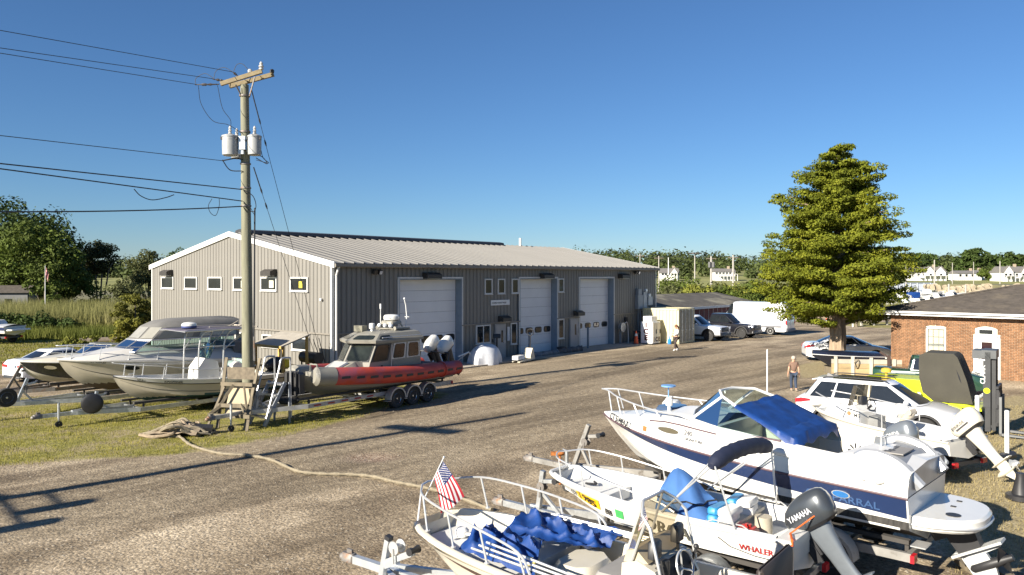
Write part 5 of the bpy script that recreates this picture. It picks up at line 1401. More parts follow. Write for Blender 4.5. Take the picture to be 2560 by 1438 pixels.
# -- white sedan at the left edge
PWHITE = mat('white_car_paint', (.78, .79, .80), .18, var=.02, coat=.8)
def sedan(label, loc, rz, paint, group=None, rim='ten'):
 L, W = 4.85, 1.86
 t, sect, hw = car('parked_sedan', label, 'car', paint, L, W, [(-2.43, .86), (-2.2, 1.03), (-1.75, 1.07), (-.6, 1.0), (.95, .96), (1.5, .90), (2.1, .78), (2.43, .60)], .20, (-1.38, 1.42, .335),
  dict(z0=.97, z=1.46, base=(-1.85, 1.25), roof=(-.95, .28), wb=.80, wr=.60), loc, rz, group, rimstyle=rim,
  side_win=((-1.45, -.55, -.93, -.45), (-.48, .52, -.38, .14), (.58, 1.0, .22, .27)), doors=((-.95, -.05), (-.02, 1.0)), endround=.5)
 for sd in (1, -1):
  a = [(-2.452, sd * .40, .84), (-2.452, sd * .74, .855), (-2.32, sd * .89, .94), (-1.98, sd * .95, .96)]; b = [(-2.452, sd * .40, .72), (-2.452, sd * .74, .73), (-2.32, sd * .895, .79), (-1.98, sd * .952, .90)]
  mb = MB(); mb.sheet([b, a]); obj('tail_light', mb, REDL, t)
  mb = MB(); mb.sheet([[(2.36, sd * .45, .58), (2.2, sd * .72, .62), (1.85, sd * .875, .70)], [(2.34, sd * .47, .68), (2.16, sd * .72, .74), (1.8, sd * .86, .80)]]); obj('headlight', mb, CLEARL, t)
 mb = MB(); mb.box(-2.475, -2.45, -.26, .26, .72, .84); obj('licence_plate', mb, mat('plate_blue', (.35, .45, .6), .5), t, smooth=False)
 mb = MB(); mb.rbox(-2.46, -2.30, -.7, .7, .22, .34, .03); obj('rear_diffuser', mb, BLACK, t)
 return t
sedan('white sedan at the left edge behind the black hulled runabout', (-22.24, 38.6, 0), math.atan2(.89, .45), PWHITE)
# ==== PEOPLE
SKIN = mat('skin_tone', (.52, .30, .20), .6, var=.06)
def skin_fig(name, joints, edges, m, parent, sub=1, root=0):
 me = bpy.data.meshes.new(name)
 keys = list(joints)
 b = bmesh.new(); sk = b.verts.layers.skin.verify(); vs = []
 for i, k in enumerate(keys):
  v = b.verts.new(joints[k][0]); r = joints[k][1]
  v[sk].radius = r if isinstance(r, tuple) else (r, r); v[sk].use_root = i == root
  vs.append(v)
 for p, q in edges: b.edges.new((vs[keys.index(p)], vs[keys.index(q)]))
 b.to_mesh(me); b.free()
 me.materials.append(m)
 o = link(name, me, parent)
 md = o.modifiers.new('skin', 'SKIN'); md.use_smooth_shade = True
 s2 = o.modifiers.new('sub', 'SUBSURF'); s2.levels = s2.render_levels = sub
 return o
def person(label, loc, rz, H, J, shirtm, trouserm, hairm, shoem, sleeve='lel', legcut=None, skirt=False):
 """J: joints in units of stature facing +x; y is the left-hand side"""
 p = thing('person', label, 'person', loc, rz)
 S = lambda v: tuple(c * H for c in v)
 jr = {}
 rad = dict(pel=(.085, .062), chest=(.10, .065), neck=.034, head0=.045, head1=.062, head2=.045, sh=.042, el=.027, wr=.019, hip=.060, kn=.036, an=.024, toe=.022)
 for k, v in J.items():
  b = k[1:] if k[0] in 'lr' and k[1:] in rad else k
  r = rad[b]
  jr[k] = (S(v), tuple(x * H for x in r) if isinstance(r, tuple) else r * H)
 E = [('pel', 'chest'), ('chest', 'neck'), ('neck', 'head0'), ('head0', 'head1'), ('head1', 'head2')]
 for s in 'lr':
  E += [('chest', s + 'sh'), (s + 'sh', s + 'el'), (s + 'el', s + 'wr'), ('pel', s + 'hip'), (s + 'hip', s + 'kn'), (s + 'kn', s + 'an'), (s + 'an', s + 'toe')]
  w = Vector(jr[s + 'wr'][0]); d = (w - Vector(jr[s + 'el'][0])).normalized()
  side = Vector((0, 1, 0)).cross(d).normalized()
  pm = w + d * .045 * H
  jr[s + 'palm'] = (tuple(pm), .017 * H); E.append((s + 'wr', s + 'palm'))
  for q in range(4):
   a = pm + side * (q - 1.5) * .011 * H + d * .016 * H; b = a + d * (.03 + .008 * (1.5 - abs(q - 1.3))) * H + Vector((0, 0, -.01 * H))
   jr[f'{s}f{q}a'] = (tuple(a), .0055 * H); jr[f'{s}f{q}b'] = (tuple(b), .0045 * H); E += [(s + 'palm', f'{s}f{q}a'), (f'{s}f{q}a', f'{s}f{q}b')]
  a = w + d * .02 * H - side * .022 * H; b = a + (d - side * .4) * .03 * H
  jr[s + 'ta'] = (tuple(a), .0065 * H); jr[s + 'tb'] = (tuple(b), .005 * H); E += [(s + 'wr', s + 'ta'), (s + 'ta', s + 'tb')]
 skin_fig('body', jr, E, SKIN, p, 1)
 big = lambda k, f: (jr[k][0], tuple(x * f for x in jr[k][1]) if isinstance(jr[k][1], tuple) else jr[k][1] * f)
 sj = {'pel': big('pel', 1.16), 'chest': big('chest', 1.14), 'neck': ((Vector(jr['neck'][0]) * .75 + Vector(jr['chest'][0]) * .25)[:], .045 * H)}
 se = [('pel', 'chest'), ('chest', 'neck')]
 for s in 'lr':
  sj[s + 'sh'] = big(s + 'sh', 1.2); e = Vector(jr[s + 'el'][0]); h_ = Vector(jr[s + 'sh'][0])
  sj[s + 'e'] = (tuple(h_.lerp(e, .72 if sleeve == 'short' else 1.0)), .036 * H); se += [('chest', s + 'sh'), (s + 'sh', s + 'e')]
  if sleeve != 'short': sj[s + 'w'] = (jr[s + 'wr'][0], .028 * H); se.append((s + 'e', s + 'w'))
 skin_fig('shirt', sj, se, shirtm, p, 1)
 tj = {'pel': (jr['pel'][0], (.098 * H, .072 * H))}; te = []
 for s in 'lr':
  tj[s + 'hip'] = big(s + 'hip', 1.12); k_ = Vector(jr[s + 'kn'][0]); a_ = Vector(jr[s + 'an'][0])
  tj[s + 'kn'] = (jr[s + 'kn'][0], .046 * H); te += [('pel', s + 'hip'), (s + 'hip', s + 'kn')]
  if legcut is None: tj[s + 'an'] = (tuple(k_.lerp(a_, .93)), .036 * H); te.append((s + 'kn', s + 'an'))
 skin_fig('trousers', tj, te, trouserm, p, 1)
 for s in 'lr':
  mb = MB(); a, b = Vector(jr[s + 'an'][0]), Vector(jr[s + 'toe'][0]); d = (b - a); d.z = 0; d.normalize()
  mb.tube([a - d * .03 * H - Vector((0, 0, .012 * H)), a + d * .02 * H - Vector((0, 0, .008 * H)), b + Vector((0, 0, .0)), b + d * .025 * H], [.024 * H, .03 * H, .026 * H, .012 * H], 10); obj('shoe', mb, shoem, p)
 hd = Vector(jr['head1'][0]); f = Vector(J['head1']) - Vector(J['head0']);
 mb = MB(); mb.sphere(hd + Vector((-.012, 0, .022)) * H, (.066 * H, .064 * H, .064 * H), 14, 9); obj('hair', mb, hairm, p)
 fx = .062 * H
 mb = MB(); mb.sphere(hd + Vector((fx, 0, -.012 * H)), (.014 * H, .009 * H, .016 * H), 8, 6); obj('nose', mb, SKIN, p)
 for sd in (1, -1):
  mb = MB(); mb.sphere(hd + Vector((fx * .93, sd * .024 * H, .006 * H)), .008 * H, 6, 5); obj('eye', mb, TEXTBLACK, p)
  mb = MB(); mb.sphere(hd + Vector((-.002, sd * .062 * H, -.005 * H)), (.012 * H, .007 * H, .018 * H), 6, 5); obj('ear', mb, SKIN, p)
 mb = MB(); mb.sphere(hd + Vector((fx * .86, 0, -.040 * H)), (.006 * H, .017 * H, .004 * H), 8, 5); obj('mouth', mb, mat('lip_tone', (.35, .13, .11), .6), p)
 return p
BASEJ = dict(pel=(0, 0, .53), chest=(.0, 0, .72), neck=(.005, 0, .83), head0=(.012, 0, .875), head1=(.02, 0, .925), head2=(.015, 0, .965),
             lsh=(0, .095, .80), rsh=(0, -.095, .80), lhip=(0, .05, .50), rhip=(0, -.05, .50))
man = dict(BASEJ, lel=(-.02, .135, .63), lwr=(.02, .145, .50), rel=(-.03, -.135, .63), rwr=(.0, -.15, .50), lkn=(.06, .055, .28), lan=(.02, .055, .045), ltoe=(.09, .06, .022), rkn=(.02, -.055, .27), ran=(-.10, -.055, .06), rtoe=(-.04, -.06, .022))
person('grey-haired man in brown T-shirt and jeans walking away across the yard', G(1984, 978), R(80), 1.52, man, mat('brown_tee', (.17, .105, .075), .9, var=.1), mat('blue_jeans', (.035, .05, .085), .9, var=.2, vs=8), mat('grey_hair', (.42, .36, .30), .8), mat('tan_shoe', (.35, .29, .22), .7), 'short')
wom = dict(BASEJ, lel=(.05, .15, .66), lwr=(.17, .10, .66), rel=(-.03, -.15, .65), rwr=(.08, -.12, .58), lkn=(.10, .055, .29), lan=(.10, .055, .06), ltoe=(.17, .06, .022), rkn=(.02, -.05, .27), ran=(-.11, -.05, .075), rtoe=(-.06, -.055, .022))
wp = person('woman in white top and dark leggings walking past the cream container', G(1691, 877), R(205), 1.74, wom, mat('white_top', (.80, .78, .76), .9, var=.05), mat('dark_leggings', (.05, .035, .035), .8, var=.2), mat('auburn_hair', (.16, .06, .03), .7), mat('white_shoe', (.78, .76, .72), .6))
mb = MB(); mb.tube(curve([(-.09, 0, 1.66), (-.16, .02, 1.52), (-.13, 0, 1.36)]), [.05] * 9 + [.06] * 5 + [.03] * 3, 8); obj('hair', mb, mat('auburn_hair', (.16, .06, .03)), wp)
# ==== VEHICLES BEYOND THE CONTAINER
def pickup(label, loc, rz, paint, group, rim, rimm, blackgrille=True):
 L, W = 5.85, 2.03
 t, sect, hw = car('pickup_truck', label, 'pickup truck', paint, L, W, [(-2.92, 1.22), (-.75, 1.25), (-.5, 1.22), (1.2, 1.19), (2.2, 1.16), (2.78, 1.08), (2.92, .98)], .36, (-1.72, 2.0, .42),
  dict(z0=1.20, z=1.93, base=(-.95, 1.45), roof=(-.75, .62), wb=.86, wr=.68), loc, rz, group, clad=True, rimstyle=rim, rimmat=rimm, side_win=((-.78, .10, -.62, .06), (.18, 1.18, .14, .52)), doors=((-.72, .16), (.19, 1.25)), endround=.32, wplan=.10)
 mb = MB(); mb.box(-2.80, -.98, -.80, .80, 1.20, 1.275); obj('bed', mb, BLACK, t, smooth=False)
 mb = MB(); mb.rbox(2.80, 2.955, -.62, .62, .72, 1.06, .03); obj('grille', mb, BLACK, t)
 mb = MB()
 for z in (.80, .89, .98): mb.box(2.955, 2.97, -.58, .58, z - .015, z + .015)
 obj('grille_bar', mb, BLACK if blackgrille else CHROME, t, smooth=False)
 mb = MB(); mb.rbox(2.70, 3.02, -.92, .92, .42, .66, .06); obj('bumper', mb, BLACK, t)
 for sd in (1, -1):
  mb = MB(); mb.rbox(2.70, 2.94, min(sd * .64, sd * .94), max(sd * .64, sd * .94), .88, 1.06, .03); obj('headlight', mb, CLEARL, t)
  mb = MB(); mb.box(2.86, 2.99, min(sd * .70, sd * .86), max(sd * .70, sd * .86), .50, .58); obj('fog_light', mb, CLEARL, t, smooth=False)
  mb = MB(); mb.rbox(-2.95, -2.86, min(sd * .82, sd * .98), max(sd * .82, sd * .98), .80, 1.15, .02); obj('tail_light', mb, REDL, t)
  mb = MB(); mb.box(-.9, 1.3, min(sd * .94, sd * 1.06), max(sd * .94, sd * 1.06), .38, .43); obj('side_step', mb, BLACK, t, smooth=False)
 return t
YARDH = math.atan2(-.64, .768)
PBLK = mat('black_car_paint', (.012, .012, .016), .15, var=.1, coat=.8)
DRIM = mat('dark_alloy', (.08, .08, .085), .35, .6)
pickup('white pickup truck nosing out beside the container', (14.1, 61.7, 0), YARDH, PWHITE, None, 'alloy', DRIM)
pickup('black pickup truck parked between white pickup and van', (17.4, 64.4, 0), YARDH, PBLK, None, 'ten', DRIM)
# panel van
L, W = 6.7, 2.02
vn, sect, hw = car('panel_van', 'tall white panel van parked tail out beyond the pickups', 'van', PWHITE, L, W, [(-3.35, 1.30), (1.8, 1.30), (2.35, 1.18), (3.1, .95), (3.35, .78)], .30, (-2.0, 2.2, .36),
 dict(z0=1.30, z=2.78, base=(-3.36, 2.35), roof=(-3.30, 1.35), wb=.985, wr=.86, rear=False), (20.86, 67.8, 0), math.atan2(.64, -.768), rimstyle='plain', rimmat=WPAINT, side_win=((1.35, 2.02, 1.30, 1.52),), doors=((1.2, 2.2),), endround=.22, wplan=.06)
for sd in (1, -1):
 mb = MB(); mb.rbox(-3.40, -3.28, min(sd * .86, sd * 1.0), max(sd * .86, sd * 1.0), .95, 1.75, .02); obj('tail_light', mb, REDL, vn)
 mb = MB(); mb.box(-2.95, 1.2, min(sd * 1.005, sd * 1.03), max(sd * 1.005, sd * 1.03), .66, .82); obj('rub_strip', mb, mat('grey_strip', (.16, .16, .17), .6), vn, smooth=False)
 mb = MB(); mb.rbox(-3.39, -3.35, min(sd * .03, sd * .82), max(sd * .03, sd * .82), .62, 2.5, .03); d = obj('rear_door', mb, PWHITE, vn)
 mb = MB(); mb.box(-3.40, -3.385, min(sd * .14, sd * .70), max(sd * .14, sd * .70), 1.6, 2.2); obj('door_window', mb, CARGLASS, d, smooth=False)
 for x0, x1 in ((-2.9, -1.2), (-1.1, .9)):
  mb = MB(); g = [[(lerp(x0, x1, i / 4), sd * (lerp(.985, .86, q) + .018), lerp(1.30, 2.72, q)) for i in range(5)] for q in (.12, .4, .7)]; mb.sheet(g); obj('side_panel', mb, PWHITE, vn)
mb = MB(); mb.rbox(-3.46, -3.30, -.98, .98, .36, .56, .04); obj('rear_bumper', mb, mat('grey_bumper', (.12, .12, .13), .6), vn)
sedan('white sedan half shaded under the big evergreen', (19.9, 46.35, 0), math.atan2(-.2, .98), PWHITE)
# ==== CONTAINER, ICE CHEST, SMALL YARD THINGS
CREAMP = mat('cream_container_paint', (.60, .54, .33), .55, var=.06, vs=1.5, dirt=(.50, .42, .24), ds=2, dth=.66)
GREYD = mat('weathered_door_paint', (.42, .39, .29), .6, var=.12, vs=3, dirt=(.16, .13, .09), ds=5, dth=.57)
ct_ = thing('shipping_container', 'cream ten foot shipping container with grey lock-rod doors', 'container', (12.2, 57.0, 0), math.atan2(.768, .64))
CLn, CWd, CH = 3.0, 2.44, 2.59
for k in range(10):                       # corrugated side sheets on the lit face (local x = 0)
 y0 = .12 + k * (CLn - .24) / 10; p = (CLn - .24) / 10
 mb = MB(); a = [(0.04, y0, .16), (.04, y0 + p * .3, .16), (.0, y0 + p * .42, .16), (.0, y0 + p * .88, .16), (.04, y0 + p, .16)]
 mb.sheet([a, [(x, y, CH - .12) for x, y, z in a]]); obj('side_sheet', mb, CREAMP, ct_, smooth=False)
mb = MB()
for y in (0, CLn - .12): mb.box(-.012, .12, y, y + .12, 0.12, CH)
mb.box(-.012, .1, .0, CLn, CH - .12, CH); mb.box(-.012, .1, 0, CLn, .04, .16); mb.box(CWd - .12, CWd, 0, CLn, .06, CH); mb.box(0, CWd, -.012, .1, CH - .13, CH); mb.box(0, CWd, -.012, .1, .04, .18)
obj('corner_frame', mb, CREAMP, ct_, smooth=False)
mb = MB(); mb.box(.06, CWd - .02, .05, CLn - .02, .14, CH - .02); obj('shell', mb, CREAMP, ct_, smooth=False)
for k in (0, 1):
 d0 = .13 + k * (CWd - .26) / 2
 dr = thing_part('cargo_door', ct_)
 for j in range(4):
  x0 = d0 + j * (CWd - .26) / 8; p = (CWd - .26) / 8
  mb = MB(); a = [(x0, .02, .2), (x0 + p * .25, .02, .2), (x0 + p * .38, -.015, .2), (x0 + p * .85, -.015, .2), (x0 + p, .02, .2)]
  mb.sheet([a, [(x, y, CH - .15) for x, y, z in a]]); obj('door_sheet', mb, GREYD, dr, smooth=False)
 for x in (d0 + .28, d0 + .80):
  mb = MB(); mb.cyl((x, -.045, .12), (x, -.045, CH - .08), .022, n=7); mb.box(x - .06, x + .22, -.07, -.04, 1.0, 1.04); obj('lock_rod', mb, GALV, dr)
for x in (0.0, CWd - .16):
 for y in (-.02, CLn - .14):
  for z in (0, CH - .12):
   mb = MB(); mb.box(x - .012, x + .17, y, y + .17, z, z + .125); obj('corner_casting', mb, GREYD, ct_, smooth=False)
ic = thing('ice_merchandiser', 'white outdoor ice freezer lettered ICE beside the container', 'ice freezer', (10.17, 56.5, 0), math.atan2(.768, .64))
ICW = mat('white_enamel', (.80, .80, .79), .35, var=.04)
mb = MB(); mb.box(.03, 1.15, .03, .93, 0.0, .1); obj('base', mb, BLACK, ic, smooth=False)
mb = MB(); mb.rbox(0, 1.18, 0, .98, .1, 1.66, .03); cab = obj('cabinet', mb, ICW, ic, smooth=False)
mb = MB(); mb.rbox(.12, 1.0, .15, .85, 1.66, 2.05, .03); obj('cooling_unit', mb, ICW, ic, smooth=False)
for a_, b_ in ((.05, .57), (.61, 1.13)):
 mb = MB(); mb.box(a_, b_, -.03, 0, .2, 1.56); d = obj('freezer_door', mb, mat('beige_door', (.66, .62, .55), .4), ic, smooth=False)
 mb = MB(); mb.box(b_ - .09, b_ - .05, -.07, -.03, .8, 1.1); obj('door_handle', mb, BLACK, d, smooth=False)
for ch, z in (('I', 1.26), ('C', .80), ('E', .34)): text('ice_lettering', ch, .50, (-.006, .52, z), (0, -1, 0), (0, 0, 1), mat('maroon_print', (.05, .01, .02), .5), ic, ext=.004, align='CENTER', sx=1.1, bold=.06)
for ch, x in (('I', .18), ('C', .55), ('E', .93)): text('ice_lettering', ch, .42, (x, -.036, .24), (1, 0, 0), (0, 0, 1), mat('maroon_print', (.05, .01, .02)), ic, ext=.004, align='CENTER', sx=1.1, bold=.06)
mb = MB(); mb.lathe([(.12, 0), (.14, .03), (.14, .34), (.05, .42), (.04, .5)], G(1674, 861), n=12); mb.tube([G(1674, 861) + Vector((-.05, 0, .48)), G(1674, 861) + Vector((0, 0, .66)), G(1674, 861) + Vector((.05, 0, .48))], .03, 6)
obj('water_jug', mb, mat('blue_jug', (.03, .22, .62), .3, var=.2), None, label='bright blue plastic jug on the ground by the container', cat='jug')
cn = thing('traffic_cone', 'tall orange cone with white collar by the third overhead door', 'traffic cone', whp(26.2, 1.2))
mb = MB(); mb.box(-.22, .22, -.22, .22, .03, .08); obj('base', mb, BLACK, cn, smooth=False)
ORC = mat('cone_orange', (.75, .10, .02), .5, var=.1)
mb = MB(); mb.lathe([(.17, .08), (.055, .95), (.04, 1.0)], n=14); obj('body', mb, ORC, cn)
mb = MB(); mb.lathe([(.108, .62), (.082, .80)], n=14); obj('collar', mb, WPAINT, cn)
cn2 = dup(cn, label='orange cone standing far off behind the evergreen trunk'); cn2.location = G(2066, 819); cn2.scale = (.9, .9, .9)
hr = thing('hose_reel', 'grey hose reel with coiled white hose on the shaded wall', 'hose reel', whp(25.6, .25), math.atan2(.768, .64))
mb = MB(); mb.lathe([(.32, -.1), (.35, -.1), (.35, -.08), (.16, -.08), (.16, .08), (.35, .08), (.35, .1), (.32, .1)], (0, -.15, 1.25), 'y', 16); obj('drum', mb, GALV, hr)
mb = MB(); mb.tube(curve([(.2, -.2, 1.5), (.5, -.25, 1.6), (.7, -.2, 1.2), (.6, -.3, .3), (.4, -.4, .05)]), .03, 6); obj('hose', mb, mat('pale_hose', (.6, .6, .58), .5), hr)
mb = MB(); mb.box(-.06, .06, -.06, .06, 0, 1.25); obj('post', mb, GREYBOX, hr, smooth=False)
tb = thing('work_cart', 'dark steel work cart beside the ice freezer', 'cart', whp(27.6, .8), math.atan2(.768, .64))
for z in (.35, .85):
 mb = MB(); mb.box(-.6, .6, -.3, .3, z, z + .05); obj('shelf', mb, BLACK, tb, smooth=False)
for x in (-.55, .55):
 for y in (-.26, .26):
  mb = MB(); mb.box(x - .03, x + .03, y - .03, y + .03, 0, .9); obj('leg', mb, BLACK, tb, smooth=False)
for s, lab in ((14.55, 'blue-grey steel bollard left of the middle overhead door'), (20.95, 'blue-grey steel bollard left of the far overhead door')):
 mb = MB(); p = whp(s, .55); mb.tube([p, p + Vector((0, 0, 1.45)), p + Vector((0, 0, 1.5))], [.075, .075, .04], 10); obj('bollard', mb, mat('bollard_blue', (.13, .17, .21), .5), None, label=lab, cat='bollard')
# tarp covered machine, stool scooter, pallet jack, bench, rolls along the wall
def drape(name, label, c, rx, ry, h, m, seed, n=14, power=2.4, rz=0., kids=None):
 r_ = random.Random(seed); g = []
 for i in range(n + 1):
  row = []
  for j in range(25):
   a = 2 * math.pi * j / 24; f = i / n
   fold = 1 + (.10 * math.sin(a * 5 + seed) + .07 * math.sin(a * 9 + 2 * seed)) * f ** 2
   rr = (math.sin(f * math.pi / 2) ** (2 / power)) * fold
   row.append((rx * rr * math.cos(a), ry * rr * math.sin(a), max(.0, h * (math.cos(f * math.pi / 2) ** .75) + .05 * math.sin(a * 3 + seed) * (1 - f) * f * 3)))
  row[-1] = row[0]; g.append(row)
 mb = MB(); mb.sheet(g); o = obj(name, mb, m, None, label=label, cat='tarp', angle=60); o.location = c; o.rotation_euler = (0, 0, rz); return o
TARPW = mat('white_tarp', (.60, .62, .66), .5, var=.08, vs=4, bmp=.25, bs=6)
drape('tarp_covered_machine', 'small machine under a crumpled white tarp against the shaded wall', whp(9.75, 1.15), 1.05, .75, 1.15, TARPW, 3, rz=.85)
sc_ = thing('pump_stand', 'black upright stand beside the white tarp', 'stand', whp(11.3, .7))
mb = MB(); mb.cyl((0, 0, 0), (0, 0, 1.5), .05, n=8); mb.box(-.3, .3, -.2, .2, 0, .05); obj('post', mb, BLACK, sc_)
mb = MB(); mb.rbox(-.22, .22, -.12, .12, 1.35, 1.6, .04); mb.box(-.3, -.2, -.1, .1, 1.1, 1.3); obj('head', mb, BLACK, sc_)
pj = thing('pallet_jack', 'cream pallet jack with upright handle on the apron edge', 'pallet jack', whp(12.3, 2.0), math.atan2(.768, .64) + R(10))
CRM = mat('worn_cream_paint', (.58, .54, .43), .6, var=.15, dirt=(.3, .25, .18), ds=5)
for y in (-.22, .22):
 mb = MB(); mb.loft([[(-1.15, y - .08, .05), (-1.15, y + .08, .05), (-1.15, y + .08, .09), (-1.15, y - .08, .09)], [(.25, y - .08, .05), (.25, y + .08, .05), (.25, y + .08, .17), (.25, y - .08, .17)]]); obj('fork', mb, CRM, pj, smooth=False)
mb = MB(); mb.prism([(.2, .08), (.75, .08), (.7, .3), (.55, .75), (.45, .75), (.2, .3)], 'y', -.26, .26); obj('body', mb, CRM, pj, smooth=False)
mb = MB(); mb.tube([(.62, 0, .3), (.66, 0, 1.45)], .03, 7); mb.tube(curve([(.66, 0, 1.45), (.66, .18, 1.55), (.66, .2, 1.75), (.66, 0, 1.85), (.66, -.2, 1.75), (.66, -.18, 1.55), (.66, 0, 1.45)]), .025, 6); obj('handle', mb, BLACK, pj)
mb = MB(); mb.lathe([(.04, -.05), (.09, -.05), (.09, .05), (.04, .05)], (.6, 0, .1), 'y', 12); obj('steer_wheel', mb, RUBBER, pj)
wbx = MB(); wbx.rbox(-.5, .35, -.2, .2, .17, .40, .03); o = obj('white_case', wbx, WPAINT, None, label='long white case resting on the pallet jack forks', cat='case'); o.location = whp(11.7, 2.05); o.rotation_euler = (0, 0, math.atan2(.768, .64) + R(10))
r2 = random.Random(9)
for k, (s0, s1, hh, lab) in enumerate(((14.2, 16.8, .32, 'grey tarpaulin roll lying at the middle overhead door'), (16.9, 19.3, .42, 'darker tarpaulin roll lying right of the middle overhead door'))):
 mb = MB(); n = 16
 pts = [whp(lerp(s0, s1, i / n), 1.15 + r2.uniform(-.12, .12), hh * .42 + r2.uniform(-.03, .05)) for i in range(n + 1)]
 mb.tube(pts, [hh * .5 * r2.uniform(.75, 1.2) for _ in pts], 9)
 obj('tarpaulin_roll', mb, mat(f'tarpaulin_{k}', ((.17, .18, .19), (.10, .105, .11))[k], .7, var=.25, bmp=.4, bs=8), None, label=lab, cat='tarpaulin')
mb = MB();
for i in range(3): mb.sphere(whp(13.4 + i * .35, 1.0 + .1 * (i % 2), .2), (.22, .2, .22), 10, 7)
obj('bagged_goods', mb, mat('pale_bag', (.42, .44, .47), .6, var=.2), None, label='pale bagged goods by the entry beside the pallet jack', cat='bag', kind='stuff')
mb = MB(); p = whp(17.3, 1.0); mb.lathe([(.25, .3), (.32, .32), (.34, .42), (.25, .44), (.22, .36)], p, n=14); mb.cyl(p, p + Vector((0, 0, .3)), .25, n=12); obj('rubber_bucket', mb, BLACK, None, label='black rubber tub sitting on the tarpaulin at the middle door', cat='tub')
for i, (s, o_) in enumerate(((15.0, .7), (15.9, .65))):
 mb = MB(); t = MB().box(s - .35, s + .35, -o_ - .1, -o_ + .1, .0, .22); mb.add([M_WH @ Vector(q) for q in t.v], t.f); obj('timber_block', mb, WOOD, None, smooth=False, label='short timber block %s at the foot of the middle door' % ('nearer the pallet jack', 'nearer the black tub')[i] , cat='timber')
# white marker stake, wheel stop debris
mb = MB(); p = G(1918, 981); mb.tube([p, p + Vector((0, 0, 1.82))], .03, 8); mb.tube([p + Vector((0, 0, 1.82)), p + Vector((0, 0, 1.85))], [.03, .01], 8); obj('marker_stake', mb, WPAINT, None, label='slender white marker stake standing in the open yard', cat='stake')
# ==== LOW RED SHED BEHIND THE VEHICLES
sh = thing('boat_shed', 'long low maroon shed with dark mossy roof beyond the parked vehicles', 'building', (17.3, 74.0, 0), math.atan2(.768, .64))
MAR = mat('maroon_boards', (.13, .03, .035), .7, var=.2, vs=3)
ez, rz_ = 1.95, 3.05
for k in range(26):
 s0 = -11 + k * 1.0
 mb = MB(); mb.box(s0 + .02, s0 + .98, 0, .06, 0, ez); obj('wall_board', mb, MAR, sh, smooth=False)
 mb = MB(); mb.box(s0 - .04, s0 + .02, -.03, .03, 0, ez); obj('batten', mb, mat('pale_batten', (.5, .46, .44), .6), sh, smooth=False)
SHR = mat('mossy_roll_roofing', (.085, .075, .06), .9, var=.35, vs=1.2, dirt=(.24, .22, .16), ds=.25, dth=.52, bmp=.3, bs=12)
mb = MB(); mb.loft([[(-11.2, -.35, ez), (15.3, -.35, ez), (15.3, -.35, ez + .1), (-11.2, -.35, ez + .1)], [(-11.2, 5, rz_), (15.3, 5, rz_), (15.3, 5, rz_ + .1), (-11.2, 5, rz_ + .1)], [(-11.2, 10.3, ez), (15.3, 10.3, ez), (15.3, 10.3, ez + .1), (-11.2, 10.3, ez + .1)]]); obj('roof', mb, SHR, sh, smooth=False)
mb = MB(); mb.box(-11.2, 15.3, -.42, -.35, ez - .1, ez + .12); obj('fascia_board', mb, WPAINT, sh, smooth=False)
for x in (-11, 15.1):
 mb = MB(); mb.prism([(0, 0), (10, 0), (10, ez), (5, rz_), (0, ez)], 'x', x, x + .06); obj('end_wall', mb, MAR, sh, smooth=False)
# ==== BRICK BUILDING
bkp = Vector((19.93, 41.0, 0))
BK = thing('brick_building', 'low orange brick building with dark hip roof and white door', 'building', bkp, R(-45))
# local: x along the facade (towards the right), -y out of the facade
BL, BD, BE = 13.0, 10.0, 3.0
BRK = mat('brick', (.265, .135, .066), .85, var=.28, vs=9, rnd=.4, dirt=(.34, .19, .095), ds=1.2, dth=.58)
BRK2 = mat('brick_mass', (.225, .115, .056), .85, var=.45, vs=4, dirt=(.30, .165, .08), ds=1.2, dth=.58)
MORT = mat('mortar', (.50, .43, .32), .9, var=.1)
WB0, WB1, DR0, DR1 = 1.69, 2.62, 3.90, 4.95          # window and door bays along x
mb = MB(); mb.box(0, BL, .02, .3, 0, BE); mb.box(0, .3, .02, BD, 0, BE); mb.box(BL - .3, BL, .02, BD, 0, BE); mb.box(0, BL, BD - .3, BD, 0, BE)
obj('wall', mb, MORT, BK, smooth=False)
ch, bl, jt = .0765, .215, .015
def clip(x0, x1, z):
 """brick minus the window and door bays"""
 out = [(x0, x1)]
 for a, b, lo, zt in ((WB0, WB1, .75, 2.44), (DR0 - .05, DR1 + .05, 0, 2.13), (DR0 + .02, DR1 - .08, 2.0, 2.44)):
  if lo < z + ch and z < zt: out = [q for p, r in out for q in ((p, min(r, a)), (max(p, b), r)) if q[1] - q[0] > .03]
 return out
bricks = []
for r in range(int(BE / ch)):
 z = r * ch + .02; x = -(.5 * bl if r % 2 else 0)
 while x < BL:
  x0, x1 = max(0.0, x), min(BL, x + bl - jt)
  if x1 - x0 > .03: bricks += [(p, q, z) for p, q in clip(x0, x1, z)]
  x += bl
vis = sorted([b for b in bricks if b[2] > .62 and b[1] < 7.4 and not (3.3 < b[0] < 4.6 and b[2] < 1.55)], key=lambda b: (abs(b[0] - 3.4) + (0 if b[2] > 1.3 else 1.5)))
one = set(vis[:290])
bm_ = {}
rest = MB()
for b in bricks:
 x0, x1, z = b; pr = .004 * random.random()
 if b in one:
  w = round(x1 - x0, 3)
  if w not in bm_: bm_[w] = MB().rbox(0, w, -.012, .02, 0, ch - jt, .004).mesh('brick', BRK, smooth=False)
  link('brick', bm_[w], BK, (x0, -pr, z))
 else: rest.box(x0, x1, -.012 - pr, .02, z, z + ch - jt)
for r in range(int(BE / ch)):                # return wall
 z = r * ch + .02; y = .02 + (.1 if r % 2 else 0)
 while y < BD - .2: rest.box(-.012, .02, y, y + bl - jt, z, z + ch - jt); y += bl
obj('brick_courses', rest, BRK2, BK, smooth=False, kind='stuff')
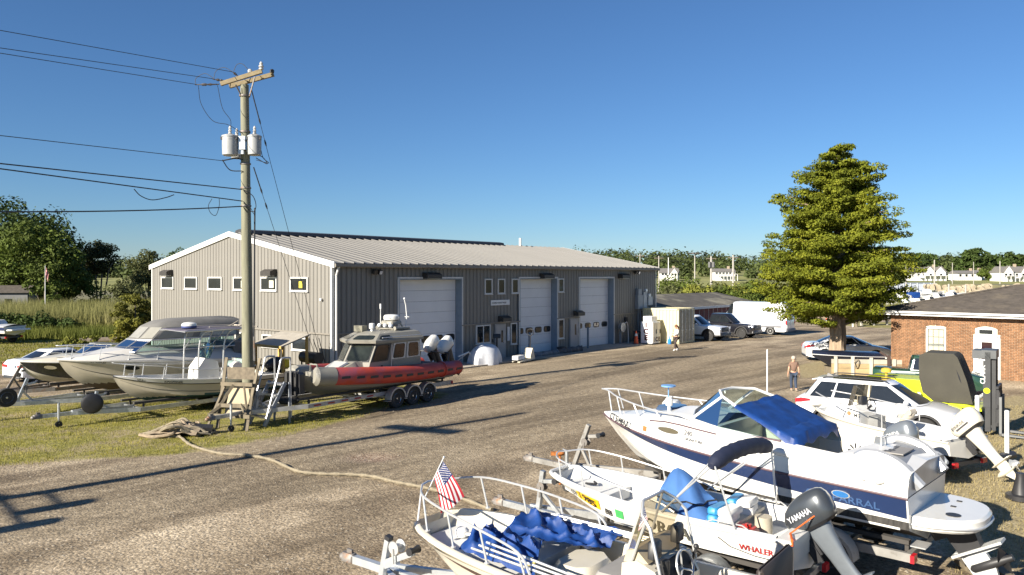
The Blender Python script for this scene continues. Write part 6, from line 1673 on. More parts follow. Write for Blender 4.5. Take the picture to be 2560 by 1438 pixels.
# arched heads: bricks on edge
for a, b in ((WB0, WB1), (DR0 + .02, DR1 - .08)):
 n = 15; cx = (a + b) / 2; rad = (b - a) * .95; zc = 2.40 - rad * math.cos(math.asin(min(1, (b - a) / 2 / rad)))
 sp = math.asin((b - a) / 2 / rad)
 for i in range(n):
  q = -sp * 1.12 + 2 * sp * 1.12 * (i + .5) / n
  mb = MB(); mb.obox((cx + (rad + .14) * math.sin(q), -.012, zc + (rad + .14) * math.cos(q)), (.062, .05, .23), (0, q, 0)); obj('arch_brick', mb, BRK, BK, smooth=False)
def arch_panel(x0, x1, z0, z1, rise, y0, y1):
 pts = [(x0, z0), (x1, z0)] + [(lerp(x1, x0, i / 10), z1 + rise * (1 - (2 * i / 10 - 1) ** 2)) for i in range(11)]
 return MB().prism(pts, 'y', y0, y1)
SASH = mat('pale_green_sash', (.60, .64, .58), .5, var=.06)
obj('window_backing', arch_panel(WB0, WB1, .75, 2.40, .13, .03, .06), WINGLASS, BK, smooth=False)
wf = MB(); wf.box(WB0, WB0 + .08, -.01, .08, .75, 2.44); wf.box(WB1 - .08, WB1, -.01, .08, .75, 2.44); wf.box(WB0 - .06, WB1 + .06, -.06, .08, .68, .76)
wf.prism([(lerp(WB0, WB1, i / 10), 2.40 + .12 * (1 - (2 * i / 10 - 1) ** 2)) for i in range(11)] + [(WB1, 2.32), (WB0, 2.32)], 'y', -.01, .08)
win_ = obj('window', wf, SASH, BK, smooth=False)
for z0, z1, y in ((.80, 1.5, .0), (1.5, 2.32, .02)):
 mb = MB(); x0, x1 = WB0 + .08, WB1 - .08
 mb.box(x0, x1, y, y + .03, z0, z0 + .06); mb.box(x0, x1, y, y + .03, z1 - .05, z1); mb.box(x0, x0 + .05, y, y + .03, z0, z1); mb.box(x1 - .05, x1, y, y + .03, z0, z1)
 for i in (1, 2): mb.box(lerp(x0, x1, i / 3) - .018, lerp(x0, x1, i / 3) + .018, y, y + .045, z0, z1)
 mb.box(x0, x1, y, y + .03, (z0 + z1) / 2 - .018, (z0 + z1) / 2 + .018)
 obj('sash', mb, mat('grey_sash', (.20, .22, .20), .6), win_, smooth=False)
 mb = MB(); mb.box(x0 + .06, x1 - .08, y + .031, y + .035, z0 + .08, z1 - .1); obj('window_blind', mb, mat('cream_blind', (.42, .41, .36), .8), win_, smooth=False)
df = MB(); df.box(DR0 - .05, DR0 + .12, -.05, .08, 0, 2.1); df.box(DR1 - .12, DR1 + .05, -.05, .08, 0, 2.1); df.box(DR0 - .05, DR1 + .05, -.05, .08, 1.98, 2.12); dfo = obj('door_frame', df, WPAINT, BK, smooth=False)
mb = MB(); mb.box(DR0 + .12, DR1 - .12, -.02, .03, .02, 1.98); dl = obj('door', mb, WPAINT, BK, smooth=False)
mb = MB(); mb.box(DR0 + .3, DR1 - .3, -.03, -.021, .95, 1.78); obj('door_glass', mb, mat('dark_red_glass', (.03, .012, .012), .06, coat=.5), dl, smooth=False)
mb = MB(); mb.sphere((DR0 + .2, -.06, .95), .035); obj('door_knob', mb, STEEL, dl)
obj('transom_frame', arch_panel(DR0 + .02, DR1 - .08, 2.12, 2.42, .12, -.02, .04), SASH, BK, smooth=False)
mb = MB(); mb.box(DR0 + .2, DR1 - .28, -.03, -.022, 2.18, 2.38); obj('transom_pane', mb, WINGLASS, BK, smooth=False)
# eaves and hip roof
mb = MB(); mb.box(-.45, BL + .45, -.45, .0, BE - .02, BE + .03); mb.box(-.45, -.0, 0, BD + .4, BE - .02, BE + .03); obj('soffit', mb, WPAINT, BK, smooth=False)
mb = MB(); mb.box(-.5, BL + .5, -.52, -.45, BE - .02, BE + .20); mb.box(-.52, -.45, -.45, BD + .5, BE - .02, BE + .20); obj('fascia_board', mb, WPAINT, BK, smooth=False)
mb = MB(); mb.prism([(-.56, BE + .08), (-.66, BE + .10), (-.66, BE + .2), (-.56, BE + .2)], 'x', -.6, BL + .5); obj('gutter', mb, mat('pale_gutter', (.62, .62, .6), .45), BK, smooth=False)
SHING = mat('dark_shingle', (.075, .063, .052), .9, var=.3, vs=3, dirt=(.12, .10, .075), ds=.8, dth=.55, bmp=.2, bs=30)
e0 = BE + .20; ap = 1.27; ry0, ry1 = 5.0, 5.0
A = [(-.6, -.6, e0), (BL + .6, -.6, e0), (BL + .6, BD + .6, e0), (-.6, BD + .6, e0)]; R0, R1 = (4.6, BD / 2, e0 + ap), (BL - 4.6, BD / 2, e0 + ap)
# courses of shingles as shallow steps on the two visible slopes
rf = MB(); N = 26
for i in range(N):
 f0, f1 = i / N, (i + 1) / N + .004
 def lr(f, h):
  a = Vector(A[0]).lerp(Vector(R0), f) + Vector((0, 0, h)); b = Vector(A[1]).lerp(Vector(R1), f) + Vector((0, 0, h)); return a, b
 a, b = lr(f0, .022); c, d = lr(f1, .0)
 a0, b0 = lr(f0, 0)
 rf.add([a, b, d, c, a0, b0], [(0, 1, 2, 3), (4, 5, 1, 0)])
 a, b = Vector(A[3]).lerp(Vector(R0), f0), Vector(A[0]).lerp(Vector(R0), f0); c, d = Vector(A[3]).lerp(Vector(R0), f1), Vector(A[0]).lerp(Vector(R0), f1)
 rf.add([a + Vector((0, 0, .022)), b + Vector((0, 0, .022)), d, c], [(0, 1, 2, 3)])
rf.add([A[1], A[2], R1], [(0, 1, 2)]); rf.add([A[2], A[3], R0, R1], [(0, 1, 2, 3)])
obj('roof', rf, SHING, BK, smooth=False)
mb = MB(); mb.tube([Vector(R0) + Vector((0, 0, .03)), Vector(R1) + Vector((0, 0, .03))], .07, 6); mb.tube([Vector(A[0]) + Vector((0, 0, .03)), Vector(R0) + Vector((0, 0, .03))], .06, 6); obj('ridge_cap', mb, SHING, BK)
mb = MB(); mb.lathe([(.25, 0), (.27, .3), (.2, .35)], (5.6, BD / 2, e0 + ap - .05), n=12); obj('roof_vent', mb, mat('tan_metal', (.45, .38, .24), .5), BK)
# ==== BIG EVERGREEN
def leaf_cloud(name, clumps, nleaf, size, m, parent=None, flat=.55, up=.6, label=None):
 """clumps: (x, y, z, rx, ry, rz). Leaf-sized quads spread near each clump's shell"""
 C = np.array(clumps, float); n = len(C) * nleaf
 c = np.repeat(C, nleaf, 0)
 d = rng.normal(size=(n, 3)); d /= np.linalg.norm(d, axis=1)[:, None]
 rad = (.35 + .65 * rng.random(n) ** .5)[:, None]
 pos = c[:, :3] + d * rad * c[:, 3:6]
 nr = d + rng.normal(size=(n, 3)) * .6 + np.array([0, 0, up]); nr /= np.linalg.norm(nr, axis=1)[:, None]
 t = np.cross(nr, rng.normal(size=(n, 3))); t /= np.linalg.norm(t, axis=1)[:, None] + 1e-9
 b = np.cross(nr, t)
 s = size * (.6 + .8 * rng.random(n))[:, None]
 V = np.stack([pos - t * s, pos - b * s * flat, pos + t * s, pos + b * s * flat], 1).reshape(-1, 3)
 F = np.arange(n * 4).reshape(-1, 4)
 o = link(name, np_mesh(name, V, F, m), parent)
 return o
BARK = mat('shaggy_bark', (.29, .22, .15), .95, var=.3, vs=5, bmp=.9, bs=12, stretch=(1, 1, .15), dirt=(.15, .11, .08), ds=4, dth=.52)
TP = Vector((17.95, 43.0, 0))
tr = thing('evergreen_tree', 'tall conical evergreen with layered yellow-green boughs and thick trunk', 'tree', TP)
rt_ = random.Random(4)
mb = MB(); rings = []
for i in range(15):
 z = -.1 + 3.6 * i / 14; rings.append([((.40 + .16 * max(0, 1 - z / 1.0) + .06 * math.sin(a * 4 + z) + .035 * math.sin(a * 9 - z * 2)) * (1 - .10 * z / 3.4) * math.cos(a), (.40 + .16 * max(0, 1 - z) + .06 * math.sin(a * 4 + z) + .035 * math.sin(a * 9 - z * 2)) * (1 - .10 * z / 3.4) * math.sin(a), z) for a in [2 * math.pi * k / 28 for k in range(28)]])
mb.loft(rings); mb.tube([(0, 0, 3.3), (.1, 0, 6), (0, .1, 9), (0, 0, 11.8)], [.42, .30, .17, .04], 10)
trunk = obj('trunk', mb, BARK, tr)
clumps = []
limbs = MB()
prof = [(2.9, 3.2), (3.4, 3.8), (4.2, 4.1), (5.4, 3.9), (6.6, 3.5), (7.8, 3.1), (9.0, 2.6), (10.0, 2.15), (11.0, 1.5), (11.7, .6)]
for zc, rm in [(z, itp(z, prof)) for z in np.arange(2.95, 11.75, .33)]:
 nb = max(4, int(rm * 3.6))
 a0 = rt_.random() * 6.28
 for k in range(nb):
  a = a0 + 2 * math.pi * k / nb + rt_.uniform(-.25, .25); L_ = rm * rt_.uniform(.55, 1.18) * (1 + .10 * math.sin(a * 3 + zc * 1.3)) * (1 - (.30 if zc < 5.2 else .08) * max(0, math.cos(a)))
  zt = zc + rt_.uniform(-.5, .5)
  tip = Vector((math.cos(a) * L_, math.sin(a) * L_, zt + .10 * L_ - .02 * L_ * L_))
  if k % 2 == 0: limbs.tube([(0, 0, zt - .35 * L_ * .5), tip * .5 + Vector((0, 0, zt * .5 - .1)), tip * .92 + Vector((0, 0, zt * .08))], [.07, .05, .02], 5)
  f = 1.0
  while f > .22:
   p = tip * f; z = zt + (tip.z - zt) * f - (1 - f) * .12 * L_
   s = rt_.uniform(.38, .62) * (.75 + .35 * (rm / 4))
   clumps.append((p.x + rt_.uniform(-.25, .25), p.y + rt_.uniform(-.25, .25), z, s, s * rt_.uniform(.7, 1.1), s * rt_.uniform(.30, .55))); f -= .19 if f > .6 else .28
obj('limb', limbs, BARK, tr, kind='stuff')
EVG = leafmat('evergreen_spray', [(.040, .058, .007), (.145, .165, .012), (.30, .30, .026)], sc=.8, trans=.22)
leaf_cloud('crown', clumps, 170, .070, EVG, tr, up=.6)
mb = MB(); mb.tube([(-.38, -.2, 2.9), (-.75, -.2, 3.25), (-.95, -.2, 3.3)], [.09, .07, .04], 7); obj('limb_stub', mb, BARK, tr)
# ==== TIMBER BIN WALL
fe = thing('timber_bin', 'tan timber bulkhead of stacked boards with pale posts', 'fence', G(2165, 957) - Vector((0, 0, 0)), R(-8))
BRD = mat('tan_boards', (.42, .31, .16), .8, var=.18, vs=4, stretch=(.3, 1, 1), rnd=.2, dirt=(.28, .21, .12), ds=3)
for k in range(5):
 for x0, x1 in ((-1.55, -.66), (-.66, .16), (.16, 1.05), (1.05, 1.6)):
  mb = MB(); mb.box(x0 + .01, x1 - .01, .0, .06, .02 + k * .215, .225 + k * .215); obj('board', mb, BRD if k < 4 else mat('grey_board', (.42, .38, .30), .8, rnd=.15), fe, smooth=False)
for x, h_ in ((-1.36, 1.22), (-.60, 1.22), (.22, 1.18), (1.24, 1.12)):
 mb = MB(); mb.box(x - .07, x + .07, -.06, -.002, 0, h_); obj('post', mb, mat('pale_post', (.50, .45, .36), .8, var=.15, rnd=.15), fe, smooth=False)
mb = MB(); mb.box(.93, 1.05, -.12, -.005, 0, 1.3); mb.beam((.93, -.06, 1.25), (.6, -.06, 1.45), .08, .1); obj('steel_post', mb, mat('brown_steel', (.07, .045, .035), .6), fe, smooth=False)
mb = MB(); mb.tube(curve([(-.55, -.09, .95), (-.45, -.1, .7), (-.35, -.1, .95), (-.4, -.1, 1.1), (-.55, -.09, .95)]), .02, 5); obj('rope_loop', mb, ROPE, fe)
sk = thing('dark_skiff', 'dark blue covered skiff behind the timber bulkhead', 'boat', (18.9, 40.6, 0), math.atan2(-.3, -.95))
h = Hull(3.9, 1.5, [(0, .85), (1, 1.05)], [(0, .25), (.6, .25), (1, .95)], [(0, .95), (.4, 1), (.8, .65), (1, .05)], [(0, .9), (1, .5)], [(0, .3), (1, .6)])
DBL = mat('dark_blue_cover', (.015, .02, .04), .25, var=.2, coat=.4); h.shell(sk, [DBL, DBL]); h.deck('cover', sk, DBL, 0, 1, .22); h.rub(sk, WPAINT, .02)
mb = MB()
for x in (.6, 2.6): mb.box(x - .1, x + .1, -.6, .6, 0, .4)
obj('support_block', mb, WOOD, sk, smooth=False, kind='stuff')
# green truck cab
GRN = mat('dark_green_paint', (.02, .055, .035), .2, var=.12, coat=.6)
car('pickup_truck', 'dark green compact pickup half hidden behind the covered forklift', 'pickup truck', GRN, 4.3, 1.7, [(-2.15, .98), (.0, 1.0), (1.6, .95), (2.15, .8)], .3, (-1.4, 1.35, .33), dict(z0=.98, z=1.62, base=(-.75, .95), roof=(-.62, .35), wb=.74, wr=.60), (17.9, 33.4, 0), math.atan2(-.55, .83), None, side_win=((-.58, .1, -.5, .08), (.16, .75, .13, .3)), doors=((-.55, .85),))
# ==== FORKLIFT
LIME = mat('lime_paint', (.52, .60, .015), .3, var=.06, coat=.4, dirt=(.40, .44, .05), ds=3, dth=.66)
fkp = Vector((14.6, 25.05, 0)); fk = thing('forklift', 'lime green forklift with black mast and dark canvas cab cover', 'forklift', fkp, math.atan2(-.6, .8))
# local x forward, origin under the middle of the front axle
for sd in (1, -1):
 wheel(fk, (0, sd * .62, .43), .43, .30, .25, sd, 'plain', BLACK); wheel(fk, (-1.75, sd * .55, .34), .34, .24, .2, sd, 'plain', BLACK)
mb = MB(); mb.prism([(-3.0, .35), (-3.05, .7), (-3.0, 1.45), (-2.8, 1.62), (-1.0, 1.62), (-.9, 1.0), (-.45, .95), (.2, .95), (.35, .80), (.35, .62), (-.5, .62), (-.6, .35)], 'y', -.62, .62); obj('body', mb, LIME, fk, smooth=False)
mb = MB(); mb.prism([(-3.04, .4), (-3.3, .5), (-3.35, 1.2), (-3.1, 1.5), (-2.9, 1.55), (-2.9, .4)], 'y', -.58, .58); obj('counterweight', mb, LIME, fk, smooth=False)
mb = MB(); mb.prism([(.5, .80), (.48, .9), (.1, .97), (-.4, .97), (-.4, .9), (.05, .86)], 'y', -.78, .78); obj('front_fender', mb, LIME, fk, smooth=False)
COV = mat('olive_black_canvas', (.05, .046, .034), .85, var=.12, vs=2, bmp=.15, bs=5)
def cring(z, x0, x1, w):
 n = 6; o = []
 for a, b in (((x0, -w), (x1, -w)), ((x1, -w), (x1, w)), ((x1, w), (x0, w)), ((x0, w), (x0, -w))):
  for i in range(n): o.append((lerp(a[0], b[0], i / n) + .012 * math.sin(9 * z + i * 2.1), lerp(a[1], b[1], i / n) + .015 * math.sin(7 * z + i * 1.7), z))
 return o
mb = MB(); mb.loft([cring(.98, -.85, .24, .66), cring(1.25, -1.15, .20, .69), cring(1.7, -1.26, .08, .68), cring(2.15, -1.28, -.08, .66), cring(2.42, -1.26, -.18, .64), cring(2.52, -1.1, -.28, .56)]); cvr = obj('cab_cover', mb, COV, fk, angle=25)
mb = MB(); mb.tube([(-.32, -.6, 2.35), (-.2, -.62, 2.0), (.08, -.64, 1.2)], .05, 6); obj('cover_edge', mb, BLACK, cvr)
for sd in (1, -1):
 mb = MB(); mb.box(.55, .70, sd * .40 - .06, sd * .40 + .06, .15, 2.62); mb.box(.72, .83, sd * .30 - .05, sd * .30 + .05, .18, 2.58); obj('mast_rail', mb, mat('mast_black', (.035, .036, .038), .45, var=.2), fk, smooth=False)
 mb = MB(); mb.tube([(.2, sd * .3, 1.0), (.55, sd * .34, 1.3)], .05, 8); obj('tilt_cylinder', mb, GALV, fk)
 mb = MB(); mb.cyl((.62, sd * .24, .3), (.62, sd * .24, 2.5), .05, n=8); obj('lift_cylinder', mb, BLACK, fk)
mb = MB(); mb.prism([(.46, -.46), (.85, -.46), (.85, .46), (.46, .46)], 'z', 2.42, 2.68); mb.prism([(.2, -.40), (.46, -.44), (.46, .44), (.2, .40)], 'z', 2.40, 2.66); obj('mast_head', mb, mat('mast_grey', (.08, .085, .088), .5), fk, smooth=False)
mb = MB(); mb.box(.50, .70, -.47, -.462, .9, 2.35); mst = obj('mast_plate', mb, mat('mast_black', (.035, .036, .038)), fk, smooth=False)
text('mast_lettering', 'CLARK', .19, (.555, -.468, 1.62), (0, 0, 1), (-1, 0, 0), WPAINT, fk, ext=.004)
mb = MB(); mb.cyl((.6, -.466, 1.42), (.6, -.474, 1.42), .09, n=16); obj('badge', mb, LIME, fk)
mb = MB(); mb.box(.84, .90, -.55, .55, .9, 1.02); mb.box(.84, .90, -.55, .55, .35, .47)
for y in (-.45, 0, .45): mb.box(.85, .93, y - .04, y + .04, .35, 1.55)
mb.box(.85, .92, -.55, .55, 1.5, 1.58); obj('carriage', mb, BLACK, fk, smooth=False)
for sd in (1, -1):
 mb = MB(); mb.box(.93, 1.0, sd * .42 - .07, sd * .42 + .07, .06, 1.25); mb.prism([(.93, .06), (2.0, .05), (2.0, .075), (1.0, .13), (.93, .13)], 'y', sd * .42 - .07, sd * .42 + .07); obj('fork', mb, mat('fork_grey', (.16, .165, .165), .55, .3), fk, smooth=False)
mb = MB(); mb.cyl((-1.15, 0, 2.52), (-1.15, 0, 2.56), .1, n=10)
mb = MB(); mb.cyl((-2.3, -.35, 1.62), (-2.3, -.35, 1.76), .04, n=8); mb.lathe([(.05, 0), (.16, .02), (.16, .12), (.08, .16)], (-2.3, -.35, 1.76), n=12); obj('beacon', mb, mat('amber_beacon', (.6, .42, .06), .3), fk)
text('body_lettering', 'CLARK', .17, (-2.6, -.626, 1.22), (1, 0, 0), (0, 0, 1), WPAINT, fk, ext=.003)
# ==== WHITE SUV
L, W = 4.78, 1.92
PPEARL = mat('pearl_paint', (.72, .73, .75), .16, var=.02, coat=.8)
sv, sect, hw = car('parked_suv', 'white SUV with tinted windows parked between the boats and forklift', 'SUV', PPEARL, L, W, [(-2.39, 1.0), (-2.2, 1.12), (-1.0, 1.10), (1.05, 1.05), (1.6, 1.02), (2.15, .90), (2.39, .74)], .26, (-1.36, 1.42, .37),
 dict(z0=1.07, z=1.70, base=(-2.18, 1.32), roof=(-1.78, .38), wb=.85, wr=.64), (11.75, 24.9, 0), math.atan2(-.6, .8), None, clad=True, rimstyle='ten', side_win=((-1.95, -1.28, -1.62, -1.15), (-1.20, -.22, -1.10, -.20), (-.14, 1.02, -.14, .34)), doors=((-1.15, -.18), (-.15, 1.05)), endround=.55, wplan=.13)
mb = MB(); mb.box(-1.3, .2, -.58, .58, 1.675, 1.705); obj('roof_glass', mb, CARGLASS, sv, smooth=False)
for sd in (1, -1):
 mb = MB(); mb.tube(curve([(-1.6, sd * .60, 1.68), (-1.3, sd * .61, 1.745), (.1, sd * .61, 1.745), (.35, sd * .60, 1.69)]), .02, 6); obj('roof_rail', mb, BLACK, sv)
 mb = MB(); mb.sheet([[(-2.41, sd * .45, .84), (-2.41, sd * .82, .85), (-2.2, sd * .94, .90), (-1.9, sd * .985, .97)], [(-2.41, sd * .45, .96), (-2.41, sd * .82, .97), (-2.2, sd * .935, 1.04), (-1.9, sd * .98, 1.03)]]); obj('tail_light', mb, REDL, sv)
 mb = MB(); mb.sheet([[(2.31, sd * .50, .70), (2.17, sd * .77, .74), (1.85, sd * .925, .82)], [(2.24, sd * .50, .84), (2.08, sd * .76, .88), (1.75, sd * .915, .94)]]); obj('headlight', mb, CLEARL, sv)
mb = MB(); mb.loft([[(-1.95, .56, 1.60), (-1.6, .58, 1.66), (-1.6, -.58, 1.66), (-1.95, -.56, 1.60)], [(-1.94, .56, 1.63), (-1.6, .58, 1.70), (-1.6, -.58, 1.70), (-1.94, -.56, 1.63)]]); obj('rear_spoiler', mb, PPEARL, sv, smooth=False)
mb = MB(); mb.loft([[(-1.62, .03, 1.70), (-1.4, .035, 1.70), (-1.4, -.035, 1.70), (-1.62, -.03, 1.70)], [(-1.60, .005, 1.79), (-1.55, .01, 1.78), (-1.55, -.01, 1.78), (-1.60, -.005, 1.79)]]); obj('roof_antenna', mb, BLACK, sv)
# ==== RIGHT FOREGROUND BOATS
NAVYS = mat('navy_stripe', (.018, .032, .085), .18, var=.12, vs=2, coat=.5)
BOTTOM = mat('black_bottom_paint', (.045, .042, .038), .8, var=.5, vs=9, stretch=(3, 3, .25))
TARPB = mat('blue_tarp', (.006, .040, .18), .55, var=.25, vs=5, bmp=.35, bs=9)
CANVB = mat('blue_canvas', (.045, .13, .33), .8, var=.12, vs=3, bmp=.25, bs=10)
NAVYC = mat('navy_canvas', (.012, .017, .04), .7, var=.2, vs=6, bmp=.35, bs=14)
GCUSH = mat('grey_cushion', (.25, .24, .225), .75, var=.08)
DGREY = mat('graphite_cowl', (.055, .062, .07), .28, .3, var=.12, coat=.3)
GREYD2 = mat('pale_deck_nonskid', (.62, .62, .60), .6, var=.05, vs=2)
# -- cuddy cabin cruiser
cu = thing('cuddy_cruiser', 'large white cuddy cruiser with navy stripe and blue tarp over the cockpit', 'boat', (6.955, 13.05, 0), math.atan2(.675, -.737))
h = Hull(6.6, 2.34, [(0, 1.50), (.4, 1.62), (.75, 1.78), (1, 1.92)], [(0, .60), (.5, .60), (.70, .68), (.84, .98), (.94, 1.46), (1, 1.86)], [(0, .95), (.3, 1), (.52, .97), (.72, .80), (.88, .48), (.96, .22), (1, .03)], [(0, .92), (.6, .86), (.85, .62), (1, .4)], [(0, .42), (.5, .44), (.8, .48), (1, .6)], flare=.08)
h.shell(cu, [WHITE, BOTTOM], zw=1.13)
h.band('navy_stripe', cu, NAVYS, 1.36, 1.95, .004, .985, .007, k0b=1.86)
h.band('spray_rail', cu, WHITE, 1.0, 1.05, .02, .9, .02)
h.rub(cu, mat('plum_rub_rail', (.10, .06, .07), .5), .022, 1.985)
CH_ = [(0, .34), (.1, .44), (.45, .50), (.66, .50), (.80, .30), (.92, .13), (1, .04)]
def dk(t, f):
 """deck moulding, f 0 at the joint .. 1 on the centreline"""
 hb = h.hb(t); zs = h.zs(t); hh = itp(t, CH_)
 pr = [(0, 0, 0), (.15, .015, .4), (.34, .05, .78), (.46, .11, .96), (.56, .2, 1.04), (1, 9, 1.22)]
 ins = itp(f, [(a, b if b < 9 else hb) for a, b, c in pr]); z = itp(f, [(a, c) for a, b, c in pr])
 return max(0, hb - min(hb, ins * min(1, hb / .6) if f < .9 else ins)), zs + hh * z
T0, T1 = .13, .53
for sd in (1, -1):
 g = []
 for t in h.ts(36, .0, 1):
  row = []
  for f in (0, .08, .15, .25, .34, .40, .46, .51, .56) + ((.7, .85, 1.0) if not T0 < t < T1 else (.56, .56, .56)):
   y, z = dk(t, f)
   if T0 < t < T1 and len(row) >= 9: y = row[-1][1] * 1.0 * sd; z = row[-1][2] - .001; y = abs(y)
   row.append((h.L * t, y * sd, z))
  g.append(row)
 mb = MB(); mb.sheet(g); obj('deck', mb, WHITE, cu, angle=50)
 # inner cockpit wall
 g = []
 for t in [lerp(T0, T1, i / 14) for i in range(15)]:
  y, z = dk(t, .56); g.append([(h.L * t, y * sd, z), (h.L * t, (y - .02) * sd, z - .05), (h.L * t, (y - .10) * sd, 1.25), (h.L * t, (y - .12) * sd, .98), (h.L * t, 0, .98)])
 mb = MB(); mb.sheet(g); obj('cockpit_liner', mb, CREAM, cu, angle=50)
 mb = MB(); y, z = dk(.52, .56); mb.box(3.3, 3.42, 0 if sd > 0 else -y, y if sd > 0 else 0, .98, z); obj('bulkhead', mb, CREAM, cu, smooth=False)
for x, zz in ((1.45, 1.72),):                 # inner starboard side: speaker, grab recess, panel
 mb = MB(); y = -dk(.21, .56)[0] + .09
 mb.lathe([(.17, 0), (.17, .02), (.15, .03)], (x, y, zz), 'y', 20); s_ = obj('speaker', mb, WPAINT, cu)
 for k in range(8):
  a = 2 * math.pi * k / 8; mb = MB(); mb.beam((x + .05 * math.cos(a), y + .032, zz + .05 * math.sin(a)), (x + .14 * math.cos(a), y + .032, zz + .14 * math.sin(a)), .03, .012, (0, 1, 0)); obj('speaker_slot', mb, DARK, s_, smooth=False)
mb = MB(); mb.box(1.75, 2.15, -.98, -.90, 1.35, 1.85); obj('side_panel', mb, WHITE, cu, smooth=False)
ring = [(0.01, *dk(0, f)) for f in (0, .08, .15, .25, .34, .46, .56, .8, 1)]
mb = MB(); mb.add(ring + [(x, -y, z) for x, y, z in ring[::-1]], [tuple(range(18))]); obj('stern_cap', mb, mat('silver_moulding', (.45, .46, .47), .3, .4), cu, smooth=False)
# engine hatch with grey pads and silver arms, stern quarter
mb = MB(); mb.loft([[(.92, .62, 1.80), (.92, -.72, 1.80), (.92, -.72, 1.5), (.92, .62, 1.5)], [(.70, .60, 2.02), (.70, -.70, 2.02), (.70, -.70, 1.6), (.70, .60, 1.6)], [(.25, .56, 1.98), (.25, -.66, 1.98), (.25, -.66, 1.6), (.25, .56, 1.6)], [(.02, .5, 1.78), (.02, -.6, 1.78), (.02, -.6, 1.5), (.02, .5, 1.5)]]); eh = obj('engine_hatch', mb, mat('grey_hatch', (.24, .25, .26), .4, var=.08), cu, angle=50)
mb = MB(); mb.box(.28, .64, -.25, .35, 2.01, 2.03); obj('hatch_pad', mb, GCUSH, eh, smooth=False)
text('hatch_lettering', 'Signature', .16, (.50, .30, 2.035), (0, -1, 0), (1, 0, 0), mat('dark_script', (.07, .075, .085), .5), eh)
for sd in (1, -1):
 mb = MB(); mb.tube(curve([(1.0, sd * .78, 1.86), (.7, sd * .80, 2.05), (.25, sd * .78, 1.95), (-.08, sd * .70, 1.62)]), [.05, .06, .07, .08, .09, .09, .09, .09, .09, .09, .1, .1, .1, .1, .1, .1, .1, .1, .1, .1, .1, .1, .1, .1, .1][:25], 8); obj('hatch_arm', mb, mat('silver_moulding', (.45, .46, .47), .3, .4), cu)
mb = MB(); mb.tube([(.72, -.2, 2.0), (.72, -.2, 2.2), (.72, .05, 2.2), (.72, .05, 2.0)], .018, 6); obj('grab_rail', mb, STEEL, cu)
mb = MB(); mb.lathe([(.0, .0), (.07, .0), (.075, .02), (.05, .04)], (.65, dk(.09, .15)[0] - .01, dk(.09, .2)[1]), 'y', 14); obj('fuel_cap', mb, STEEL, cu)
mb = MB(); mb.loft([[(x, 1.10 - .1 * abs(x - 1.35) ** 2 + .03, 1.70 + .02 * k) for x in (.45, .75, 1.05, 1.35, 1.65, 1.95, 2.25)] for k in (0, 1)], closed=False, cap0=False, cap1=False)
yq = dk(.2, .25)
mb = MB(); mb.tube(curve([(.35, yq[0] + .0, 1.70), (.9, yq[0] + .02, 1.80), (1.6, yq[0] + .03, 1.90), (2.3, yq[0] + .02, 1.96)]), [.02] + [.07] * 23 + [.02], 8); obj('air_scoop', mb, WHITE, cu)
# swim platform
pl = [(-.90 * math.sin(a), .92 * math.copysign(abs(math.cos(a)) ** .7, math.cos(a))) for a in [math.pi * i / 18 for i in range(19)]]
mb = MB(); mb.loft([[(x * .97 + .02, y * .97, .98) for x, y in pl], [(x, y, 1.02) for x, y in pl], [(x, y, 1.15) for x, y in pl], [(x * .96, y * .96, 1.19) for x, y in pl]]); sp = obj('swim_platform', mb, WHITE, cu, angle=40)
mb = MB(); mb.tube([(x * 1.01 - .005, y * 1.01, 1.06) for x, y in pl], .018, 6); obj('platform_trim', mb, STEEL, sp)
mb = MB(); mb.lathe([(.0, .0), (.11, .0), (.11, .012), (.0, .012)], (-.48, .42, 1.19), n=16); obj('deck_plate', mb, BLACK, sp)
for y in (-.1, -.5):
 mb = MB(); mb.box(-.4, -.32, y - .03, y + .03, 1.19, 1.2); obj('pad_eye', mb, DARK, sp, smooth=False)
# stern drive
SDM = mat('pale_drive_paint', (.46, .47, .46), .4, var=.1, dirt=(.3, .28, .24), ds=5)
sd_ = thing_part('stern_drive', cu); sd_.matrix_local = Matrix.Translation((-.15, 0, .80)) @ Matrix.Rotation(math.pi, 4, 'Z') @ Matrix.Rotation(R(-30), 4, 'Y')
mb = MB(); mb.prism([(-.1, .12), (.5, .16), (.62, .05), (.55, -.1), (.5, -.45), (.15, -.5), (.1, -.15), (-.1, -.15)], 'y', -.12, .12); obj('drive_housing', mb, BLACK, sd_, smooth=False)
mb = MB(); mb.prism([(.05, -.42), (.78, -.46), (.74, -.52), (.5, -.54), (.52, -.8), (.45, -1.05), (.3, -1.0), (.15, -.8), (.12, -.52)], 'y', -.045, .045); mb.box(.02, .82, -.16, .16, -.47, -.43); obj('drive_leg', mb, SDM, sd_, smooth=False)
mb = MB(); mb.tube([(.12, 0, -.72), (.2, 0, -.72), (.5, 0, -.72), (.6, 0, -.72)], [.02, .08, .085, .07], 10)
for k in range(3):
 a = 2 * math.pi * k / 3; d = Vector((0, math.cos(a), math.sin(a))); q = Vector((0, -math.sin(a), math.cos(a))); o = Vector((.68, 0, -.72))
 mb.add([o + d * .05 + q * .08 - Vector((.08, 0, 0)), o + d * .2 + q * .12, o + d * .23 - q * .04 + Vector((.06, 0, 0)), o + d * .06 - q * .06 + Vector((.08, 0, 0))], [(0, 1, 2, 3)])
mb.tube([(.6, 0, -.72), (.82, 0, -.72)], [.07, .05], 10); obj('propeller', mb, BLACK, sd_)
for y in (-.8, .8):
 mb = MB(); mb.box(-.22, .0, y - .18, y + .18, .72, .74); obj('trim_tab', mb, STEEL, cu, smooth=False)
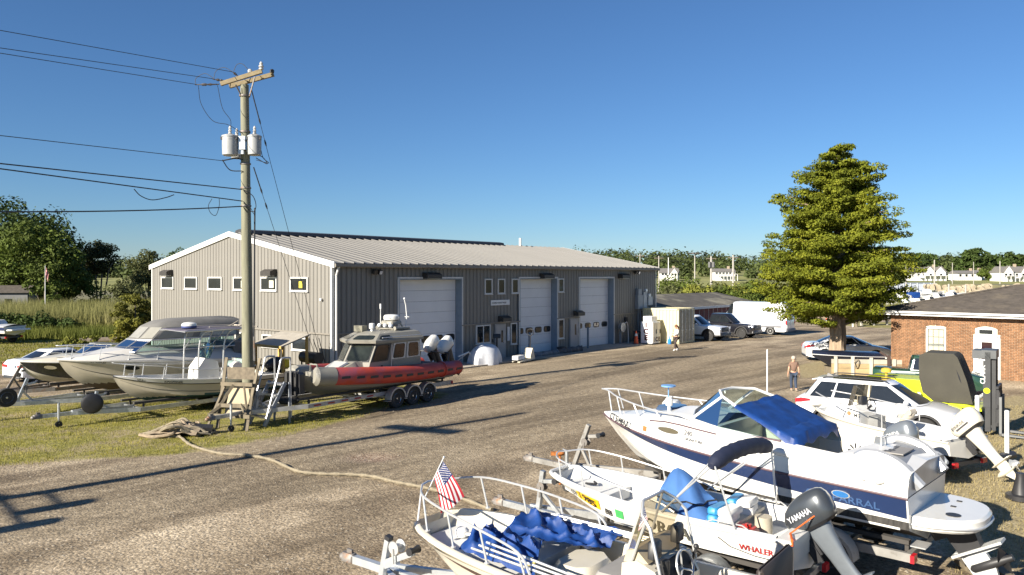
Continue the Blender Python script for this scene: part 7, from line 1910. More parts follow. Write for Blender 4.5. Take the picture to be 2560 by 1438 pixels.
# windshield and tarp
def shieldline(z, x0, x1, w): return [(x0, w * 1.0, z), (lerp(x0, x1, .55), w * .98, z + .02), (x1 - .28, w * .78, z + .05), (x1, w * .28, z + .07), (x1, -w * .28, z + .07), (x1 - .28, -w * .78, z + .05), (lerp(x0, x1, .55), -w * .98, z + .02), (x0, -w, z)]
b_ = shieldline(2.10, 2.1, 4.36, 1.0); t_ = shieldline(2.55, 2.05, 3.66, .88)
t_ = [(x, y, itp(x, [(2.05, 2.16), (3.3, 2.70), (3.75, 2.76)])) for x, y, z in t_]
mb = MB(); mb.sheet([b_, t_]); obj('windshield', mb, SHIELD, cu, smooth=False)
mb = MB(); mb.tube(t_, .028, 7)
for i in (2, 5): mb.tube([b_[i], t_[i]], .025, 6)
obj('windshield_frame', mb, WPAINT, cu)
mb = MB(); mb.tube([Vector(p) + Vector((0, 0, -.005)) for p in b_], .02, 6); obj('windshield_gasket', mb, mat('plum_rub_rail', (.10, .06, .07)), cu)
mb = MB(); g = []
r_ = random.Random(8)
for i in range(23):
 x = lerp(3.0, 1.85, i / 22); row = []
 zr = itp(x, [(1.7, 2.08), (2.05, 2.18), (3.3, 2.71)]); w = itp(x, [(1.6, .97), (2.1, .92), (3.4, .85)])
 for j in range(25):
  f = -1 + 2 * j / 24
  tight = abs(math.sin(f * 4.2 + x * 2.6)) * .03 + abs(math.sin(f * 2.1 - x * 4.0)) * .025
  z = zr + .03 + (.13 if x < 2.1 else .06) * (1 - f * f) * (1 if i > 2 else .4) - tight * (1 - abs(f)) + r_.uniform(-.004, .004)
  row.append((x, f * (w + .03), z))
 e0 = row[0]; e1 = row[-1]; dr = itp(x, [(1.7, .20), (2.1, .10), (2.4, .05), (3.4, .03)])
 row = [(e0[0] + .02, e0[1] - .04, e0[2] - dr)] + row + [(e1[0] + .02, e1[1] + .04, e1[2] - dr)]
 g.append(row)
g.append([(x - .07, y * .98, z - .20 - .05 * math.sin(k * .8)) for k, (x, y, z) in enumerate(g[-1])])
mb.sheet(g); tp = obj('blue_tarp', mb, TARPB, None, angle=60, label='bright blue tarp stretched over the cockpit of the large white cruiser', cat='tarp'); tp.matrix_world = cu.matrix_basis
# deck gear
mb = MB(); mb.rbox(4.62, 5.12, -.3, .3, dk(.74, .9)[1] - .02, dk(.74, 1)[1] + .05, .06); hc = obj('deck_hatch', mb, mat('blue_tint_hatch', (.05, .08, .14), .1, coat=.5), cu)
mb = MB(); mb.rbox(5.05, 5.38, -.72, -.36, 2.05, 2.30, .06); obj('anchor_locker', mb, WHITE, cu)
mb = MB(); mb.cyl((4.7, .42, 2.2), (4.7, .42, 2.36), .03, n=8); mb.lathe([(.03, 0), (.07, .02), (.08, .14), (.05, .18)], (4.7, .42, 2.34), n=12); obj('searchlight', mb, WPAINT, cu)
mb = MB(); mb.cyl((5.3, -.55, 2.2), (5.3, -.55, 2.60), .012, n=6)
mb.lathe([(.01, 0), (.16, .005), (.16, .035), (.01, .04)], (5.3, -.55, 2.58), n=14); obj('deck_mirror', mb, mat('sky_blue_disc', (.15, .3, .55), .3), cu)
for sd in (1, -1):
 L1 = [h.pt(t, 2, sd, -.06) + Vector((0, 0, z)) for t, z in ((.62, .56), (.72, .52), (.82, .50), (.91, .50), (.97, .52))]
 rail = L1 + [Vector((6.68, 0, 2.46))]
 mb = MB(); mb.tube(curve(rail, 5), .017, 6); mb.tube([L1[0], h.pt(.56, 2, sd, -.14) + Vector((0, 0, .46))], .017, 6); obj('bow_rail', mb, STEEL, cu)
 for i, t in ((1, .70), (2, .80), (3, .895), (4, .955)):
  mb = MB(); mb.tube([h.pt(t, 2, sd, -.10) + Vector((0, 0, itp(t, CH_) * .8)), L1[i]], .015, 6); obj('rail_post', mb, STEEL, cu)
 # dark grab line along the deck shoulder, porthole, vents
 c = Vector((h.L * .66, *dk(.66, .2))); c.y = c.y + .012
 ring = [(c.x + .30 * math.cos(q), sd * (c.y - .015 * math.cos(q) - .02 * math.sin(q)), c.z + .07 * math.sin(q) + .02 * math.cos(q)) for q in [2 * math.pi * i / 18 for i in range(18)]]
 mb = MB(); mb.loft([ring, [(x, y + sd * .02, z) for x, y, z in ring]]); po = obj('porthole', mb, STEEL, cu)
 mb = MB(); mb.loft([[(c.x + (x - c.x) * .8, y + sd * .018, c.z + (z - c.z) * .72) for x, y, z in ring], [(c.x + (x - c.x) * .8, y + sd * .026, c.z + (z - c.z) * .72) for x, y, z in ring]]); obj('porthole_glass', mb, mat('bronze_glass', (.10, .085, .05), .1, coat=.4), po)
 mb = MB(); mb.tube([Vector((h.L * t, sd * (dk(t, .36)[0] + .01), dk(t, .36)[1])) for t in (.50, .56, .62, .68, .74)], .016, 6); obj('grab_line', mb, mat('plum_rub_rail', (.1, .06, .07)), cu)
def onside(t, f): y, z = dk(t, f); return Vector((h.L * t, y + .014, z))
def sidetext(nm, s, t, f, size, m, sx=1.0): p = onside(t, f); q = onside(t - .03, f); u_ = onside(t, f + .08) - p; return text(nm, s, size, p, q - p, u_, m, cu, sx=sx)
sidetext('registration', 'CT 5148 AZ', .945, .05, .19, TEXTBLACK, .95); sidetext('model_lettering', 'SIGNATURE', .60, .12, .075, mat('grey_lettering', (.12, .12, .13), .5)); sidetext('model_lettering', '240', .605, .20, .14, mat('grey_lettering', (.12, .12, .13)), .9)
p, q = onside(.765, .08), onside(.750, .08); u_ = (onside(.765, .2) - p).normalized() * .10
mb = MB(); mb.add([p, q, q + u_, p + u_, p + Vector((0, .004, 0)), q + Vector((0, .004, 0)), q + u_ + Vector((0, .004, 0)), p + u_ + Vector((0, .004, 0))], [(0, 1, 2, 3), (4, 5, 6, 7), (0, 1, 5, 4), (2, 3, 7, 6)]); obj('validation_sticker', mb, mat('orange_sticker', (.75, .14, .04), .5), cu, smooth=False)
h.label('maker_lettering', 'CHAPARRAL', cu, mat('blue_lettering', (.05, .10, .22), .3), .245, 1.48, .17, sx=1.25, off=.014)
c = h.pt(.155, 1.72, 1, .015); a_ = (h.pt(.13, 1.72, 1, .015) - c).normalized(); u_ = (h.pt(.155, 1.85, 1, .015) - c).normalized()
for rr_k, m_, o_ in ((1.0, STEEL, 0), (.86, mat('emblem_blue', (.03, .14, .36), .2, coat=.4), .006)):
 ring = [c + a_ * .15 * rr_k * math.cos(q) + u_ * .065 * rr_k * math.sin(q) + Vector((0, o_, 0)) for q in [2 * math.pi * i / 18 for i in range(18)]]
 mb = MB(); mb.loft([ring, [p + Vector((0, .008, 0)) for p in ring]]); obj('emblem', mb, m_, cu)
trailer('boat_trailer', 'tandem axle trailer with winch stand under the large white cruiser', (6.955, 13.05, 0), math.atan2(.675, -.737), 9.0, 2.2, (1.2, 2.1), r=.35, z=.52, winch=(7.5, .45), jack=7.6, winch_h=1.05, m=mat('grimy_galvanised', (.30, .29, .27), .6, .5, var=.2, dirt=(.14, .12, .10), ds=4), zt=.55, fender=mat('grimy_fender', (.42, .40, .36), .6, dirt=(.2, .17, .13), ds=3))
# -- small open whaler with bimini
wh = thing('open_skiff', 'small white open skiff with folded navy bimini and dark outboard', 'boat', (4.59, 11.98, 0), math.atan2(.63, -.775))
h = Hull(4.75, 1.72, [(0, 1.12), (.5, 1.15), (1, 1.30)], [(0, .52), (.5, .52), (.75, .60), (.9, .84), (1, 1.14)], [(0, .96), (.3, 1), (.6, .97), (.8, .84), (.92, .64), (.98, .44), (1, .32)], [(0, .92), (.6, .84), (.9, .62), (1, .6)], [(0, .3), (.6, .36), (.9, .5), (1, .6)], flare=.1)
h.shell(wh, [WHITE, WHITE]); h.rub(wh, WHITE, .035, 1.95); h.cockpit(wh, GREYD2, .05, .97, .11, .84, dz=.03)
mb = MB(); mb.box(-.02, .23, -.80, .80, .8, 1.13); obj('transom', mb, WHITE, wh, smooth=False)
mb = MB(); mb.loft([[(3.5, .52, .86), (3.5, -.52, .86), (4.42, -.26, 1.02), (4.42, .26, 1.02)], [(3.5, .56, 1.06), (3.5, -.56, 1.06), (4.42, -.30, 1.14), (4.42, .30, 1.14)]]); obj('bow_deck', mb, GREYD2, wh, smooth=False)
mb = MB(); mb.tube(curve([(4.1, .05, 1.14), (4.0, .1, 1.16), (3.9, 0, 1.15), (4.0, -.08, 1.16)]), .02, 5); obj('line_bundle', mb, DARK, wh)
mb = MB(); mb.box(1.85, 2.2, -.22, .3, .84, 1.2); obj('console', mb, WHITE, wh, smooth=False)
for x0, x1 in ((1.0, 1.45),):
 mb = MB(); mb.box(x0, x1, -.72, .72, 1.06, 1.11); obj('thwart', mb, mat('bleached_board', (.5, .47, .4), .7, var=.12), wh, smooth=False)
# blue cover over the console: peaked folds
g = []
r_ = random.Random(2)
for i in range(12):
 f = i / 11; row = []
 for j in range(29):
  a = 2 * math.pi * (j % 28) / 28; fold = 1 + (.16 * (1 - 2 * abs(math.sin(a * 3.5 + .6))) + .09 * math.sin(a * 11 + 3 * f)) * f ** .8
  rr = (f ** .75) * fold
  row.append((2.02 + .20 * (1 - f) + .58 * rr * math.cos(a), .05 + .54 * rr * math.sin(a), 1.72 - .72 * f ** 1.2 + .035 * math.sin(a * 4 + i * .8) * f))
 g.append(row)
mb = MB(); mb.sheet(g); cv = obj('console_cover', mb, CANVB, wh, angle=70)
mb = MB(); mb.tube([Vector(p) * 1.0 + Vector((0, 0, .015)) for p in g[8]], .014, 5); obj('cover_strap', mb, DARK, cv)
CUSB, CUSW = mat('blue_vinyl', (.02, .20, .42), .45), mat('white_vinyl', (.75, .73, .68), .45, var=.05)
for k, (x, y, z, rz_k) in enumerate(((1.25, .38, 1.11, .1), (1.23, .36, 1.22, -.05), (1.2, -.28, 1.11, .2), (1.22, -.30, 1.22, .05))):
 mb = MB(); mb.rbox(-.20, .02, -.24, .24, 0, .10, .03); mb.rbox(.03, .20, -.24, .24, 0, .10, .03, mi=1)
 o = obj('seat_cushion', mb, [CUSW, CUSB], wh); o.location = (x, y, z); o.rotation_euler = (0, 0, rz_k)
mb = MB(); mb.rbox(.72, 1.02, .18, .52, .84, 1.06, .05); mb.cyl((.85, .35, 1.05), (.85, .35, 1.11), .05, n=10); o = obj('fuel_tank', mb, mat('red_tank', (.42, .025, .02), .4, var=.12), None, label='red fuel tank on the floor of the open skiff under the thwart', cat='fuel tank'); o.matrix_world = wh.matrix_basis
mb = MB(); mb.cyl((.8, -.15, .86), (.8, -.15, 1.12), .14, n=14); o = obj('bucket', mb, mat('tan_bucket', (.4, .36, .28), .6), None, label='tan bucket beside the red fuel tank in the open skiff', cat='bucket'); o.matrix_world = wh.matrix_basis
# bimini boot and poles
bt = thing_part('bimini_top', wh)
pts = curve([(1.22, .92, 2.06), (1.16, .5, 2.17), (1.10, 0, 2.20), (1.05, -.5, 2.17), (.98, -.92, 2.08)], 6)
mb = MB(); mb.tube(pts, [.05, .10, .12] + [.13 + .008 * math.sin(i * 2.3) for i in range(len(pts) - 6)] + [.12, .10, .05], 12); obj('canvas_boot', mb, NAVYC, bt)
for sd in (1, -1):
 y = sd * .86; top = (1.20 if sd > 0 else 1.0, sd * .90, 2.07)
 mb = MB(); mb.tube([(2.1, y, 1.18), top], .014, 6); obj('bimini_pole', mb, STEEL, bt)
 mb = MB(); mb.tube([(2.08, y - sd * .03, 1.19), (top[0] + .06, top[1], top[2] + .02)], .014, 6); obj('bimini_pole', mb, STEEL, bt)
 mb = MB(); mb.tube([(.85, y, 1.14), (top[0] - .04, top[1], top[2])], .016, 6); obj('bimini_leg', mb, STEEL, bt)
 rl = [h.pt(t, 2, sd, -.06) + Vector((0, 0, z)) for t, z in ((.40, .04), (.46, .14), (.62, .22), (.80, .28), (.93, .30))] + [Vector((4.72, sd * .12, 1.62))]
 mb = MB(); mb.tube(curve(rl, 5), .015, 6); obj('bow_rail', mb, STEEL, wh)
 for t, i in ((.62, 2), (.80, 3), (.93, 4)):
  mb = MB(); mb.tube([h.pt(t - .01, 2, sd, -.07), rl[i]], .013, 6); mb.lathe([(.03, 0), (.03, .015)], h.pt(t - .01, 2, sd, -.07), n=8); obj('rail_post', mb, STEEL, wh)
 mb = MB(); mb.tube([h.pt(t, 2, sd, -.05) + Vector((0, 0, z)) for t, z in ((.14, .02), (.16, .07), (.26, .07), (.28, .02))], .012, 5); obj('stern_rail', mb, STEEL, wh)
mb = MB(); mb.tube([Vector((4.72, .12, 1.62)), Vector((4.76, 0, 1.63)), Vector((4.72, -.12, 1.62))], .015, 6); obj('bow_rail', mb, STEEL, wh)
outboard(wh, (-.04, 0, .93), math.pi, R(36), .95, DGREY, mat('grey_leg', (.17, .19, .21), .35, .3, var=.1), 'YAMAHA', mat('silver_lettering', (.6, .6, .62), .3), tsize=.13, tx=.8)
mb = MB(); mb.tube([(.12, .55, 1.16), (.0, .82, 1.16), (-.02, .88, 1.0), (.04, .84, .62)], .018, 5); mb.tube([(.12, .55, 1.16), (-.22, .05, 1.48)], .012, 5); obj('orange_strap', mb, mat('orange_webbing', (.70, .12, .015), .7), wh)
h.label('registration', 'CT', wh, TEXTBLACK, .865, 1.30, .15); h.label('registration', 'BB', wh, TEXTBLACK, .69, 1.22, .15)
def plate(nm, t0, t1, k0, k1, m):
 mb = MB(); mb.sheet([[h.pt(lerp(t0, t1, i / 6), k, 1, .011) for i in range(7)] for k in (k0, k1)]); return obj(nm, mb, m, wh)
plate('number_plate', .83, .715, 1.22, 1.72, mat('yellow_plate', (.85, .50, .01), .5)); h.label('number_lettering', '1985', wh, TEXTBLACK, .825, 1.30, .23, sx=1.05, off=.017)
plate('validation_sticker', .64, .605, 1.25, 1.62, mat('green_sticker', (.06, .35, .10), .5))
h.label('boat_name', 'ORCA', wh, mat('olive_lettering', (.09, .085, .065), .5), .52, 1.25, .28, sx=1.1)
h.label('maker_lettering', 'WHALER', wh, mat('red_lettering', (.35, .02, .02), .5), .17, 1.35, .13, sx=1.0)
mb = MB(); mb.tube([h.pt(t, k, 1, .012) for t, k in ((.24, 1.62), (.20, 1.35), (.12, 1.2), (.04, 1.18))], .008, 5); obj('harpoon_stripe', mb, TEXTBLACK, wh)
trailer('boat_trailer', 'small galvanised trailer under the open skiff with rusty coupler', (4.59, 11.98, 0), math.atan2(.63, -.775), 6.4, 1.5, (1.3,), r=.27, z=.36, winch=(5.25, .12), jack=None, winch_h=.8, m=GALV, zt=.4)
mb = MB(); c = PZ(1400, 1133, .75)
mb.sphere(c, (.13, .09, .06), 10, 6); mb.box(c.x - .22, c.x - .05, c.y - .05, c.y + .05, c.z - .05, c.z + .03); mb.cyl((c.x, c.y, 0), (c.x, c.y, c.z), .03, n=7); obj('hitch_stand', mb, mat('orange_rust', (.35, .12, .025), .8, var=.35, vs=20), None, label='rusty orange hitch head standing ahead of the open skiff', cat='hitch')
# -- nearest boat, console boat with flag
nb = thing('console_boat', 'white console boat with brown rub rail and flag, nearest the camera', 'boat', (2.96, 8.42, 0), math.atan2(.6, -.8))
h = Hull(5.2, 2.05, [(0, 1.28), (.5, 1.32), (1, 1.46)], [(0, .55), (.5, .55), (.75, .62), (.9, .88), (1, 1.2)], [(0, .97), (.3, 1), (.6, .98), (.8, .86), (.92, .66), (.975, .47), (1, .30)], [(0, .92), (.6, .84), (.9, .62), (1, .6)], [(0, .3), (.6, .36), (.9, .5), (1, .6)], flare=.1)
h.shell(nb, [CREAM, CREAM]); h.cockpit(nb, CREAM, .05, .965, .12, lambda t: .92 if t < .60 else 1.22, dz=.03)
h.band('rub_rail', nb, mat('brown_rub_rail', (.075, .045, .035), .6, var=.15), 1.70, 1.86, .0, 1, .012); h.band('gunwale_lip', nb, CREAM, 1.88, 2.02, 0, 1, .03)
mb = MB()
rows = []
for t in h.ts(16, .60, .96):
 w = max(.03, h.hb(t) - .19); rows.append([(h.L * t, w * f, 1.275) for f in (1, .5, 0, -.5, -1)])
mb.sheet(rows); w = h.hb(.6) - .19; mb.add([(3.12, w, 1.275), (3.12, -w, 1.275), (3.12, -w, .92), (3.12, w, .92)], [(0, 1, 2, 3)]); obj('bow_platform', mb, GREYD2, nb)
mb = MB(); mb.rbox(2.35, 3.0, -.62, .25, .92, 1.32, .14); obj('seat_box', mb, CREAM, nb)
mb = MB(); mb.rbox(1.78, 2.15, -.38, .38, .92, 1.34, .05); mb2 = MB(); mb2.rbox(1.76, 2.17, -.4, .4, 1.34, 1.44, .04); s_ = obj('console_seat', mb, CREAM, nb); obj('seat_cushion', mb2, GCUSH, s_)
mb = MB(); mb.rbox(.15, .72, -.55, .55, .92, 1.32, .04); s_ = obj('helm_seat', mb, CREAM, nb); mb = MB(); mb.rbox(.13, .74, -.57, .57, 1.32, 1.42, .04); obj('seat_cushion', mb, GCUSH, s_)
mb = MB(); mb.rbox(.08, .16, -.5, .5, 1.5, 1.95, .03); mb.tube([(.2, .52, 1.3), (.1, .52, 1.75)], .03, 6); obj('seat_back', mb, mat('dark_backrest', (.05, .04, .035), .6), s_)
for sd in (1, -1):
 mb = MB(); mb.box(.09, .15, sd * .54 - .02, sd * .54 + .02, 1.0, 1.9); obj('backrest_bracket', mb, ALU, s_, smooth=False)
# console
cs = MB(); cs.prism([(1.18, .92), (1.78, .92), (1.74, 1.66), (1.55, 1.72), (1.32, 1.64), (1.20, 1.42)], 'y', -.48, .48); con = obj('console', cs, CREAM, nb, smooth=False)
mb = MB(); mb.prism([(1.42, 1.70), (1.74, 1.67), (1.70, 1.80), (1.58, 1.84)], 'y', -.44, .44); obj('console_visor', mb, mat('tan_moulding', (.45, .38, .26), .5), con, smooth=False)
for x in (1.40, 1.56):
 mb = MB(); mb.lathe([(.0, .03), (.055, .03), (.07, .02), (.075, 0)], (x, .48, 1.36), 'y', 18); d = obj('access_port', mb, WPAINT, con)
mb = MB(); mb.box(1.165, 1.20, -.36, .36, 1.0, 1.34); d = obj('helm_door', mb, BLACK, con, smooth=False)
mb = MB(); mb.prism([(1.19, 1.44), (1.33, 1.665), (1.36, 1.66), (1.22, 1.43)], 'y', -.4, .4); obj('dash_panel', mb, DARK, con, smooth=False)
mb = MB(); rg = [Vector((1.16 + .10 * math.cos(a) * .55, .02 + .2 * math.sin(a), 1.62 + .2 * math.cos(a) * .84)) for a in [2 * math.pi * i / 20 for i in range(21)]]
mb.tube(rg, .014, 6)
for k in (0, 7, 13): mb.tube([Vector((1.2, .02, 1.58)), rg[k]], .012, 5)
mb.cyl((1.2, .02, 1.58), (1.28, .02, 1.54), .035, n=8); obj('steering_wheel', mb, STEEL, con)
for y, z in ((-.3, 1.78), (.3, 1.74)):
 mb = MB(); mb.rbox(1.36, 1.46, y - .1, y + .1, z, z + .2, .02); mb.cyl((1.4, y, 1.66), (1.4, y, z), .02, n=6); obj('instrument', mb, BLACK, con)
mb = MB(); mb.tube([(1.25, -.32, 1.5), (1.18, -.34, 1.72)], .018, 6); mb.sphere((1.18, -.34, 1.74), .035); obj('throttle', mb, BLACK, con)
mb = MB(); mb.cyl((1.28, .30, 1.58), (1.28, .30, 1.74), .055, n=12); obj('cup_holder', mb, BLACK, con)
W3 = [(1.60, .46, 1.72), (1.78, .30, 1.72), (1.78, -.30, 1.72), (1.60, -.46, 1.72)]; W4 = [(1.42, .44, 2.18), (1.58, .26, 2.36), (1.58, -.26, 2.36), (1.42, -.44, 2.18)]
mb = MB(); mb.sheet([W3, W4]); obj('windshield', mb, SHADED, con, smooth=False)
mb = MB(); mb.tube([(1.24, .47, 1.55), (1.38, .48, 2.12), (1.50, .44, 2.25), W4[1], W4[2], (1.50, -.44, 2.25), (1.38, -.48, 2.12), (1.24, -.47, 1.55)], .019, 7)
for a, b in ((1, 1), (2, 2)): mb.tube([W3[a], W4[b]], .014, 6)
mb.tube([(1.62, .47, 1.70), (1.44, .46, 2.2)], .016, 6); obj('windshield_rail', mb, STEEL, con)
# rails
for sd in (1, -1):
 rl = [h.pt(t, 2, sd, -.08) + Vector((0, 0, z)) for t, z in ((.52, .05), (.56, .30), (.68, .40), (.80, .44), (.92, .46))] + [Vector((5.22, sd * .17, 1.94))]
 mb = MB(); mb.tube(curve(rl, 5), .017, 7); obj('bow_rail', mb, STEEL, nb)
 for t, i in ((.56, 1), (.68, 2), (.80, 3), (.92, 4)):
  mb = MB(); b = h.pt(t - .02, 2, sd, -.10); mb.tube([b, rl[i]], .015, 6); mb.lathe([(.035, 0), (.035, .015)], b, n=8); obj('rail_post', mb, STEEL, nb)
 mb = MB(); mb.tube([h.pt(.985, 2, sd, -.06), rl[5]], .015, 6); obj('rail_post', mb, STEEL, nb)
 # folded bimini frame lying along the gunwale
 for k in (0, 1, 2):
  mb = MB(); mb.tube([Vector((3.75 - .1 * k, sd * (.80 - .03 * k), 1.50 + .05 * k)), Vector((1.85 + .1 * k, sd * (.93 - .03 * k), 1.44 + .04 * k))], .016, 6); obj('bimini_pole', mb, STEEL, nb)
mb = MB(); mb.tube([Vector((5.22, .17, 1.94)), Vector((5.26, 0, 1.95)), Vector((5.22, -.17, 1.94))], .017, 6); obj('bow_rail', mb, STEEL, nb)
mb = MB(); mb.lathe([(.03, 0), (.09, .02), (.10, .1), (.06, .14)], (4.55, .05, 1.28), n=14); obj('bow_light', mb, WPAINT, nb)
mb = MB(); mb.tube([(4.5, .06, 1.34), (3.7, .05, 1.45), (3.3, .05, 1.52), (3.12, .1, 1.46)], .02, 6); obj('bow_pole', mb, WPAINT, nb)
# blue canvas bundles across the bow
def crumple(name, label, outline, seed, zf):
 r_ = random.Random(seed); ph = [r_.uniform(0, 6.28) for _ in range(6)]; n = 54
 g = []
 for i in range(n + 1):
  a, b = outline(i / n); a, b = Vector(a), Vector(b); row = []
  for j in range(31):
   p = a.lerp(b, j / 30); w = math.sin(math.pi * j / 30)
   u_, v_ = i * .22, j * .30
   q = .075 * (1 - abs(math.sin(u_ * .8 + v_ * .55 + .7 * math.sin(v_ * .7 + ph[0]) + ph[1]))) ** 1.6 + .05 * (1 - abs(math.sin(u_ * .5 - v_ * .9 + .6 * math.sin(u_ * .6 + ph[2])))) ** 2 + .012 * math.sin(u_ * 3.1 + v_ * 2.2 + ph[3]) - .05
   p = p + Vector((.02 * math.sin(i * .4 + ph[4]), .02 * math.sin(j * .5 + ph[5]), zf(i / n, j / 30) + q * (.35 + w)))
   row.append(p)
  g.append(row)
 mb = MB(); mb.sheet(g); o = obj(name, mb, TARPB, None, angle=70, label=label, cat='tarp', group='blue tarps on the nearest boat'); o.matrix_world = nb.matrix_basis; return o
crumple('blue_tarp', 'crumpled blue tarp heap over the port bow of the nearest boat', lambda f: ((lerp(4.05, 2.70, f), .74 + .12 * f, 1.42 - .04 * f), (lerp(3.95, 3.15, f), -.02, 1.40 + .10 * f)), 5, lambda i, j: .22 * math.sin(math.pi * j) * (1 - .3 * i))
crumple('blue_tarp', 'spread blue tarp sagging over the starboard side of the nearest boat', lambda f: ((lerp(3.85, 2.62, f), .02 - .25 * f, 1.42), (lerp(3.75, 2.45, f), -.86 - .04 * f, 1.50)), 9, lambda i, j: .16 * math.sin(math.pi * j) * (1 - i) - .10 * math.sin(math.pi * j) * i + .05)
mb = MB(); mb.tube(curve([(3.0, .7, 1.5), (2.9, .75, 1.46), (2.8, .7, 1.5), (2.85, .6, 1.48), (3.0, .65, 1.5)]), .018, 5); obj('yellow_cord', mb, mat('yellow_cord', (.5, .42, .12), .8), nb)
# flag on its staff
fl = thing('flag', 'small stars and stripes flag on a staff at the bow rail', 'flag', nb.matrix_basis @ Vector((5.22, .05, 1.9)) if False else (0, 0, 0))
Mn = Matrix.Translation((2.96, 8.42, 0)) @ Matrix.Rotation(math.atan2(.6, -.8), 4, 'Z')
b0 = Mn @ Vector((5.24, .1, 1.72)); tip = P(1110, 1143, b0.y - .05)
mb = MB(); mb.tube([b0, tip], .010, 6); mb.sphere(tip, .018, 8, 5); obj('staff', mb, STEEL, fl)
FR, FW_, FB = mat('flag_red', (.42, .015, .03), .8, var=.08), mat('flag_white', (.75, .72, .70), .8, var=.04), mat('flag_blue', (.02, .035, .14), .8)
up_ = (tip - b0).normalized(); top = tip - up_ * .05; right = Vector((.62, -.78, 0))
def fpt(s, q):
 """s along the hoist (0 top), q along the fly; the fly hangs down in folds"""
 base = top - up_ * (.30 * s)
 d = q * .56
 sw = .14 * math.sin(q * 3.2 + s * 1.2) * (.3 + q)
 return base + Vector((.17 * d / .56 + .10 * (1 - s) * q, 0, -d * .98)) + right * sw * .25 + Vector((.0, .05 * math.sin(s * 6.0 + q * 2), 0)) * (.3 + q) + Vector((.10 * (.5 - s) * q, 0, 0))
for k in range(13):
 for a, b in (((.40, 1.0),) if k < 7 else ((0, 1.0),)):
  mb = MB(); mb.sheet([[fpt((k + e) / 13, lerp(a, b, i / 12)) for i in range(13)] for e in (0, .5, 1)]); obj('stripe', mb, FR if k % 2 == 0 else FW_, fl)
mb = MB(); mb.sheet([[fpt(lerp(0, 7 / 13, j / 7), lerp(0, .40, i / 6)) for i in range(7)] for j in range(8)]); cn_ = obj('canton', mb, FB, fl)
mb = MB()
for r in range(9):
 for c in range(6 if r % 2 == 0 else 5):
  p = fpt((r + .7) / 9.6 * 7 / 13, (.03 + (c + (.5 if r % 2 else 0)) * .064)); n_ = (fpt((r + .7) / 9.6 * 7 / 13 + .01, .03 + c * .064) - p).cross(fpt((r + .7) / 9.6 * 7 / 13, .05 + c * .064) - p).normalized()
  if n_.y > 0: n_ = -n_
  p = p + n_ * .003; x = Vector((1, 0, 0)); x = (x - n_ * x.dot(n_)).normalized(); y = n_.cross(x)
  ring = [p + (x * math.cos(a) + y * math.sin(a)) * (.010 if i % 2 == 0 else .0045) for i, a in enumerate([math.pi * i / 5 + math.pi / 2 for i in range(10)])]
  mb.add(ring, [tuple(range(10))])
obj('stars', mb, FW_, cn_, smooth=False, kind='stuff')
# its trailer: winch post and coupler ahead of the bow
t = trailer('boat_trailer', 'bright galvanised trailer with winch post ahead of the nearest boat', (2.96, 8.42, 0), math.atan2(.6, -.8), 7.15, 1.7, (1.3,), r=.3, z=.42, winch=None, m=mat('bright_galvanised', (.55, .58, .60), .4, .6, var=.12, vs=5), zt=.45)
mb = MB(); mb.beam((5.95, .28, .42), (5.80, .28, 1.06), .085, .085, (1, 0, 0)); mb.beam((5.62, .28, .78), (5.86, .28, .66), .09, .10); mb.beam((5.86, .28, .70), (5.30, .28, .96), .08, .09); o = obj('winch_post', mb, mat('bright_galvanised', (.55, .58, .60)), t, smooth=False)
mb = MB(); mb.beam((5.800, .28, 1.05), (5.785, .28, 1.11), .095, .095, (1, 0, 0)); obj('post_cap', mb, BLACK, o, smooth=False)
mb = MB(); mb.lathe([(.10, -.08), (.10, -.07), (.05, -.06), (.05, .06), (.10, .07), (.10, .08)], (5.62, .28, .98), 'y', 16); mb.beam((5.62, .38, .98), (5.60, .38, .76), .02, .03); obj('winch', mb, STEEL, o)
mb = MB(); mb.lathe([(.03, -.1), (.06, -.1), (.04, 0), (.06, .1), (.03, .1)], (5.28, .28, 1.0), 'y', 10); obj('bow_roller', mb, BLACK, o)
# -- grey inflatable with outboard, and rail skiff with cream outboard
IF = mat('hypalon_grey', (.30, .32, .34), .55, var=.08)
tn = thing('inflatable_tender', 'pale grey inflatable tender with grey outboard behind the large cruiser', 'boat', (9.05, 18.0, 0), math.atan2(.87, -.5))
for sd in (1, -1):
 mb = MB(); mb.tube(curve([(-.62, sd * .68, .74), (-.35, sd * .68, .74), (.0, sd * .68, .74), (1.5, sd * .70, .76), (2.6, sd * .52, .86), (3.25, sd * .05, .95)], 5), [.04, .08, .12, .16, .19] + [.215] * 21, 14); obj('tube', mb, IF, tn)
mb = MB(); mb.prism([(-.66, .5), (.66, .5), (.66, .98), (-.66, .98)], 'x', .0, .06); obj('transom', mb, mat('tender_transom', (.2, .22, .24), .5), tn, smooth=False)
mb = MB(); mb.loft([[(0, .6, .55), (0, 0, .42), (0, -.6, .55), (0, -.6, .62), (0, .6, .62)], [(2.6, .45, .62), (2.6, 0, .5), (2.6, -.45, .62), (2.6, -.45, .7), (2.6, .45, .7)]]); obj('floor', mb, IF, tn, smooth=False)
outboard(tn, (-.02, .22, .92), math.pi, R(24), .95, mat('silver_grey_cowl', (.20, .22, .24), .3, .4, var=.08, coat=.3), IF, 'HONDA', WPAINT, tsize=.15, tx=.8)
trailer('boat_trailer', 'small trailer under the grey inflatable tender', (9.05, 18.0, 0), math.atan2(.87, -.5), 4.9, 1.3, (1.0,), r=.26, z=.36)
es = thing('rail_skiff', 'white open skiff with side rails, console and cream outboard', 'boat', (11.3, 19.3, 0), math.atan2(.87, -.5))
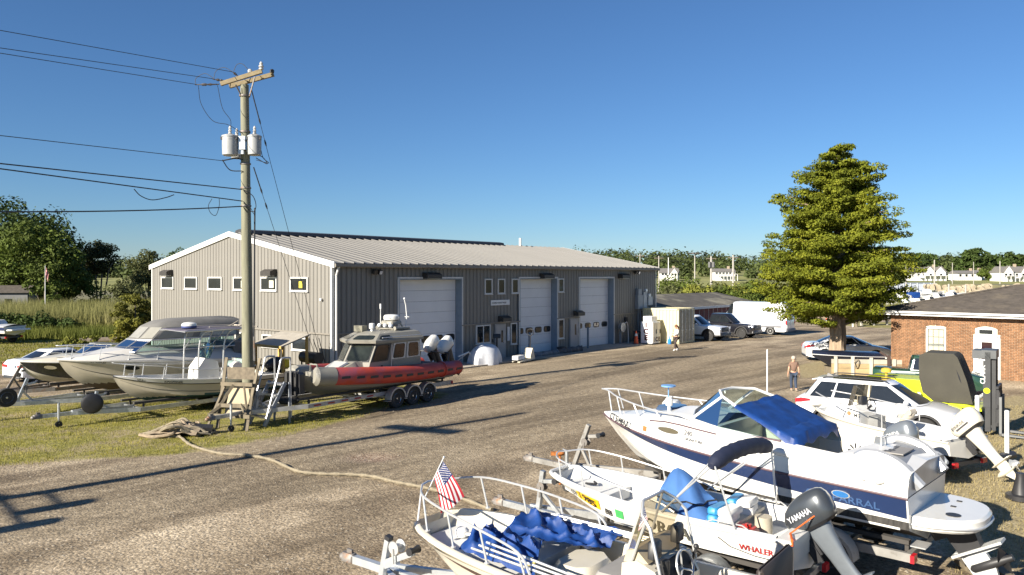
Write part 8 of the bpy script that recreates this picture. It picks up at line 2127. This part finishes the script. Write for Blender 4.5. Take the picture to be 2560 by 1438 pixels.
h = Hull(4.5, 1.75, [(0, .96), (.5, 1.0), (1, 1.15)], [(0, .48), (.5, .48), (.8, .56), (1, 1.0)], [(0, .96), (.3, 1), (.6, .96), (.85, .7), (1, .25)], [(0, .92), (.6, .84), (1, .6)], [(0, .3), (.6, .36), (1, .6)], flare=.1)
h.shell(es, [WHITE, WHITE]); h.rub(es, CREAM, .03, 1.95); h.cockpit(es, GREYD2, .05, .95, .12, .66)
mb = MB(); mb.prism([(2.75, .66), (3.25, .66), (3.2, 1.36), (2.95, 1.40), (2.78, 1.22)], 'y', -.36, .36); con = obj('console', mb, WHITE, es, smooth=False)
mb = MB(); mb.loft([[(3.02, .34, 1.38), (3.22, .3, 1.36), (3.22, -.3, 1.36), (3.02, -.34, 1.38)], [(2.88, .32, 1.92), (3.05, .26, 1.94), (3.05, -.26, 1.94), (2.88, -.32, 1.92)]], closed=False, cap0=False, cap1=False); obj('windshield', mb, SHADED, con, smooth=False)
text('console_lettering', 'TMS', .14, (3.05, .364, 1.08), (-1, 0, 0), (0, 0, 1), TEXTBLACK, con)
mb = MB(); mb.lathe([(0, .0), (.06, .0), (.06, .012), (0, .012)], (3.12, .36, 1.16), 'y', 12); obj('badge', mb, mat('copper_badge', (.4, .18, .08), .5), con)
rg = [Vector((2.66 + .10 * math.cos(a) * .5, .02 + .18 * math.sin(a), 1.42 + .18 * math.cos(a) * .86)) for a in [2 * math.pi * i / 16 for i in range(17)]]
mb = MB(); mb.tube(rg, .016, 6); mb.tube([Vector((2.78, .02, 1.3)), Vector((2.66, .02, 1.42))], .03, 6)
for k in (0, 5, 11): mb.tube([Vector((2.66, .02, 1.42)), rg[k]], .012, 5)
obj('steering_wheel', mb, BLACK, con)
mb = MB(); mb.rbox(2.92, 3.05, -.2, .1, 1.4, 1.62, .03); obj('instrument', mb, BLACK, con)
mb = MB(); mb.box(2.35, 2.62, -.15, .2, .66, 1.15); obj('helm_locker', mb, mat('grey_locker', (.22, .22, .21), .6), es, smooth=False)
mb = MB(); mb.rbox(1.45, 1.85, -.3, .3, .66, 1.0, .05); st = obj('pedestal_seat', mb, GCUSH, es)
mb = MB(); mb.tube([(1.85, 0, 1.0), (1.72, 0, 1.15), (1.52, 0, 1.36), (1.45, 0, 1.42)], [.06, .10, .12, .07], 10); mb.tube([(1.5, -.14, 1.4), (1.5, .14, 1.4)], .085, 8); obj('seat_back', mb, mat('beige_seat', (.42, .38, .31), .6), st)
for sd in (1, -1):
 rl = [h.pt(t, 2, sd, -.06) + Vector((0, 0, z)) for t, z in ((.02, .04), (.05, .30), (.2, .34), (.4, .36), (.6, .38), (.8, .40), (.95, .42))]
 mb = MB(); mb.tube(curve(rl, 4), .017, 6); obj('side_rail', mb, STEEL, es)
 for t, i in ((.2, 2), (.4, 3), (.6, 4), (.8, 5)):
  mb = MB(); mb.tube([h.pt(t, 2, sd, -.07), rl[i]], .014, 6); obj('rail_post', mb, STEEL, es)
outboard(es, (-.06, 0, .90), math.pi, R(44), .98, CREAM, CREAM, 'EVINRUDE', mat('dark_script', (.07, .075, .085)), stripe=mat('dark_band', (.06, .06, .07), .4), tsize=.10, tx=.85)
t = trailer('boat_trailer', 'black trailer with two white guide posts under the rail skiff', (11.3, 19.3, 0), math.atan2(.87, -.5), 6.3, 1.5, (1.1,), r=.28, z=.38, m=mat('black_trailer', (.03, .03, .033), .5, var=.2))
mb = MB(); mb.tube([(-.35, -.6, .5), (-.35, -1.35, .5)], .09, 10); mb.tube([(.6, -.6, .5), (.6, -1.5, .5)], .06, 8); obj('guide_arm', mb, BLACK, t)
for x, y, z in ((-.35, -1.05, 1.62), (.55, -1.35, 1.85)):
 mb = MB(); mb.tube([(x, y, .5), (x, y, z), (x, y, z + .02)], [.055, .055, .03], 10); obj('guide_post', mb, WPAINT, t)
# timbers at the lower right corner
for i, (p, q, w, lab) in enumerate(((PZ(2400, 1400, .1), PZ(2470, 1450, .1), .2, 'grey plank on the ground under the stern drive'), (PZ(2440, 1385, .12), PZ(2530, 1445, .12), .22, 'second grey plank beside the stern drive, toward the corner'))):
 mb = MB(); mb.beam(p, q, w, .08); obj('plank', mb, WOOD, None, smooth=False, label=lab, cat='plank')
mb = MB(); p = PZ(2556, 1330, .0); mb.tube([p + Vector((.0, -.9, 0)), p + Vector((-.05, -.9, 1.0)), p + Vector((-.06, -.9, 1.05))], [.16, .15, .1], 10); obj('timber_post', mb, WOOD, None, label='weathered round timber post at the lower right corner', cat='post')
mb = MB(); p = G(2552, 1250); mb.lathe([(.2, 0), (.3, .02), (.3, .12), (.18, .14), (.1, .5), (.1, .6)], p, n=14); obj('steel_stand', mb, BLACK, None, label='black round-footed steel stand at the right edge', cat='stand')
# ==== BACKGROUND: trees, reeds, harbour, hills, houses
def foliage(base, name=None, sc=.25):
 k = f'foliage_{name}'
 return leafmat(k, [tuple(c * .45 for c in base), base, tuple(min(1, c * 1.75) for c in base)], sc=sc, trans=.2)
F_DARK = foliage((.045, .070, .014), 'dark'); F_MID = foliage((.085, .115, .018), 'mid'); F_OLIVE = foliage((.10, .11, .04), 'olive'); F_PINE = foliage((.055, .062, .022), 'pine'); F_YEL = foliage((.20, .21, .035), 'yellow')
TRUNKM = mat('grey_bark', (.16, .13, .10), .95, var=.25, vs=6)
rb_ = random.Random(21)
def tree(name, label, cat, pos, H, Rw, m, base=.25, n=46, nleaf=70, leaf=.22, group=None, trunk=True, flat=.75, lean=0, stems=1):
 t = thing(name, label, cat, pos, 0, group)
 cl = []
 zc, hz = H * (base + 1) / 2, H * (1 - base) / 2
 for i in range(n):
  while True:
   x, y, z = (rb_.uniform(-1, 1) for _ in range(3))
   r = math.sqrt(x * x + y * y + z * z)
   if .35 < r < 1: break
  s = Rw * rb_.uniform(.20, .36)
  w = 1.0 if z > -.5 else .8
  cl.append((x * Rw * .86 * w + lean * z, y * Rw * .86 * w, zc + z * hz * .88, s, s, s * flat))
 if trunk:
  mb = MB()
  for k in range(stems):
   dx = (k - (stems - 1) / 2) * Rw * .28
   mb.tube([(dx * .4, 0, -.2), (dx, 0, H * base * 1.1), (dx * 1.5, 0, H * .7)], [Rw * .07 / stems ** .4, Rw * .05 / stems ** .4, Rw * .02], 7)
  for k in range(5):
   a = rb_.random() * 6.28; mb.tube([(0, 0, H * base), (math.cos(a) * Rw * .6, math.sin(a) * Rw * .6, H * (base + .35))], [Rw * .035, Rw * .012], 5)
  obj('trunk', mb, TRUNKM, t)
 leaf_cloud('crown', cl, nleaf, leaf, m, t, up=.5)
 return t
def gp(u, Y): return Vector(((u - 1280) / FPX * Y, Y, 0))
tree('broadleaf_tree', 'very tall dark broadleaf tree at the left edge', 'tree', gp(18, 118), 17.6, 10., F_DARK, .04, 95, 190, .27)
tree('broadleaf_tree', 'bright green maple in front of the tall dark tree', 'tree', gp(92, 106), 12.6, 6.6, F_MID, .03, 74, 190, .23)
tree('broadleaf_tree', 'dark round tree right of the bright maple', 'tree', gp(150, 116), 9.8, 4.2, F_DARK, .03, 50, 160, .21)
tree('broadleaf_tree', 'narrow green tree behind the flagpole', 'tree', gp(112, 98), 7.4, 2.4, F_MID, .05, 26, 80, .18)
tree('umbrella_pine', 'round topped pine with several bare pale stems', 'tree', gp(247, 130), 10.8, 3.9, F_PINE, .50, 44, 120, .2, stems=4)
tree('broadleaf_tree', 'olive tree rising beside the left end of the warehouse roof', 'tree', gp(372, 120), 9.2, 4.0, F_OLIVE, .1, 44, 150, .2)
tree('broadleaf_tree', 'small dark treetop showing above the gable roof slope', 'tree', gp(446, 160), 10.8, 2.6, F_DARK, .3, 24, 60, .2)
tree('shrub', 'dark leafy shrub under the round topped pine', 'shrub', gp(212, 108), 5.6, 2.8, F_MID, .0, 30, 80, .18, trunk=False)
tree('shrub', 'grey-green feathery shrub left of the warehouse', 'shrub', gp(318, 100), 5.4, 3.1, F_OLIVE, .0, 36, 90, .17, trunk=False)
tree('shrub', 'rounded yellow-green bush at the foot of the narrow tree', 'shrub', gp(130, 92), 3.2, 1.5, F_MID, .0, 18, 70, .14, trunk=False)
tree('juniper_bush', 'golden green juniper against the warehouse corner', 'shrub', gp(338, 57.5), 4.05, 1.65, foliage((.13, .13, .02), 'juniper'), .0, 42, 120, .11, flat=.55)
tree('juniper_bush', 'low golden juniper sprawling ahead of the tall one', 'shrub', gp(322, 55.5), 2.1, 1.15, foliage((.17, .165, .022), 'juniper2'), .0, 24, 100, .10, trunk=False)
for k, (u, Y, H, w, lab) in enumerate(((20, 68, 1.9, 2.4, 'dark marsh shrub at the left edge above the runabout'), (95, 67, 1.8, 2.2, 'dark marsh shrub beside the reeds, second from the left edge'), (160, 66.5, 1.4, 1.9, 'dark marsh shrub nearest the green strip of lawn'))):
 tree('shrub', lab, 'shrub', gp(u, Y), H, w, F_DARK, .0, 22, 90, .14, trunk=False, group='dark marsh shrubs')
for k, (u, Y, lab) in enumerate(((165, 54.5, 'small yellow-green weed clump right of the far runabout'), (190, 55.2, 'yellow-green weed clump near the fallen log'), (228, 56, 'leafy weed clump just above the fallen log'))):
 tree('weed_clump', lab, 'plant', gp(u, Y), .75, .62, F_YEL, .0, 10, 60, .08, trunk=False, group='weed clumps on the back lawn')
mb = MB(); mb.tube([P(200, 842, 58.5) * 1.0, P(330, 836, 59.5)], [.25, .22], 10); lg = obj('fallen_log', mb, TRUNKM, None, label='long fallen log lying behind the cruiser on the back lawn', cat='log'); lg.location.z = -.35
# reeds
def reedpts(n, x0, x1, y0, y1):
 return np.stack([x0 + (x1 - x0) * rng.random(n), y0 + (y1 - y0) * rng.random(n) ** 1.3], -1)
REED = leafmat('reed_blade', [(.075, .085, .022), (.20, .195, .065), (.33, .30, .13)], sc=.12, trans=.2)
pr = reedpts(60000, -75, -26, 69, 100)
kp = fbm(pr[:, 0], pr[:, 1], .16, 2) > -.75; pr = pr[kp]
link('reeds', blades('reeds', pr, 1.75, .035, REED, lean=.35), kind='stuff')
pr = reedpts(26000, -70, -24, 61, 70)
link('marsh_grass', blades('marsh_grass', pr, .75, .03, leafmat('marsh_blade', [(.05, .065, .012), (.11, .13, .02), (.22, .22, .05)], sc=.15), lean=.5), kind='stuff')
# flagpole, parked car roof and grey shed at far left
fp = thing('flagpole', 'distant flagpole with a limp flag among the left trees', 'flagpole', gp(113, 90))
mb = MB(); mb.cyl((0, 0, 0), (0, 0, 6.2), .05, .03, 8); obj('pole', mb, WPAINT, fp)
mb = MB(); mb.sheet([[(.05 + .5 * i / 5 * (.6), .08 * math.sin(i * 1.5 + j), 6.0 - j * .22 - i * .12) for i in range(6)] for j in range(6)]); obj('flag_cloth', mb, mat('faded_flag', (.45, .2, .2), .8, var=.4, vs=3), fp)
hs = thing('grey_shed', 'grey garden shed half hidden at the left edge', 'building', gp(12, 100), .2)
mb = MB(); mb.box(-3, 3.2, -1.5, 1.5, 0, 2.9); obj('wall', mb, mat('grey_shed_wall', (.16, .16, .16), .8), hs, smooth=False)
mb = MB(); mb.prism([(-1.8, 2.85), (1.8, 2.85), (0, 3.8)], 'x', -3.2, 3.4); obj('roof', mb, SHING, hs, smooth=False)
mb = MB(); mb.box(.6, 1.4, -1.54, -1.5, 1.2, 2.1); obj('window', mb, WINGLASS, hs, smooth=False)
# -- hills and far woods
def hill_z(x, y):
 a = np.clip((y - 255) / 70, 0, 1); a = a * a * (3 - 2 * a)
 b = np.clip((y - 330) / 260, 0, 1)
 return a * 3.2 + b * (8 + 3.0 * np.sin(x * .011 + 1) + 1.8 * np.sin(x * .027)) - .3
hx = np.linspace(-420, 620, 90); hy = np.linspace(250, 760, 50)
HX, HY = np.meshgrid(hx, hy, indexing='ij'); HZ = hill_z(HX, HY)
HZ[:, 0] = -.5
iv = np.arange(90 * 50).reshape(90, 50)
hq = np.stack([iv[:-1, :-1], iv[1:, :-1], iv[1:, 1:], iv[:-1, 1:]], -1).reshape(-1, 4)
HILLM = mat('hill_meadow', (.21, .21, .065), .95, var=.3, vs=.03, dirt=(.12, .14, .03), ds=.02, dth=.5)
link('hills', np_mesh('hills', np.stack([HX, HY, HZ], -1).reshape(-1, 3), hq, HILLM, True), kind='structure')
cl = []
for i in range(520):
 y = rb_.uniform(420, 640); x = rb_.uniform(-360, .72 * y)
 r = rb_.uniform(5, 9.5)
 z = float(hill_z(np.array(x), np.array(y)))
 hgt = 1 if x < 0 else 1.0
 cl.append((x, y, z + r * .55 * hgt, r, r, r * rb_.uniform(.7, 1.05)))
for i in range(170):
 y = rb_.uniform(345, 410); x = rb_.uniform(-300, .70 * y)
 if 180 < x < 215 or 112 < x < 135 or 238 < x < 252: continue
 r = rb_.uniform(3.0, 6.0); z = float(hill_z(np.array(x), np.array(y))); cl.append((x, y, z + r * .5, r, r, r * .8))
leaf_cloud('far_woods', cl, 130, 1.0, foliage((.06, .078, .022), 'woods', .03), up=.6)['kind'] = 'stuff'
for u, Y, H, w, lab in ((2308, 360, 13.5, 7.0, 'dome-shaped dark tree on the far hill right of the evergreen'), (2434, 380, 14.5, 10.0, 'large round tree on the far hill, tallest of the skyline'), (2520, 390, 13.5, 9.5, 'broad tree on the far hill near the right edge')):
 t = tree('hill_tree', lab, 'tree', gp(u, Y), H, w, F_DARK, .05, 40, 90, .8, group='skyline trees on the far hill')
 t.location.z = float(hill_z(np.array(t.location.x), np.array(Y))) - .5
# shrub belt behind the red shed
for k, (u, Y, H, w, m_, lab) in enumerate(((1668, 112, 3.6, 4.0, F_OLIVE, 'olive bush nearest the warehouse in the belt beyond the shed'), (1700, 116, 5.0, 4.4, F_MID, 'tall bush below the left white house beyond the shed'), (1738, 108, 4.0, 3.6, F_YEL, 'yellow-green bush below the lamp pole beyond the shed'), (1768, 112, 4.4, 3.4, F_OLIVE, 'feathery olive bush beside the transformer pole'), (1800, 108, 4.2, 3.4, F_MID, 'green bush below the right white house beyond the shed'), (1835, 112, 4.0, 3.6, F_YEL, 'pale bush between the poles and the evergreen'), (1872, 110, 4.3, 4.0, F_MID, 'green bush tucked behind the left side of the evergreen'), (1905, 114, 4.6, 3.8, F_OLIVE, 'olive bush mostly behind the evergreen'))):
 tree('shrub', lab, 'shrub', gp(u, Y), H, w, m_, .0, 30, 80, .2, trunk=False, group='bushes beyond the red shed')
link('low_scrub', blades('low_scrub', np.stack([20 + 70 * rng.random(16000), 98 + 10 * rng.random(16000)], -1), 1.3, .06, leafmat('scrub_blade', [(.07, .08, .02), (.16, .16, .04), (.28, .25, .10)], sc=.15), lean=.6), kind='stuff')
# distant poles
def dpole(u, vt, Y, label, lamp=False, cans=False, arm=True, r=.13):
 t = thing('utility_pole', label, 'utility pole', gp(u, Y), 0, 'distant poles along the far road')
 H = 5 + (HOR - vt) / FPX * Y
 mb = MB(); mb.cyl((0, 0, 0), (0, 0, H), r, r * .75, 8); obj('pole', mb, mat('pale_pole', (.36, .34, .30), .8), t)
 if arm: mb = MB(); mb.box(-.9, .9, -.06, .06, H - .5, H - .35); obj('crossarm', mb, TRUNKM, t, smooth=False)
 if lamp:
  mb = MB()
  for k in range(6): a = k * math.pi / 3; mb.obox((math.cos(a) * .9, math.sin(a) * .9, H + .05), (.8, .4, .25), (0, 0, a))
  obj('lamp_head', mb, BRONZE, t, smooth=False)
 if cans:
  for x in (-.35, .35): mb = MB(); mb.cyl((x, -.2, H - 2.0), (x, -.2, H - 1.0), .25, n=10); obj('transformer', mb, mat('dark_can', (.12, .12, .12), .5), t)
dpole(1600, 635, 165, 'distant pole just above the right end of the warehouse roof')
dpole(1647, 640, 150, 'distant pole right beside the warehouse end wall')
dpole(1737, 634, 150, 'distant tall pole carrying a ring of lamps', lamp=True, arm=False)
dpole(1778, 641, 140, 'distant pole with two dark transformers', cans=True, r=.22)
dpole(1833, 638, 140, 'distant pole nearest the left side of the evergreen', r=.2)
dpole(2265, 644, 190, 'distant lamp pole right of the evergreen by the bridge', arm=False, r=.18)
dpole(2336, 650, 200, 'distant pole at the right end of the bridge', arm=False, r=.18)
dpole(2381, 657, 260, 'distant thin pole between the two white houses', arm=False)
dpole(2434, 655, 260, 'distant thin pole in front of the tallest skyline tree', arm=False)
dpole(2500, 653, 240, 'distant pole before the rightmost white house', arm=False, r=.18)
mb = MB(); p = gp(1671, 135); mb.cyl(p, p + Vector((0, 0, 8.2)), .12, .06, 8); mb.beam(p + Vector((-.9, 0, 1.6)), p + Vector((.9, 0, 1.6)), .05, .05); obj('mast', mb, WPAINT, None, label='white sailing mast standing before the left white house', cat='mast')
for k, (va, vb) in enumerate(((641, 644), (643, 646), (652, 655))):
 mb = MB(); mb.tube([P(1560, va, 165), P(1737, va + 1, 150), P(1780, va + 1, 140), P(1835, va + 1, 140), P(2000, vb + 2, 150), P(2330, vb + 6, 200)], .022, 4); obj('power_line', mb, CABLE, None, label=('top', 'middle', 'lowest')[k] + ' thin wire strung between the distant poles', cat='power line', group='wires between the distant poles')
# houses
HW, HR = mat('white_clapboard', (.62, .61, .58), .6, var=.05), mat('grey_roof', (.16, .15, .14), .8, var=.15)
def house(label, u, v, Y, w, d, h, rh, rz=0, gables=(), wins=6, porch=False):
 p = P(u, v, Y); t = thing('white_house', label, 'house', p, rz, 'white houses across the harbour')
 mb = MB(); mb.box(-w / 2, w / 2, -d / 2, d / 2, -4, h); obj('wall', mb, HW, t, smooth=False)
 mb = MB(); mb.prism([(-d / 2 - .4, h - .1), (d / 2 + .4, h - .1), (0, h + rh)], 'x', -w / 2 - .3, w / 2 + .3); obj('roof', mb, HR, t, smooth=False)
 for gx, gw in gables:
  mb = MB(); mb.prism([(gx - gw / 2, -4), (gx + gw / 2, -4), (gx + gw / 2, h), (gx, h + rh * .95), (gx - gw / 2, h)], 'y', -d / 2 - 1.4, -d / 2); obj('gable_front', mb, HW, t, smooth=False)
  mb = MB()
  for s in (-1, 1): mb.beam((gx, -d / 2 - .8, h + rh), (gx + s * (gw / 2 + .3), -d / 2 - .8, h - .1), 1.4, .18, (0, 1, 0))
  obj('gable_roof', mb, HR, t, smooth=False)
 for k in range(wins):
  x = -w / 2 + (k + .5) * w / wins; g_ = [g for g in gables if abs(x - g[0]) < g[1] / 2]; yy = -d / 2 - (1.42 if g_ else .02)
  mb = MB(); mb.box(x - .45, x + .45, yy - .05, yy, h * .35, h * .8); obj('window', mb, WINGLASS, t, smooth=False)
 if porch:
  mb = MB(); mb.box(-w / 2, w / 2, -d / 2 - 3.4, -d / 2 - 1.5, h * .42, h * .5); obj('porch_roof', mb, HW, t, smooth=False)
  for k in range(7): mb = MB(); x = -w / 2 + k * w / 6; mb.box(x - .12, x + .12, -d / 2 - 3.3, -d / 2 - 3.1, -2, h * .42); obj('porch_post', mb, HW, t, smooth=False)
 mb = MB(); mb.box(w * .2, w * .2 + .9, -.4, .5, h + rh * .4, h + rh + 1.0); obj('chimney', mb, mat('tan_chimney', (.35, .28, .2), .8), t, smooth=False)
house('white gabled house on the hill left of the lamp pole', 1672, 691, 330, 7.5, 6, 1.5, 1.9, gables=((1.5, 2.5),))
house('long two storey white house between the distant poles', 1808, 691, 330, 8.5, 6, 2.0, 1.3, porch=True)
house('white twin gabled house directly right of the bridge', 2316, 696, 330, 13, 8, 2.4, 2.4, gables=((-1.2, 4), (3.2, 4)), porch=True)
house('white boathouse with arched doors, middle of the far shore', 2412, 696, 340, 10.5, 7, 2.2, 1.2, wins=4)
house('small white cottage right of the boathouse', 2440, 697, 345, 4.5, 5, 2.2, 1.6, wins=3)
house('white house with long porch near the right edge', 2521, 698, 320, 10.5, 8, 2.8, 2.4, gables=((-3.0, 3.2), (3.8, 3)), porch=True)
tree('hill_tree', 'pale bush standing between the boathouse and the porch house', 'tree', P(2471, 698, 325), 5, 4.0, F_MID, .0, 24, 70, .5, trunk=False)
# -- harbour: water, bank, riprap, bridge, boats
WATER = mat('harbour_water', (.012, .022, .035), .08, var=.3, vs=.4, bmp=.12, bs=2.5)
mb = MB(); mb.add([(48, 112, .03), (300, 112, .03), (330, 238, .03), (60, 238, .03)], [(0, 1, 2, 3)]); obj('harbour_water', mb, WATER, smooth=False, kind='structure')
mb = MB(); mb.loft([[(128, 196, 0), (330, 190, 0), (330, 204, 2.6), (128, 206, 2.6)], [(128, 235, 0), (330, 235, 0), (330, 232, 2.6), (128, 232, 2.6)]], closed=True); obj('causeway_bank', mb, FIELD, smooth=False, kind='structure')
mb = MB(); r_ = random.Random(6)
for i in range(260):
 x = r_.uniform(106, 150) if i < 200 else r_.uniform(150, 300); y = r_.uniform(188, 200); s = r_.uniform(.5, 1.3)
 z = max(0, (y - 188) / 12 * 2.4)
 ring = [[(x + s * r_.uniform(.6, 1) * math.cos(a) * k_, y + s * r_.uniform(.6, 1) * math.sin(a) * k_, z + zz * s) for a in [i_ * 1.257 for i_ in range(5)]] for k_, zz in ((1, -.5), (1, .2), (.5, .6))]
 mb.loft(ring)
obj('riprap', mb, mat('tan_rock', (.34, .28, .19), .9, var=.3, vs=.8), smooth=False, kind='stuff')
br = thing('girder_bridge', 'blue-grey steel girder bridge crossing the harbour channel', 'bridge', P(2268, 741, 215), R(-4))
BRS = mat('bridge_steel', (.22, .26, .32), .6, var=.12)
mb = MB(); mb.box(-16, 6.2, -.3, 5, 1.0, 1.6); obj('deck', mb, BRS, br, smooth=False)
for k in range(13):
 x = -15.5 + k * 1.8
 mb = MB(); mb.box(x + .12, x + 1.62, -.22, -.12, 1.65, 3.6); obj('panel', mb, mat('bridge_panel', (.34, .37, .42), .6), br, smooth=False)
 mb = MB(); mb.prism([(-.75, 1.2), (-.25, 1.2), (-.25, 3.7), (-.45, 3.7)], 'x', x - .1, x + .1); obj('rib', mb, mat('pale_steel', (.45, .48, .52), .5), br, smooth=False)
mb = MB(); mb.box(-16, 6.3, -.4, -.1, 3.6, 3.75); obj('top_rail', mb, BRS, br, smooth=False)
for x in (-10, 5.2): mb = MB(); mb.box(x - .8, x + .8, .5, 4.5, -4, 1.0); obj('pier', mb, CONC, br, smooth=False)
# small boats at the docks: one hull model, copied
def small_boat():
 t = thing('moored_boat', 'x', 'boat', (0, 0, 0), 0, 'small boats packed at the harbour docks')
 h = Hull(5.6, 2.2, [(0, .85), (.6, .95), (1, 1.2)], [(0, 0), (.7, 0), (1, .9)], [(0, .95), (.5, 1), (.85, .6), (1, .03)], [(0, .9), (1, .5)], [(0, .35), (1, .6)])
 h.shell(t, [WHITE, WHITE], n=12); h.deck('deck', t, WHITE, 0, 1, .1, n=10)
 mb = MB(); mb.loft([[(1.6, .7, .95), (3.4, .6, 1.0), (3.4, -.6, 1.0), (1.6, -.7, .95)], [(1.7, .65, 1.7), (2.9, .5, 1.75), (2.9, -.5, 1.75), (1.7, -.65, 1.7)]]); obj('cabin', mb, WHITE, t, smooth=False)
 mb = MB(); mb.sheet([[(2.95, y * .95, 1.70), (3.38, y * 1.1, 1.08)] for y in (-.48, -.2, .2, .48)]); obj('windshield', mb, CARGLASS, t)
 mb = MB(); mb.rbox(-.3, .35, -.25, .25, .6, 1.5, .08); obj('outboard_motor', mb, BLACK, t)
 return t
sb = small_boat(); first = True
looks = [('white', 'with its bow to the yard'), ('white', 'turned toward the bridge'), ('white', 'lying along the dock')]
k = 0
for row, (v, us) in enumerate(((743, (2212, 2246, 2285, 2330, 2352, 2376)), (752, (2196, 2226, 2258, 2292, 2322, 2350)), (763, (2188, 2210, 2240, 2270, 2300)), (776, (2192, 2216, 2240, 2262)), (792, (2010, 2034, 2120, 2150)))):
 for j, u in enumerate(us):
  Y = FPX * CAMH / (v - HOR)
  o = sb if first else dup(sb); first = False
  o.location = gp(u, Y); o.rotation_euler = (0, 0, rb_.uniform(-2.6, -.4)); s = rb_.uniform(.8, 1.15); o.scale = (s, s, s)
  o['label'] = 'small white outboard boat in ' + ('the dock row nearest the bridge', 'the second dock row from the bridge', 'the third dock row from the bridge', 'the dock row just above the brick eaves', 'the group glimpsed under the evergreen boughs')[row]
for u, v, Y in ((2267, 728, 190), (2299, 729, 185), (2372, 710, 170), (2414, 712, 175)):
 mb = MB(); p = gp(u, Y); mb.cyl((p.x, p.y, -.2), (p.x, p.y, 5 - (v - HOR) / FPX * Y), .2, n=8); obj('piling', mb, mat('pale_pole', (.36, .34, .30)), None, label={2267: 'dock piling left of centre before the bridge', 2299: 'dock piling under the right half of the bridge', 2372: 'tall piling just above the brick roof slope', 2414: 'piling farther right above the brick roof'}[u], cat='piling', group='dock pilings')
mb = MB(); p = gp(2282, 150); mb.rbox(p.x - 1.2, p.x + 1.2, p.y - .6, p.y + .6, .6, 1.9, .1); obj('boat_cover', mb, TARPB, None, label='bright blue boat cover among the moored boats', cat='cover')
# black float and posts beyond the sedan
fl_ = thing('floating_dock', 'long black float stored on posts at the yard edge', 'dock', gp(2200, 79), .35)
mb = MB(); mb.tube([(-2.6, 0, 1.0), (3.2, 0, 1.25)], .28, 10); obj('float', mb, BLACK, fl_)
mb = MB(); mb.box(-2.8, 3.2, -.5, .5, .62, .75); obj('deck', mb, DARK, fl_, smooth=False)
for x in (-2.4, -.8, .9, 2.6): mb = MB(); mb.box(x - .08, x + .08, -.1, .1, 0, 1.1 if x > 0 else .7); obj('post', mb, mat('pale_pole', (.36, .34, .30)), fl_, smooth=False)
for u, v, h_, lab in ((2132, 818, 1.3, 'short white post behind the evergreen trunk'), (2141, 818, 1.0, 'wooden crate post beside the short white post')):
 mb = MB(); p = G(u, v); mb.cyl(p, p + Vector((0, 0, h_)), .08 if u == 2132 else .16, n=8); obj('post', mb, WPAINT if u == 2132 else WOOD, None, label=lab, cat='post')
